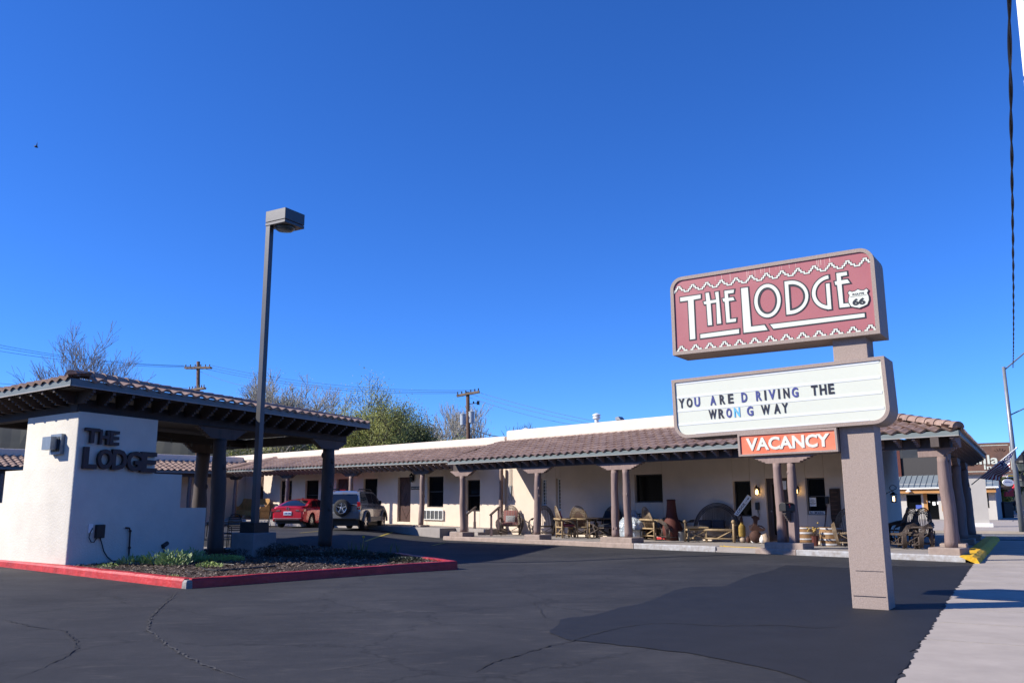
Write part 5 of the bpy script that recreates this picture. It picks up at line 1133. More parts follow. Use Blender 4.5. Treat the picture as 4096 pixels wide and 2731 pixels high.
# ------------------------------------------------------------------ under the canopy: bistro set
gt = G(905, 2165, .13)
bt = empty('patio_table', V3((gt.x, gt.y, .12)), 'long dark metal patio table under the canopy', 'table'); TF = Fr((gt.x, gt.y), 5, 95)
b = MB(); b.box(TF, -.9, .8, -.4, .4, .80, .84); b.build('table_top', M['black'], bt)
for sx in (-.8, .7):
    for sy in (-.32, .32): b = MB(); b.tube([TF.p(sx, sy, .12), TF.p(sx*.96, sy*.9, .8)], .02, 6); b.build('leg', M['black'], bt)
def bistro(px, py, face, lab, n=[0]):
    g = G(px, py, .13)
    r = empty('patio_chair', V3((0, 0, 0)), lab, 'chair', 'black metal patio chairs under the canopy')
    b = MB(); b.tube([V3((-.22, .24, .02)), V3((-.22, .20, .44)), V3((-.2, .30, .8)), V3((-.12, .33, 1.0)), V3((0, .34, 1.05)), V3((.12, .33, 1.0)), V3((.2, .30, .8)), V3((.22, .20, .44)), V3((.22, .24, .02))], .013, 6); b.build('back_frame', M['black'], r, smooth=True)
    b = MB()
    for k in range(8): b.bar(V3((-.19, .25+.01*k, .55+.055*k)), V3((.19, .25+.01*k, .55+.055*k)), .012, .03)
    b.build('back_slats', M['black'], r)
    b = MB(); b.box(W0, -.22, .22, -.22, .22, .42, .47); b.build('seat', M['black'], r, bevel=.02)
    for s in (-1, 1):
        b = MB(); b.tube([V3((s*.24, -.2, .02)), V3((s*.23, -.22, .45)), V3((s*.25, -.18, .66)), V3((s*.25, .0, .69)), V3((s*.23, .25, .66))], .012, 6); b.build('arm', M['black'], r, smooth=True)
    r.location = (g.x, g.y, .12); r.rotation_euler = (0, 0, radians(face+90)); return r
ch = bistro(880, 2190, 60, 'black metal patio chair tucked in at the left of the canopy table')
def bcopy(px, py, face, lab): g = G(px, py, .13); dup(ch, (g.x, g.y, .12), radians(face+90), lab)
bcopy(940, 2190, 100, 'black metal patio chair in front of the canopy table by the lamp base'); bcopy(1050, 2135, 200, 'black metal patio chair right of the lamp pole near the red car')
g = TF.p(-.25, 0, 0); r = empty('table_plant', V3((g.x, g.y, .845)), 'spiky potted plant standing on the patio table', 'potted plant'); b = MB(); b.lathe(V3((g.x, g.y, .845)), [(.09, 0), (.13, .12), (.11, .14)], 12); b.build('pot', M['rust'], r)
b = MB(); rr = random.Random(9)
for k in range(26):
    a = rr.random()*6.28; l = rr.uniform(.22, .42); d = V3((cos(a)*.5, sin(a)*.5, 1)).normalized(); c = V3((g.x, g.y, .96)); e = V3((-sin(a), cos(a), 0))*.018; b.add([c-e, c+e, c+d*l], [(0, 1, 2)])
b.build('leaves', M['leafdark'], r, fix=False)
# hanging plant under the canopy
hp = T.p(3.1, 2.4, 2.55); r = empty('hanging_plant', hp, 'dark leafy hanging plant silhouetted under the canopy beside the lettering', 'plant')
b = MB(); b.tube([hp+V3((0, 0, .9)), hp], .006, 4); b.lathe(hp+V3((0, 0, -.3)), [(.1, 0), (.16, .16), (.17, .17)], 12); b.build('basket', M['black'], r)
b = MB()
for k in range(46):
    a = rr.random()*6.28; d = rr.uniform(.05, .55); c = hp+V3((d*cos(a), d*sin(a), rr.uniform(-.25, .35))); t = V3((rr.uniform(-1, 1), rr.uniform(-1, 1), rr.uniform(-1, .4))).normalized()*.14; e = t.cross(V3((rr.random(), rr.random(), .5))).normalized()*.035; b.add([c-t*.5, c+e, c+t*.5, c-e], [(0, 1, 2, 3)]); b.tube([hp, c], .003, 3, cap=False)
b.build('leaves', M['leafdark'], r, fix=False)
# ------------------------------------------------------------------ cars
def carpaint(name, c, met=.5, rough=.25): return mat(name, c, rough, .02, 3, 0, metal=met, coat=1.0)
M['tyre'] = mat('tyre_rubber', (.02, .02, .021), .85, .2, 12, .2); M['alloy'] = mat('bright_alloy', (.62, .63, .65), .22, .03, 5, 0, metal=.9)
M['carglass'] = mat('tinted_car_glass', (.012, .014, .018), .04, 0, 1, 0, spec=.8); M['redlens'] = mat('red_lens', (.45, .01, .015), .15, .2, 20, 0, coat=1); M['chrome'] = mat('chrome', (.7, .7, .72), .1, 0, 1, 0, metal=1)
M['blackplastic'] = mat('black_trim', (.02, .02, .022), .6, .1, 10, .1); M['plate'] = mat('number_plate', (.72, .76, .80), .4, 0, 1, 0)
def interp(tab, x):
    if x <= tab[0][0]: return tab[0][1:]
    for a, b_ in zip(tab, tab[1:]):
        if x <= b_[0]:
            t = (x-a[0])/(b_[0]-a[0]); t = t*t*(3-2*t) if 0 else t; return tuple(p+(q-p)*t for p, q in zip(a[1:], b_[1:]))
    return tab[-1][1:]
def make_car(kind):
    """local: x forward, y left, z up, origin under the rear bumper centre"""
    if kind == 'sedan':
        L, W, H = 4.64, 1.82, 1.445; paint = carpaint('metallic_red_paint', (.62, .012, .03), .35)
        # x: half width at waist, bottom z, waist z, deck z
        body = [(0.0, .72, .42, .78, .98), (.06, .82, .34, .80, 1.03), (.25, .89, .28, .84, 1.06), (.8, .91, .22, .86, 1.05), (1.6, .91, .20, .86, 1.0), (2.6, .91, .20, .85, .97), (3.4, .90, .22, .80, .95), (4.1, .86, .26, .70, .82), (4.5, .74, .32, .60, .68), (4.64, .6, .40, .55, .58)]
        cab = [(.42, 1.03, .60), (.75, 1.18, .61), (1.25, 1.37, .60), (1.7, 1.435, .60), (2.3, 1.44, .60), (2.7, 1.38, .60), (3.15, 1.16, .62), (3.45, .96, .64)]
        tum = (.88, .60); wb = (.95, 3.65); wr = .33
    else:
        L, W, H = 4.4, 1.82, 1.80; paint = carpaint('silver_paint', (.36, .39, .42), .55)
        body = [(0.0, .80, .52, .84, 1.10), (.05, .87, .46, .90, 1.13), (.3, .89, .42, .92, 1.14), (1.2, .90, .36, .94, 1.14), (2.4, .90, .36, .93, 1.13), (3.2, .89, .38, .90, 1.12), (3.9, .87, .42, .86, 1.06), (4.3, .80, .48, .80, .98), (4.4, .72, .52, .74, .84)]
        cab = [(.10, 1.13, .80), (.18, 1.45, .72), (.30, 1.68, .70), (.55, 1.73, .69), (1.4, 1.75, .69), (2.2, 1.74, .69), (2.55, 1.66, .69), (3.0, 1.36, .72), (3.3, 1.13, .75)]
        tum = (.86, .70); wb = (.86, 3.5); wr = .37
    r = empty('sedan' if kind == 'sedan' else 'suv', (0, 0, 0), 'car', 'car')
    xs = sorted({q[0] for q in body}|{i*.08 for i in range(int(L/.08)+1)}|{L})
    def zarch(x, z):            # lift the sill over the wheels
        for cx in wb:
            d = abs(x-cx)
            if d < wr+.07: z = max(z, sqrt((wr+.07)**2-d*d)+wr)
        return z
    rows = []
    for x in xs:
        hw, zb, zw, zd = interp(body, x); za = min(zarch(x, zb), zw-.06)
        prof = [(hw*.80, za), (hw*.985, za+.01), (hw, za+(zw-za)*.35), (hw*1.0, zw-.02), (hw*.99, zw+.03), (hw*.955, zw+(zd-zw)*.6), (hw*.90, zd-.01), (hw*.55, zd+.012), (0, zd+.02)]
        left = [V3((x, y, z)) for y, z in prof]; right = [V3((x, -y, z)) for y, z in reversed(prof[:-1])]; rows.append(left+right)
    b = MB(); b.grid(rows); n = len(rows[0])
    b.add(rows[0], [tuple(range(n))]); b.add(rows[-1], [tuple(range(n))])
    # wheel-well liners
    b.build('body', paint, r, smooth=2)
    b = MB(); b.box(W0, .25, L-.3, -.72, .72, .2, .62); b.build('underbody', M['blackplastic'], r)
    # cabin
    xc = sorted({q[0] for q in cab}|{cab[0][0]+i*(cab[-1][0]-cab[0][0])/30 for i in range(31)})
    def cabp(x, t):             # t 0 at waist .. 1 roof edge .. 2 centre
        zr, wt = interp(cab, x); hw, zb, zw, zd = interp(body, x); z0 = zd-.03; w0 = tum[0]*hw/.91*.97
        if zr <= z0+.02: zr = z0+.02
        wtop = wt*(1 if zr > 1.3 else 1)
        k = (zr-z0)/(H-z0); wtop = w0+(wt-w0)*min(1, k)
        if t <= 1: return V3((x, w0+(wtop-w0)*t, z0+(zr-.05*min(1, k)-z0)*t))
        s = t-1; return V3((x, wtop*(1-s), zr-.05*min(1, k)*(1-s)**2.5+.0))
    T_ = [0, .25, .5, .75, .93, 1, 1.06, 1.15, 1.4, 1.7, 2]
    rows = [[cabp(x, t) for t in T_]+[V3((cabp(x, t).x, -cabp(x, t).y, cabp(x, t).z)) for t in reversed(T_[:-1])] for x in xc]
    b = MB(); b.grid(rows); n = len(rows[0]); b.add(rows[0], [tuple(range(n))]); b.add(rows[-1], [tuple(range(n))]); b.build('cabin', paint, r, smooth=2)
    # side glass: patches on the cabin surface pushed out
    def sideglass(x0, x1, x0t, x1t, name='side_window'):
        for s in (1, -1):
            rows = []
            for i in range(7):
                u = i/6; row = []
                for j in range(5):
                    t = .12+.74*j/4; xx = (x0+(x0t-x0)*j/4)*(1-u)+(x1+(x1t-x1)*j/4)*u; q = cabp(xx, t); row.append(V3((q.x, s*(q.y+.008), q.z)))
                rows.append(row)
            b = MB(); b.grid(rows); b.build(name, M['carglass'], r, smooth=True, fix=False)
    if kind == 'sedan': sideglass(.98, 1.75, 1.28, 1.80); sideglass(1.83, 3.0, 1.86, 2.62)
    else: sideglass(.35, 1.05, .42, 1.05); sideglass(1.13, 1.95, 1.13, 1.95); sideglass(2.03, 2.98, 2.03, 2.60)
    # rear glass across the cabin
    rows = []
    xr = [(.50, .0), (.70, 0), (.9, 0), (1.1, 0), (1.22, 0)] if kind == 'sedan' else [(.115, 0), (.14, 0), (.17, 0), (.20, 0), (.25, 0)]
    for x, _ in xr:
        zr, wt = interp(cab, x); row = []
        for j in range(9):
            s = -1+2*j/8; q = cabp(x, 1.12); row.append(V3((x-.012, q.y*s*.93, cabp(x, 2-.9*abs(s)).z+.006)))
        rows.append(row)
    if kind == 'suv':
        rows = [[V3((xx, y_*wd, z_)) for y_ in [-1+2*j/8 for j in range(9)]] for xx, z_, wd in ((.075, 1.17, .70), (.11, 1.3, .685), (.155, 1.45, .665), (.22, 1.58, .64))]
    b = MB(); b.grid(rows); b.build('rear_window', M['carglass'], r, smooth=True, fix=False)
    # wheels
    for i, cx in enumerate(wb):
        for s in (1, -1):
            yc = s*(W/2-.13)
            b = MB(); n = 28; prof = [(.10, wr*.62), (.105, wr*.9), (.085, wr*.99), (-.085, wr*.99), (-.105, wr*.9), (-.10, wr*.62)]; rows = [[V3((cx+rad*cos(2*pi*k/n), yc+s*y, wr+rad*sin(2*pi*k/n))) for k in range(n+1)] for y, rad in prof]
            b.grid(rows); wt_ = b.build('wheel', M['tyre'], r, smooth=True)
            b = MB(); rows = [[V3((cx+rad*cos(2*pi*k/n), yc+s*y, wr+rad*sin(2*pi*k/n))) for k in range(n+1)] for y, rad in ((.085, wr*.64), (.09, wr*.58), (.03, wr*.55))]; b.grid(rows)
            ns = 6 if kind == 'suv' else 10
            for k in range(ns):
                a = 2*pi*k/ns; d = V3((cos(a), 0, sin(a))); b.bar(V3((cx, yc+s*.075, wr))+d*.04, V3((cx, yc+s*.08, wr))+d*wr*.6, .05 if kind == 'suv' else .03, .02, V3((0, 1, 0)))
            b.build('rim', M['alloy'], wt_)
            b = MB(); b.lathe(V3((0, 0, 0)), [(.001, 0), (wr*.56, 0)], 20, cap=False); b.v = [V3((cx+q.x, yc+s*.028, wr+q.y)) for q in b.v]; b.build('hub_shadow', M['blackplastic'], wt_, fix=False)
    # rear details
    if kind == 'sedan':
        for s in (1, -1):
            b = MB(); b.prism(Fr((0, 0), 90, 0), [(s*.86, .78), (s*.88, .93), (s*.72, .95), (s*.36, .88), (s*.40, .82), (s*.66, .80)], -.02, .22); b.build('tail_light', M['redlens'], r, bevel=.015)
            b = MB(); b.prism(Fr((0, 0), 90, 0), [(s*.42, .835), (s*.62, .82), (s*.60, .86), (s*.44, .87)], -.028, .0); b.build('reversing_light', M['chrome'], r)
        b = MB(); b.box(W0, -.030, -.004, -.21, .21, .62, .80); pl_ = b.build('number_plate', M['plate'], r, bevel=.005)
        b = MB(); text(b, 'CWB 5000', V3((-.032, .185, .655)), V3((0, -.37, 0)), V3((0, 0, .09)), .02, .003, V3((-1, 0, 0))); b.build('plate_lettering', M['letblue'], pl_)
        b = MB(); b.tube([V3((-.012, .07*cos(a), .94+.07*sin(a))) for a in [2*pi*i/20 for i in range(20)]], .009, 6, closed=True); b.box(W0, -.018, -.004, -.085, .085, .93, .95); b.build('badge', M['chrome'], r)
        b = MB(); b.box(W0, -.035, .12, -.66, .66, .34, .42); b.build('rear_valance', M['blackplastic'], r, bevel=.02)
        b = MB(); b.tube([V3((-.02, .74-.0, .46)), V3((-.05, .6, .45)), V3((-.055, 0, .45)), V3((-.05, -.6, .45)), V3((-.02, -.74, .46))], .018, 6); b.build('bumper_strip', M['steel'], r)
        b = MB(); b.prism(Fr((0, 0), 0, 90), [(1.55, 1.435), (1.78, 1.455), (1.75, 1.50), (1.72, 1.50)], -.012, .012); b.build('roof_aerial', paint, r)
        for x0, x1 in ((2.75, 0),): pass
    else:
        b = MB(); b.box(W0, -.10, .22, -.86, .86, .50, .80); b.build('rear_bumper', mat('grey_cladding', (.20, .205, .21), .55, .05, 5, .1), r, bevel=.04)
        for s in (1, -1):
            b = MB(); b.prism(Fr((0, 0), 90, 0), [(s*.72, .92), (s*.87, .90), (s*.88, 1.08), (s*.86, 1.24), (s*.72, 1.24)], -.012, .10); b.build('tail_light', M['redlens'], r, bevel=.015)
            b = MB(); b.box(W0, -.02, .0, min(s*.74, s*.85), max(s*.74, s*.85), .97, 1.04); b.build('reversing_light', M['chrome'], r)
            b = MB(); b.tube([V3((.45, s*.62, 1.76)), V3((.55, s*.62, 1.80)), V3((2.1, s*.62, 1.81)), V3((2.3, s*.62, 1.77))], .022, 6); b.build('roof_rail', M['blackplastic'], r, smooth=True)
            b = MB()
            for cx in wb:
                rr_ = wr+.10; pts = [V3((cx+rr_*cos(a), s*.915, wr+.0+rr_*sin(a))) for a in [pi*i/12-.05 for i in range(13)]]; b.tube(pts, .05, 6)
            b.box(W0, .95+.3, 3.1, min(s*.86, s*.93), max(s*.86, s*.93), .38, .58); b.build('wheel_arch_cladding', mat('pewter_cladding', (.24, .25, .26), .5, .05, 5, .1), r, smooth=False)
            b = MB(); b.box(W0, 2.6, 2.72, min(s*.9, s*1.02), max(s*.9, s*1.02), 1.12, 1.30); b.build('mirror', M['blackplastic'], r, bevel=.03)
            b = MB()
            for x in (1.15, 2.05): b.box(W0, x, x+.16, min(s*.89, s*.93), max(s*.89, s*.93), 1.02, 1.06)
            b.build('door_handle', M['blackplastic'], r)
        # spare wheel
        b = MB(); n = 30; sy, sz, sr = -.08, .98, .37
        rows = [[V3((x, sy+rad*cos(2*pi*k/n), sz+rad*sin(2*pi*k/n))) for k in range(n+1)] for x, rad in ((-.02, .25), (-.02, .35), (-.06, sr), (-.20, sr), (-.245, .345), (-.25, .24))]; b.grid(rows); sp_ = b.build('spare_wheel', M['tyre'], r, smooth=True)
        b = MB(); rows = [[V3((x, sy+rad*cos(2*pi*k/n), sz+rad*sin(2*pi*k/n))) for k in range(n+1)] for x, rad in ((-.24, .245), (-.235, .22), (-.16, .21))]; b.grid(rows)
        for k in range(5): a = 2*pi*k/5+.3; b.bar(V3((-.22, sy+.03*cos(a), sz+.03*sin(a))), V3((-.225, sy+.225*cos(a), sz+.225*sin(a))), .055, .02, V3((1, 0, 0)))
        b.sph(V3((-.22, sy, sz)), .05); b.build('rim', M['alloy'], sp_)
        b = MB(); b.box(W0, .10, .16, -.13, .13, 1.735, 1.78); b.build('high_brake_light', M['redlens'], r)
        b = MB(); b.box(W0, -.03, .0, -.62, -.42, 1.06, 1.12); b.build('tailgate_handle', M['blackplastic'], r)
        b = MB(); b.tube([V3((2.9, -.72, 1.12)), V3((2.85, -.73, 1.95))], .004, 4); b.build('aerial', M['steel'], r)
    # panel gaps
    b = MB()
    for x in ((1.80, 2.95) if kind == 'sedan' else (1.08, 2.0, 3.02)):
        hw, zb, zw, zd = interp(body, x)
        for s in (1, -1): b.bar(V3((x, s*(hw+.001), .42)), V3((x, s*(hw*.995), zw)), .008, .006)
    b.build('panel_gap', M['blackplastic'], r)
    return r
def place_car(r, px, py, z, head, label):
    g = G(px, py, z); r.location = (g.x, g.y, zt(g.x, g.y)+.006); r.rotation_euler = (0, 0, radians(head)); r['label'] = label
sed = make_car('sedan'); place_car(sed, 1148, 2110, .31, 79, 'metallic red saloon car parked tail out in front of the rear wing')
suv = make_car('suv'); place_car(suv, 1362, 2126, .255, 82, 'silver off road car with spare wheel on its tailgate behind the canopy post')
# ------------------------------------------------------------------ plants in the bed
def leafclump(b, c, n, R, H, ll, lw, rr, up=.6):
    for _ in range(n):
        a = rr.random()*6.28; d = R*sqrt(rr.random()); q = c+V3((d*cos(a), d*sin(a), H*rr.random()*(1-d/R*.5))); t = V3((cos(a)*rr.uniform(.2, 1), sin(a)*rr.uniform(.2, 1), rr.uniform(.1, 1)*up*1.6)).normalized()*ll*rr.uniform(.6, 1.2); e = t.cross(V3((rr.uniform(-1, 1), rr.uniform(-1, 1), rr.uniform(0, 1)))).normalized()*lw
        b.add([q, q+t*.5+e, q+t, q+t*.5-e], [(0, 1, 2, 3)])
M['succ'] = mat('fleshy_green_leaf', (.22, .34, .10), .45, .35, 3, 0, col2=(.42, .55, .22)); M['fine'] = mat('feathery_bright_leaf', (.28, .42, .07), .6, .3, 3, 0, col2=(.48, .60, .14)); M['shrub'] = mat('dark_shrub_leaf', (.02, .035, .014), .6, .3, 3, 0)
BP = lambda a, b_: G(a*.4677, 1800+b_*.4677, .13)
rr = random.Random(12)
for px, py, R, H, n, mt, lab in ((1130, 975, .30, .18, 260, 'succ', 'broad leaved green plant left end of the bed by the cable'), (1330, 975, .34, .26, 330, 'succ', 'broad leaved green plant below the black garden spotlight'), (1480, 985, .34, .36, 420, 'succ', 'tallest broad leaved green plant in the middle of the bed'), (1640, 955, .32, .30, 360, 'succ', 'broad leaved green plant at the right of the leafy row'), (1860, 945, .62, .16, 1500, 'fine', 'wide mat of feathery bright green foliage in the bed'), (1790, 1000, .28, .12, 420, 'fine', 'small tuft of feathery green in front of the bright mat'), (920, 1000, .2, .1, 160, 'fine', 'small green tuft near the wall corner'), (1480, 1090, .12, .05, 70, 'fine', 'tiny weed near the chipped kerb corner')):
    g = BP(px, py); b = MB(); leafclump(b, V3((g.x, g.y, .13)), n, R, H, .10 if mt == 'succ' else .035, .016 if mt == 'succ' else .008, rr, .9)
    tag(b.build('bed_plant', M[mt], fix=False), lab, 'plant', 'low plants in the kerbed bed')
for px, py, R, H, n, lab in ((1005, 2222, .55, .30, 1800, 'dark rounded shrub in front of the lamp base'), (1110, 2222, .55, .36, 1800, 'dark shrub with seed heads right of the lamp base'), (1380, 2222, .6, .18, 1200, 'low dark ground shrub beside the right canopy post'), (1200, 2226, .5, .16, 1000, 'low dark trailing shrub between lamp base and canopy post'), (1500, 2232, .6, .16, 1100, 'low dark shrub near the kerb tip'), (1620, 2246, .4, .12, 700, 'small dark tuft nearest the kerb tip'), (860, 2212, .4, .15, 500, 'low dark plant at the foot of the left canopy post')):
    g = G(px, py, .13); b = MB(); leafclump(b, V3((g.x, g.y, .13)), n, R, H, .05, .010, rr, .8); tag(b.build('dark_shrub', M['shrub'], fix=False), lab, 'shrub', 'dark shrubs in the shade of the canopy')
for px, lab in ((1400, 0), (1425, 0), (1448, 1), (1462, 0), (1560, 0), (1590, 0)):
    g = G(px, 2212, .13); b = MB()
    for k in range(5): a = rr.random()*6.28; b.add([V3((g.x, g.y, .13))+V3((.012, 0, 0)), V3((g.x, g.y, .13))-V3((.012, 0, 0)), V3((g.x+.10*cos(a), g.y+.1*sin(a), .13+rr.uniform(.22, .42)))], [(0, 1, 2)])
    o = b.build('daffodil', M['leafdark'], fix=False); tag(o, 'thin grassy daffodil shoots in the shaded bed' if not lab else 'daffodil shoots with a yellow bloom in the shaded bed', 'plant', 'daffodil shoots in the bed')
    if lab: q = MB(); q.sph(V3((g.x+.03, g.y, .56)), .035, 8, 5); q.tube([V3((g.x, g.y, .13)), V3((g.x+.03, g.y, .56))], .005, 4); q.build('flower', M['curbyellow'], o)
# garden spotlight, drip hoses, stone
g = BP(1400, 925); b = MB(); b.tube([V3((g.x, g.y, .12)), V3((g.x, g.y, .42))], .014, 6); b.tube([V3((g.x-.02, g.y-.08, .42)), V3((g.x+.02, g.y+.1, .50))], .055, 10); tag(b.build('garden_spotlight', M['black']), 'black garden spotlight on a stake among the green plants', 'spotlight')
for k, pts in enumerate(([(1690, 990), (1760, 1030), (1850, 1035), (2100, 1020), (2352, 995)], [(1690, 950), (1820, 975), (2000, 985), (2352, 965)], [(1800, 965), (2000, 935), (2300, 925)])):
    b = MB(); q = [BP(*p) for p in pts]; b.tube([V3((c.x, c.y, .15)) for c in q], .018 if k == 0 else .010, 6); tag(b.build('drip_hose', M['black']), ('thick black drip hose curling along the front of the bed', 'thin black drip hose across the middle of the bed', 'thin black drip hose farthest back in the bed')[k], 'hose')
g = BP(1190, 975); b = MB(); b.tube([g+V3((-.35, -.02, .02)), g+V3((.3, .05, .02))], .03, 6); tag(b.build('edging_stone', M['concrete']), 'low grey edging strip lying at the front of the leafy plants', 'edging')
# black sedge by canopy post: white stake
b = MB(); g = G(918, 2215, .13); b.bar(V3((g.x, g.y, .12)), V3((g.x+.28, g.y+.3, .62)), .03); tag(b.build('leaning_stake', M['concrete']), 'pale slanted stake leaning beside the patio chairs', 'stake')
# ------------------------------------------------------------------ background
def at(px, py, Y):
    d = ray(px, py); return O+d*((Y-O.y)/d.y)
# hills - visible ridge ahead, plus an unseen ring added to block horizon glow
M['hill'] = mat('forested_hill', (.020, .026, .016), .95, 0, .035, 0, col2=(.058, .056, .038))
rows = []; rr = random.Random(2); N = 260
def hel(a):                 # elevation (tan) of the ridge by azimuth from +y
    d = math.degrees(a); px = 2048+F*tan(a) if abs(d) < 80 else (9999 if d > 0 else -9999)
    if px < 1650: base = .094
    elif px < 2050: base = .094-.035*(px-1650)/400
    elif px < 3800: base = .058
    elif px < 4500: base = .05
    else: base = .085
    return base+.010*sin(a*7)+.006*sin(a*17+1)
prof = []
for i in range(N*3+1):
    a = -pi+2*pi*i/(N*3); R = 480; e = hel(a)
    ring_ = []
    for k, (fr_, rr_) in enumerate(((-.02, 330), (.30, 370), (.62, 410), (.86, 450), (1.0, 480), (.5, 560))):
        z = e*R*fr_*(1+.05*sin(a*23+k*2))+(rr.uniform(-1.0, 1.3) if k in (3, 4) else rr.uniform(-.5, .5) if k in (1, 2) else 0)
        ring_.append((rr_*sin(a), rr_*cos(a), z))
    prof.append(ring_)
struct(MB().grid(prof).build('hills_and_horizon_block', M['hill'], fix=False))
# ---- trees
def tree(name, label, cat, base, h, spread, seed, bark, leafm=None, nleaf=0, lsize=.14, trunk_r=.2, fork=.28, levels=5, lean=.0, group=None, droop=0, crown=None, limbs=4, tw=1.0, mats2=None, rmin=.012):
    rr = random.Random(seed); r = empty(name, base, label, cat, group); b = MB(); tips = []
    def grow(p, d, L, rad, lv):
        n = 3 if lv > 1 else 2; pts = [p]; rads = [rad]; q = p; dd = d.copy()
        for i in range(n):
            dd = (dd+V3((rr.uniform(-1, 1), rr.uniform(-1, 1), rr.uniform(-.6, .8)))*.16+V3((0, 0, .05-droop*.1*(lv < 2)))).normalized(); q = q+dd*(L/n); pts.append(q); rads.append(rad*(1-.38*(i+1)/n))
        rads = [max(x_, rmin) for x_ in rads]; b.tube(pts, rads, 7 if lv >= levels-1 else (4 if lv > 1 else 3), cap=False)
        if lv <= 1: tips.append((q, dd)); tips.append(((p+q)/2, dd))
        if lv == 0: return
        nb = rr.choice((3, 3, 4)) if lv > 1 else rr.choice((3, 4))
        for k in range(nb):
            t = rr.uniform(.35, 1) if k else 1.0; j = min(n, max(1, int(t*n+.5))); o_ = pts[j]
            side = V3((rr.uniform(-1, 1), rr.uniform(-1, 1), rr.uniform(-.25, .5))).normalized(); a_ = rr.uniform(.45, .95)*spread if k else rr.uniform(.1, .4)
            nd = (dd*(1-.35*a_)+side*a_).normalized(); grow(o_, nd, L*rr.uniform(.58, .82), rads[j]*rr.uniform(.5, .75), lv-1)
    top = base+V3((lean, 0, h*fork)); b.tube([base-V3((0, 0, .3)), (base+top)/2+V3((rr.uniform(-.1, .1), 0, 0)), top], [trunk_r*1.2, trunk_r, trunk_r*.85], 9)
    for k in range(limbs):
        a = 2*pi*k/limbs+rr.uniform(-.4, .4); s = rr.uniform(.25, .75)*spread if k else .1
        grow(top-V3((0, 0, rr.uniform(0, h*.08))), V3((cos(a)*s, sin(a)*s, 1)).normalized(), h*.30*rr.uniform(.85, 1.15), trunk_r*rr.uniform(.45, .62), levels)
    # rescale to the wanted height
    zm = max(q.z for q in b.v)-base.z; k = h/zm
    b.v = [base+V3(((q.x-base.x)*k, (q.y-base.y)*k, (q.z-base.z)*k if q.z > base.z else q.z-base.z)) for q in b.v]
    b.build('trunk', bark, r, smooth=True, fix=False)
    if leafm:
        lv = MB(); tips2 = [base+(t[0]-base)*k for t in tips]; tips2 = [t for t in tips2 if t.z > base.z+h*.3]
        for i in range(nleaf):
            t = rr.choice(tips2); q = t+V3((rr.gauss(0, 1), rr.gauss(0, 1), rr.gauss(0, 1)))*.22*tw; e = V3((rr.uniform(-1, 1), rr.uniform(-1, 1), rr.uniform(-1, 1))).normalized()*lsize*rr.uniform(.5, 1.2); f = e.cross(V3((rr.uniform(-1, 1), rr.uniform(-1, 1), rr.uniform(-1, 1)))).normalized()*lsize*.5
            lv.m = 0 if rr.random() < .6 or not mats2 else 1
            lv.add([q-e, q+f, q+e, q-f], [(0, 1, 2, 3)])
        lv.build('crown', [leafm, mats2] if mats2 else leafm, r, fix=False)
    return r
def ground_at(px, Y): q = at(px, 2020, Y); return V3((q.x, Y, .2))
def ztop(py, Y, px=2048): return at(px, py, Y).z-.2
tree('bare_tree', 'leafless dark branched tree rising above the left canopy roof', 'tree', ground_at(320, 46), ztop(1290, 46, 320), .75, 11, M['bark'], levels=5, trunk_r=.18, fork=.3, limbs=5, rmin=.010)
tree('cottonwood_tree', 'pale budding cottonwood with white branches behind the lamp pole', 'tree', ground_at(1140, 78), ztop(1478, 78, 1140), .85, 23, mat('white_bark', (.42, .39, .34), .9, .15, 3, .1), M['leafpale'], 20000, .06, .30, .22, 5, limbs=8, tw=1.6, rmin=.024)
tree('willow_tree', 'rounded spring green tree left of the transformer pole', 'tree', ground_at(1440, 66), ztop(1508, 66, 1440), .95, 5, M['barkdark'], M['leaf'], 38000, .075, .30, .16, 5, limbs=8, tw=2.1, rmin=.016, mats2=leafy(mat('bright_leaf', (.58, .60, .22), .6, .3, .5, 0)))
tree('juniper_tree', 'darker green tree on the right flank of the rounded green tree', 'tree', ground_at(1590, 72), ztop(1640, 72, 1590), .9, 8, M['barkdark'], M['leafdark'], 34000, .09, .22, .15, 5, limbs=6, tw=2.2)
wb_ = bpy.data.materials['white_bark']
for k, (px, py, Y, lab) in enumerate(((1668, 1652, 80, 'slender white birch left of the row beside the hill'), (1775, 1628, 84, 'tall thin white birch midway between the trees and the transformer pole'), (1806, 1622, 85, 'tallest thin white birch left of the transformer pole'), (1862, 1600, 88, 'thin bare birch directly behind the transformer pole'), (1905, 1672, 86, 'thin bare birch just right of the transformer pole'), (1722, 1690, 82, 'small white birch low beside the hill slope'))):
    tree('birch_tree', lab, 'tree', ground_at(px, Y), ztop(py, Y, px), .42, 40+k, wb_, M['leafpale'], 900, .06, .09, .25, 4, limbs=3, rmin=.02, group='thin birches behind the rear wing', tw=1.2)
tree('twig_tree', 'tip of a small bare bush showing above the parapet mound', 'tree', ground_at(2100, 60), ztop(1690, 60, 2100), .7, 71, M['barkdark'], levels=4, trunk_r=.08)
b = MB(); rr = random.Random(77)
for k in range(42000):
    px = rr.uniform(860, 2010); Y = rr.uniform(76, 84); top = 1772+14*sin(px*.013)+9*sin(px*.05)-(18 if 1250 < px < 1650 else 0); q = at(px, rr.uniform(top, 1850)+rr.gauss(0, 5), Y)
    e = V3((rr.uniform(-1, 1), rr.uniform(-1, 1), rr.uniform(-1, 1))).normalized()*.13; f = e.cross(V3((rr.uniform(-1, 1), rr.uniform(-1, 1), .3))).normalized()*.06; b.m = rr.choice((0, 1, 1, 2)); b.add([q-e, q+f, q+e, q-f], [(0, 1, 2, 3)])
tag(b.build('scrub', [M['leafdark'], M['leafpale'], M['leaf']], fix=False), 'band of mixed grey green scrub behind the rear wing parapet', 'scrub', kind='stuff')
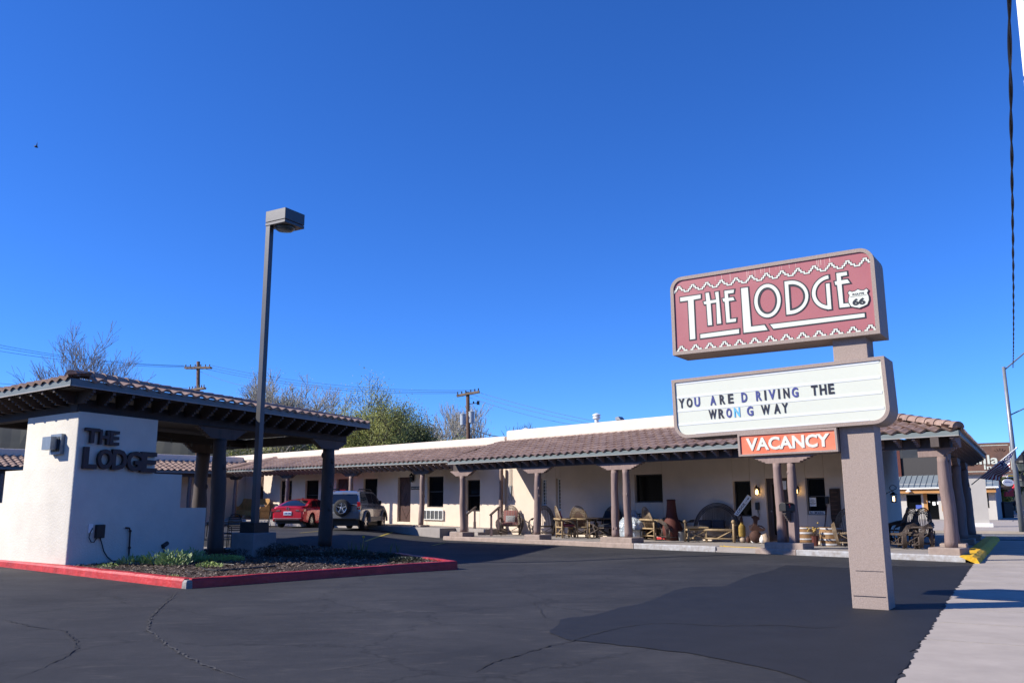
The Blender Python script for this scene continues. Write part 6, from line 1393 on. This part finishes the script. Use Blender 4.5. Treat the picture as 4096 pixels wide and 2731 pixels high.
# ---- utility poles
def upole(px, Y, ytop, label, arms, tilt=0):
    g = ground_at(px, Y); t = at(px-tilt, ytop, Y); r = empty('utility_pole', g, label, 'utility pole'); b = MB(); b.tube([g, t], [.16, .12], 12); b.build('pole', M['polewood'], r, smooth=True)
    for (x0, y0, x1, y1) in arms:
        p0, p1 = at(x0, y0, Y-.15), at(x1, y1, Y-.15); p1.y -= .3; p0.y += .3; b = MB(); b.bar(p0, p1, .11, .13); b.bar(p0+V3((0, .25, 0)), p1+V3((0, .25, 0)), .11, .13); b.build('crossarm', mat('weathered_crossarm', (.28, .21, .15), .9, .3, 4, .2), r)
        for k in (.04, .22, .40, .62, .80, .96): q = p0+(p1-p0)*k; b = MB(); b.lathe(q+V3((0, 0, .06)), [(.02, 0), (.05, .05), (.03, .09), (.05, .13), (.02, .18)], 8); b.build('insulator', M['black'], r)
    return r
up1 = upole(793, 60, 1446, 'weathered double crossarm utility pole behind the left canopy', [(732, 1468, 848, 1472), (748, 1558, 824, 1553)])
up2 = upole(1878, 56, 1567, 'brown utility pole with two grey transformer cans', [(1826, 1580, 1918, 1568)], tilt=7)
for s, px in ((0, 1852), (1, 1886)):
    q = at(px, 1700-9*s, 55.6); b = MB(); b.lathe(q, [(.05, 0), (.19, .01), (.19, .68), (.21, .69), (.21, .73), (.10, .78), (.02, .80)], 18); b.lathe(q+V3((.03, 0, .78)), [(.03, 0), (.05, .08), (.02, .16)], 8)
    c = b.build('transformer', mat('pale_blue_can', (.50, .56, .60), .4, .05, 5, 0), up2, smooth=2)
q0, q1 = at(1876, 1615, 56), at(1912, 1612, 55.7); b = MB(); b.bar(q0, q1, .04); b.box(Fr((q1.x, q1.y), 0, 90), -.08, .1, -.05, .05, q1.z-.1, q1.z+.14); b.box(Fr((q1.x-.3, q1.y), 0, 90), -.04, .05, -.05, .05, q1.z-.02, q1.z+.12); b.build('cutout_bracket', M['black'], up2)
def wire(name, label, P0, P1, sag, r=.012, n=20):
    pts = [P0+(P1-P0)*(i/n)-V3((0, 0, sag*4*(i/n)*(1-i/n))) for i in range(n+1)]; b = MB(); b.tube(pts, r, 4, cap=False); tag(b.build(name, M['wire'], fix=False), label, 'wire', 'overhead wires between the utility poles'); 
for k, (a_, c_, d_) in enumerate((((-40, 1372), (735, 1462), 'upper'), ((-40, 1383), (760, 1464), 'second'), ((-40, 1398), (790, 1468), 'third'))): wire('power_line', 'overhead wire left of the first utility pole, %s of the top three' % d_, at(*a_, 52), at(*c_, 60), .3)
for k, (a_, c_, d_) in enumerate((((-40, 1530), (750, 1552), 'upper'), ((-40, 1545), (770, 1556), 'lower'))): wire('power_line', 'low overhead wire left of the first utility pole, %s of two' % d_, at(*a_, 52), at(*c_, 60), .2)
for a_, c_, d_ in (((848, 1462), (1902, 1560), 'upper'), ((840, 1470), (1850, 1566), 'middle'), ((825, 1476), (1828, 1572), 'lower')): wire('power_line', 'long overhead wire spanning the two utility poles, %s of three' % d_, at(*a_, 60), at(*c_, 56), .55)
for a_, c_, Y2, d_ in (((1918, 1570), (2480, 1702), 50, 'upper'), ((1890, 1578), (2420, 1704), 50, 'middle'), ((1880, 1590), (2300, 1700), 52, 'lower')): wire('power_line', 'overhead wire dropping right from the transformer pole, %s of three' % d_, at(*a_, 56), at(*c_, Y2), .15)
wire('service_cable', 'thick service cable from the transformer pole down to the parapet', at(1884, 1712, 56), at(2010, 1748, 45), .1, .03); wire('power_line', 'slack wire from the first pole down behind the canopy', at(800, 1485, 60), at(985, 1545, 58), .1)
for a_, c_ in (((1560, 1690), (1835, 1712)),): wire('power_line', 'low wire crossing in front of the birches', at(*a_, 70), at(*c_, 57), .3)
# ---- roof vents
u, z = P.uz(2387, 1692, VW+3); z0 = 4.1
b = MB(); q = P.p(u, VW+3, 0); b.lathe(V3((q.x, q.y, z0)), [(.09, 0), (.09, z-z0+.15), (.17, z-z0+.20), (.17, z-z0+.26), (.12, z-z0+.29), (.18, z-z0+.33), (.18, z-z0+.38), (.05, z-z0+.44)], 16); tag(b.build('flue_cap', M['white'], smooth=2), 'white round capped flue above the main parapet', 'roof vent')
u, z = P.uz(2480, 1680, VW+3); b = MB(); b.box(P, u-.1, u+.1, VW+2.9, VW+3.1, 4.1, z+.0); b.prism(P, [(u-.16, z-.0), (u+.14, z-.0), (u+.14, z+.12), (u-.02, z+.15)], VW+2.85, VW+3.15); tag(b.build('roof_vent', M['steel']), 'small grey hooded vent on the roof right of the white flue', 'roof vent')
# ---- neighbouring inn across the side street
B0 = at(3993, 2090, 62); I = Fr((B0.x, B0.y), 133.5, 59); ZB = .13
inn = empty('neighbour_inn', I.p(6, 2, .13), 'cream inn with blue grey metal roof and orange wood trim across the side street', 'building')
M['inncream'] = mat('inn_cream_wall', (.60, .57, .52), .9, .06, 1.5, .2); M['orangewood'] = mat('orange_stained_wood', (.52, .24, .06), .6, .2, 3, .1, stretch=(.3, .3, 2)); M['metalroof'] = mat('blue_grey_metal_roof', (.24, .29, .31), .45, .08, 2, .05)
def IX(x0, y0, x1, y1, v=0): a, zb = I.uz(x0, y0, v); c, za = I.uz(x1, y1, v); return (min(a, c), max(a, c), min(za, zb), max(za, zb))
w1_ = IX(3624, 1977, 3689, 2036); d1_ = IX(3702, 1975, 3760, 2082); w2_ = IX(3922, 1968, 3959, 2031); w3_ = IX(3775, 1985, 3800, 2036); zr = I.z(3760, 1948, -.8)
b = MB(); wall(b, I, 0, 22, 0, .3, 0, zr+.3, [w1_, d1_, w2_, w3_]); b.box(I, 0, .3, .3, 14, 0, zr+.3); b.build('wall', M['inncream'], inn)
for q, nm in ((w1_, 'window'), (w2_, 'window'), (w3_, 'window')): window(inn, I, *q, .1, False)
b = MB(); b.box(I, d1_[0], d1_[1], .1, .16, d1_[2], d1_[3]); dd_ = b.build('door', M['glass'], inn)
for px, py, w_, h_ in ((3736, 2013, .22, .26), (3716, 2005, .16, .1), (3752, 2010, .14, .24)): u, z = I.uz(px, py, .09); b = MB(); b.box(I, u-w_/2, u+w_/2, .088, .095, z-h_/2, z+h_/2); b.build('notice', M['white'], dd_)
u, z = I.uz(3680, 2026, .09); b = MB(); b.box(I, u-.3, u+.3, .07, .08, z-.14, z+.14); b.build('window_sign', mat('blue_sign', (.06, .12, .5), .4, 0, 1, 0), inn)
b = MB(); b.box(I, -.1, d1_[1]+7.5, -.75, -.05, zr-.42, zr-.1); b.build('trim_beam', M['orangewood'], inn)
for px in (3697, 3768, 3790): u = I.u(px, -.01); b = MB(); b.box(I, u-.14, u+.14, -.04, -.002, d1_[2]+.7, zr-.42); b.build('trim_post', M['orangewood'], inn)
zt_ = I.z(3640, 1902, 2.4); b = MB(); b.add([I.p(-.3, -.9, zr), I.p(22, -.9, zr), I.p(22, 2.4, zt_), I.p(-.3, 2.4, zt_), I.p(-.3, -.9, zr-.06), I.p(22, -.9, zr-.06), I.p(22, 2.4, zt_-.06), I.p(-.3, 2.4, zt_-.06)], [(0, 1, 2, 3), (4, 7, 6, 5), (0, 4, 5, 1), (1, 5, 6, 2), (2, 6, 7, 3), (3, 7, 4, 0)])
for k in range(54): b.bar(I.p(-.3+.42*k, -.9, zr+.02), I.p(-.3+.42*k, 2.4, zt_+.02), .035, .05)
b.build('metal_roof', M['metalroof'], inn); b = MB(); b.box(I, -.3, 22, -.95, -.905, zr-.10, zr+.0); b.build('gutter', M['white'], inn)
b = MB(); b.box(I, 2, 22, 2.4, 8, zr, zt_+1.4); b.build('upper_wall', M['frame'], inn)
u = I.u(3561, 2.3); b = MB(); b.box(I, u-1, u+9, 2.2, 2.39, zt_-.2, zt_+2); b.build('brick_wall', M['redclay'], inn)
u, z = I.uz(3634, 1962, -1.0); q = I.p(u, -1.0, z); b = MB(); b.lathe(q, [(.22, -.08), (.16, 0), (.05, .08), (.02, .14)], 14, cap=False); b.tube([q+V3((0, 0, .1)), q+I.b*.9+V3((0, 0, .3))], .02, 5); b.build('gooseneck_lamp', M['white'], inn)
b = MB(); b.box(I, -1, 22, -3.5, -.05, .0, .16); struct(b.build('inn_pavement', M['concrete']))
# pylon sign
pq = at(3925, 2100, 46); PY = Fr((pq.x, pq.y), 152, 62)
ps = empty('pylon_sign', V3((pq.x, pq.y, .13)), 'brown rusty inn sign with white script lettering on a broad cream pylon', 'sign')
a0_, zb_ = PY.uz(3890, 2101, 0); a1_, zt2 = PY.uz(3938, 1895, 0); b = MB(); b.box(PY, a1_, a0_, .0, .5, .1, zt2+.1); b.build('pylon', M['inncream'], ps); b = MB(); b.box(PY, a1_-.15, a0_+.4, -.15, .7, .05, .32); b.build('footing', M['white'], ps)
s1, zs1 = PY.uz(4060, 1893, -.2); s0, zs0 = PY.uz(3790, 1776, -.2)
M['rustpanel'] = mat('rusty_brown_panel', (.13, .075, .06), .7, .4, 2, .2, col2=(.26, .13, .08))
b = MB(); b.box(PY, s1, s0, -.2, .6, zs1, zs0); cabn = b.build('sign_cabinet', M['rustpanel'], ps); hh = zs0-zs1
b = MB(); fr = Fr(PY.o, 152, 62)
for x0_, x1_, y0_, y1_ in ((s1+.18, s0-.18, zs1+.12, zs1+.15), (s1+.18, s0-.18, zs0-.15, zs0-.12), (s1+.10, s1+.13, zs1+.2, zs0-.2)): b.box(PY, x0_, x1_, -.21, -.2005, y0_, y1_)
b.build('sign_border', M['marquee'], cabn)
L_ = lambda px, py: PY.uz(px, py, -.21)
b = MB(); (ua_, za_), (ub_, zb2) = L_(3905, 1857), L_(3995, 1818); (uc_, _) = L_(3862, 1857)
text(b, 'Delila', PY.p(PY.u(3840, -.21), -.212, za_), -PY.a*(PY.u(3840, -.21)-PY.u(4006, -.21)), V3((0, 0, (zb2-za_)*1.0)), .02, .02, -PY.b)
text(b, 'Inn', PY.p(PY.u(3945, -.21), -.212, L_(3945, 1877)[1]), -PY.a*(PY.u(3945, -.21)-PY.u(4000, -.21)), V3((0, 0, .24)), .02, .02, -PY.b); b.build('lettering', M['marquee'], cabn)
b = MB(); uc_, zc_ = L_(4000, 1812)
for k in range(5): a = radians(40+25*k); b.bar(PY.p(uc_+.20*cos(a), -.212, zc_+.13*sin(a)), PY.p(uc_+.34*cos(a), -.212, zc_+.26*sin(a)), .03, .01, PY.b)
b.build('sun_rays', M['rust'], cabn)
u0_, z0_ = PY.uz(3985, 1907, -.1); u1_, z1_ = PY.uz(4030, 1896, -.1); b = MB(); b.box(PY, u1_, u0_, -.12, .1, z0_, z1_); vb2 = b.build('vacancy_strip', M['marquee'], ps); b = MB(); text(b, 'VACANCY', PY.p(u0_-.03, -.122, z0_+.03), -PY.a*(u0_-u1_-.06), V3((0, 0, (z1_-z0_)-.06)), .03, .005, -PY.b); b.build('lettering', M['curbred'], vb2)
# ---- flag on the corner porch
fb = at(3886, 1938, 29.5); ft = at(4066, 1791, 28.3)
fl = empty('flag', fb, 'striped American flag hanging from an angled pole on the corner porch', 'flag')
b = MB(); b.tube([fb, ft], .018, 8); b.sph(ft, .035); b.build('pole', M['white'], fl, smooth=True)
A_, D_, B_, C_ = at(4056, 1802, 28.4), at(4030, 1886, 28.6), at(3921, 1910, 29.3), at(3992, 1921, 29.4); nS, nT = 26, 26
def fp(s, t):
    q = (A_*(1-s)+B_*s)*(1-t)+(D_*(1-s)+C_*s)*t; wv = sin(s*7+t*5)*.07+sin(s*15-t*4)*.03; return q+V3((.02*sin(t*9), wv, .02*sin(s*11)))
b = MB()
for i in range(nS):
    for j in range(nT):
        s0_, s1_, t0_, t1_ = i/nS, (i+1)/nS, j/nT, (j+1)/nT; b.m = 2 if (i < nS*.42 and j < nT*7/13) else (0 if (j//2) % 2 == 0 else 1); b.add([fp(s0_, t0_), fp(s1_, t0_), fp(s1_, t1_), fp(s0_, t1_)], [(0, 1, 2, 3)])
b.build('cloth', [mat('flag_red', (.42, .02, .04), .8, .05, 5, 0), mat('flag_white', (.72, .72, .74), .8, .03, 5, 0), mat('flag_blue', (.03, .035, .14), .8, .05, 5, 0)], fl, fix=False)
b = MB()
for i in range(6):
    for j in range(5): q = fp(.035+.067*i, .05+.10*j); b.sph(q-V3((0, .012, 0)), .016, 5, 3)
b.build('stars', M['white'], fl)
# ---- far street: signs, lamps, people, shops
q = at(4034, 1929, 62); b = MB(); N_ = 24; ov = [(q.x+.40*cos(2*pi*i/N_), q.z+.25*sin(2*pi*i/N_)) for i in range(N_)]; b.prism(W0, ov, q.y, q.y+.12); o_ = b.build('oval_sign', M['white']); tag(o_, 'white oval hanging shop sign with small blue marks', 'sign')
b = MB()
for k in range(5): b.box(W0, q.x-.24+.10*k, q.x-.19+.10*k, q.y-.008, q.y-.002, q.z+.03*sin(k), q.z+.06+.03*sin(k))
b.bar(V3((q.x, q.y+.06, q.z+.24)), V3((q.x, q.y+.06, q.z+.5)), .03); b.build('mark', M['letblue'], o_)
Y_ = 70; pts = [(4062, 1893), (4071, 1893), (4071, 1946), (4053, 1966), (4058, 1984), (4022, 1985), (4024, 1965), (4036, 1968), (4061, 1943)]; vs = [at(x, y, Y_) for x, y in pts]; b = MB(); b.prism(W0, [(p.x, p.z) for p in vs], Y_, Y_+.25); o_ = b.build('arrow_shop_sign', mat('bright_red_sign', (.62, .03, .03), .5, .1, 3, 0)); tag(o_, 'red bent arrow sign pointing down at a shop up the street', 'sign')
p0, p1 = at(4072, 1957, Y_), at(4079, 1897, Y_); b = MB(); b.box(W0, p0.x, p1.x, Y_, Y_+.2, p0.z, p1.z); b.build('name_panel', M['signblack'], o_)
b = MB()
for k in range(5): z = p1.z-.15-(p1.z-p0.z)*k/5; b.box(W0, p0.x+.03, p0.x+.1, Y_-.01, Y_-.001, z-.08, z+.02)
b.build('lettering', M['marquee'], o_)
p0, p1 = at(4030, 1908, 75), at(4062, 1896, 75); b = MB(); b.box(W0, p0.x, p1.x, 75, 75.2, p0.z, p1.z); o_ = b.build('yellow_shop_sign', M['white']); tag(o_, 'small white and yellow shop sign beside the red arrow', 'sign'); b = MB(); b.box(W0, p0.x+.05, p0.x+(p1.x-p0.x)*.72, 74.98, 74.995, p0.z+.06, p1.z-.05); b.build('yellow_band', M['curbyellow'], o_)
# row of shops beyond the inn
for k, (s_, dpt, hgt, mt, lab) in enumerate(((64, 9, 3.4, 'inncream', 'low cream shop with flat dark awning just beyond the inn'), (76, 11, 4.6, 'redclay', 'red brick shop up the street beyond the cream one'), (90, 14, 5.2, 'stucco', 'taller tan shop far up the street'), (108, 18, 4.5, 'redclay', 'far brick shop at the end of the visible street'))):
    r = empty('shop', SD.p(s_, -4, .13), lab, 'building'); b = MB(); b.box(SD, s_, s_+dpt, -12, -.6-.0, .0, hgt); b.build('wall', M[mt], r); b = MB(); b.box(SD, s_+.5, s_+dpt-.5, -.59, .9, 2.7, 2.85); b.build('awning', M['wood'], r)
    for j in range(3): b = MB(); b.box(SD, s_+1+j*dpt/3.2, s_+2.4+j*dpt/3.2, -.596, -.55, .5, 2.3); b.build('window', M['glass'], r)
    b = MB(); b.box(SD, s_-.02, s_-.001, -3.4, -1.6, .8, 2.3); b.build('window', M['glass'], r)
tree('street_tree', 'small leafy tree standing by the far pavement', 'tree', V3((*at(4016, 2050, 88).to_2d()[:1], 88, .13)), 2.6, .8, 90, M['barkdark'], M['leaf'], 2500, .10, .06, .3, 3)
tree('street_tree', 'dark tree above the roofs at the far right of the street', 'tree', V3((at(4058, 2050, 130).x, 130, .13)), 8.5, .8, 91, M['barkdark'], M['leafdark'], 8000, .22, .2, .2, 4, tw=2)
# street lamps
def street_lamp(px, Y, ytop, lab, arm=True, h2=None):
    g = V3((at(px, 2060, Y).x, Y, .13)); t = at(px, ytop, Y); r = empty('street_lamp', g, lab, 'street lamp'); b = MB(); b.tube([g, V3((g.x, g.y, t.z*.5)), V3((g.x, g.y, t.z))], [.12, .10, .07], 10); b.build('pole', M['steel'], r, smooth=True)
    return r, V3((g.x, g.y, t.z))
sl, tp = street_lamp(4082, 38, 1467, 'tall slim grey street pole with side arms at the right edge')
b = MB(); b.tube([tp-V3((0, 0, .15)), tp+V3((1.2, .1, .75)), tp+V3((2.2, .2, .9))], .035, 6); b.tube([tp-V3((0, 0, 2.2)), tp+V3((.9, 0, -1.8))], .03, 6); b.build('arm', M['steel'], sl)
for px, py, Y in ((4093, 1856, 30), (4087, 1925, 45)):
    q = at(px, py, Y); r = empty('lantern_lamp', V3((q.x, Y, .13)), 'black heritage street lantern, %s of the two at the right edge' % ('nearer' if Y == 30 else 'farther'), 'street lamp'); b = MB(); b.tube([V3((q.x+.45, Y, .1)), V3((q.x+.45, Y, q.z+.3)), V3((q.x+.2, Y, q.z+.55)), V3((q.x, Y, q.z+.35))], .05, 8); b.build('pole', M['black'], r)
    b = MB(); b.lathe(q, [(.02, .38), (.10, .3), (.24, .12), (.26, .05)], 12); b.build('lamp_hood', M['black'], r); b = MB(); b.lathe(q, [(.22, .04), (.15, -.22), (.02, -.26)], 12); b.build('lamp_glass', M['glassblock'], r)
# near pole at the very edge and the twisted cable
np_ = V3((at(4092, 800, 9).x+.0, 9, 0)); b = MB()
p_top = at(4086, -60, 9); p_low = at(4101, 300, 9); gx = V3((p_low.x+(p_low.x-p_top.x)*1.5, 9, 0))
b.tube([gx, p_top+V3((0, 0, .6))], .055, 12); o_ = b.build('near_pole', M['white'], smooth=True); tag(o_, 'pale pole just entering the top right corner', 'pole')
c0, c1 = at(4036, -30, 7.5), at(4052, 1470, 38); n = 240; pts = []
for i in range(n+1):
    t = i/n; t2 = t**1.0; q = c0+(c1-c0)*t2-V3((0, 0, .9*4*t2*(1-t2)*.35)); a = t*95; pts.append(q+V3((.014*cos(a), 0, .014*sin(a))))
b = MB(); b.tube(pts, .013, 5, cap=False); b.tube([q-V3((.020*cos(i/n*95), 0, .020*sin(i/n*95)))*1.3 for i, q in enumerate(pts)], .011, 5, cap=False); tag(b.build('twisted_cable', M['wire'], fix=False), 'long twisted black cable falling down the right side of the sky', 'cable')
# people walking away
def person(px, Y, yh, lab, coat, legs, step):
    h = 1.72; q = at(px, 2060, Y); g = V3((q.x, Y, .13)); r = empty('person', g, lab, 'person')
    me = bpy.data.meshes.new('body'); J = [(0, 0, .92), (0, 0, 1.15), (0, .01, 1.40), (0, 0, 1.52), (0, .01, 1.63), (-.09, 0, .88), (-.10, step*.5, .48), (-.10, step, .06), (-.10, step-.14, .04), (.09, 0, .88), (.10, -step*.4, .48), (.10, -step*.9, .08), (.10, -step*.9-.14, .05), (-.19, 0, 1.38), (-.24, .03, 1.10), (-.24, -.05, .86), (-.24, -.07, .76), (.19, 0, 1.38), (.24, -.02, 1.10), (.23, -.10, .88), (.23, -.12, .78), (0, 0, 1.72)]
    E_ = [(0, 1), (1, 2), (2, 3), (3, 4), (4, 21), (0, 5), (5, 6), (6, 7), (7, 8), (0, 9), (9, 10), (10, 11), (11, 12), (2, 13), (13, 14), (14, 15), (15, 16), (2, 17), (17, 18), (18, 19), (19, 20)]
    R_ = [.14, .14, .15, .06, .10, .09, .065, .045, .03, .09, .065, .045, .03, .065, .048, .035, .028, .065, .048, .035, .028, .07]
    me.from_pydata(J, E_, []); o = bpy.data.objects.new('body', me); COL.objects.link(o); o.parent = r; me.materials.append(coat)
    sk_ = o.modifiers.new('skin', 'SKIN'); 
    for v, rad in zip(me.skin_vertices[0].data, R_): v.radius = (rad, rad)
    me.skin_vertices[0].data[0].use_root = True
    ss = o.modifiers.new('sub', 'SUBSURF'); ss.levels = 1; ss.render_levels = 1
    b = MB(); b.lathe(g+V3((0, 0, 0)), [(.11, .84), (.19, .86), (.20, 1.1), (.21, 1.38), (.10, 1.5)], 12, 1, .7, cap=False); b.build('coat', coat, r, smooth=True)
    b = MB()
    for s, y0, y1 in ((-1, step*.5, step), (1, -step*.4, -step*.9)): b.tube([g+V3((s*.09, 0, .90)), g+V3((s*.10, y0, .48)), g+V3((s*.10, y1, .10))], [.10, .085, .07], 10)
    b.build('trousers', legs, r, smooth=True); b = MB(); b.sph(g+V3((0, .02, 1.66)), .115, 12, 8); b.build('hair', M['black'], r, smooth=True)
    return r
M['darkcoat'] = mat('dark_coat', (.02, .02, .024), .9, .2, 8, .1); M['khaki'] = mat('khaki_cloth', (.22, .18, .12), .9, .2, 8, .1); M['greycoat'] = mat('grey_coat', (.07, .08, .10), .9, .2, 8, .1)
person(4060, 98, 2027, 'person in dark jacket and khaki trousers walking away up the street', M['darkcoat'], M['khaki'], .22); person(4036, 90, 2030, 'person in grey coat walking by the dark board near the shop wall', M['greycoat'], M['darkcoat'], -.15)
b = MB(); q = at(4028, 2080, 72); b.box(Fr((q.x, 72), 20, 110), -.5, .5, -.3, .3, .13, 1.35); b.box(Fr((q.x, 72), 20, 110), -.55, .55, -.35, .35, 1.351, 1.42); tag(b.build('street_bin', M['black'], bevel=.03), 'dark litter bin standing on the far pavement', 'bin')
q = at(3944, 2116, 47)
# ---- bird
q = at(145, 586, 60); r = None
b = MB(); s = .019*60/60*14
def bp(x, z, y=0): return q+V3((x*.0176, y, -z*.0176))
b.tube([bp(-9, -2), bp(-4, 0), bp(2, 2), bp(8, 6)], [.03, .07, .08, .02], 8)
b.add([bp(-5, -1), bp(-17, -6.5, .2), bp(-13, -4, .25), bp(2, 2)], [(0, 1, 2, 3)]); b.add([bp(-1, 1), bp(7, -6, -.2), bp(15.5, -13, -.35), bp(12, -5, -.25), bp(5, 2)], [(0, 1, 2, 3, 4)])
tag(b.build('bird', M['black'], fix=False), 'small black bird gliding high in the left of the sky', 'bird')
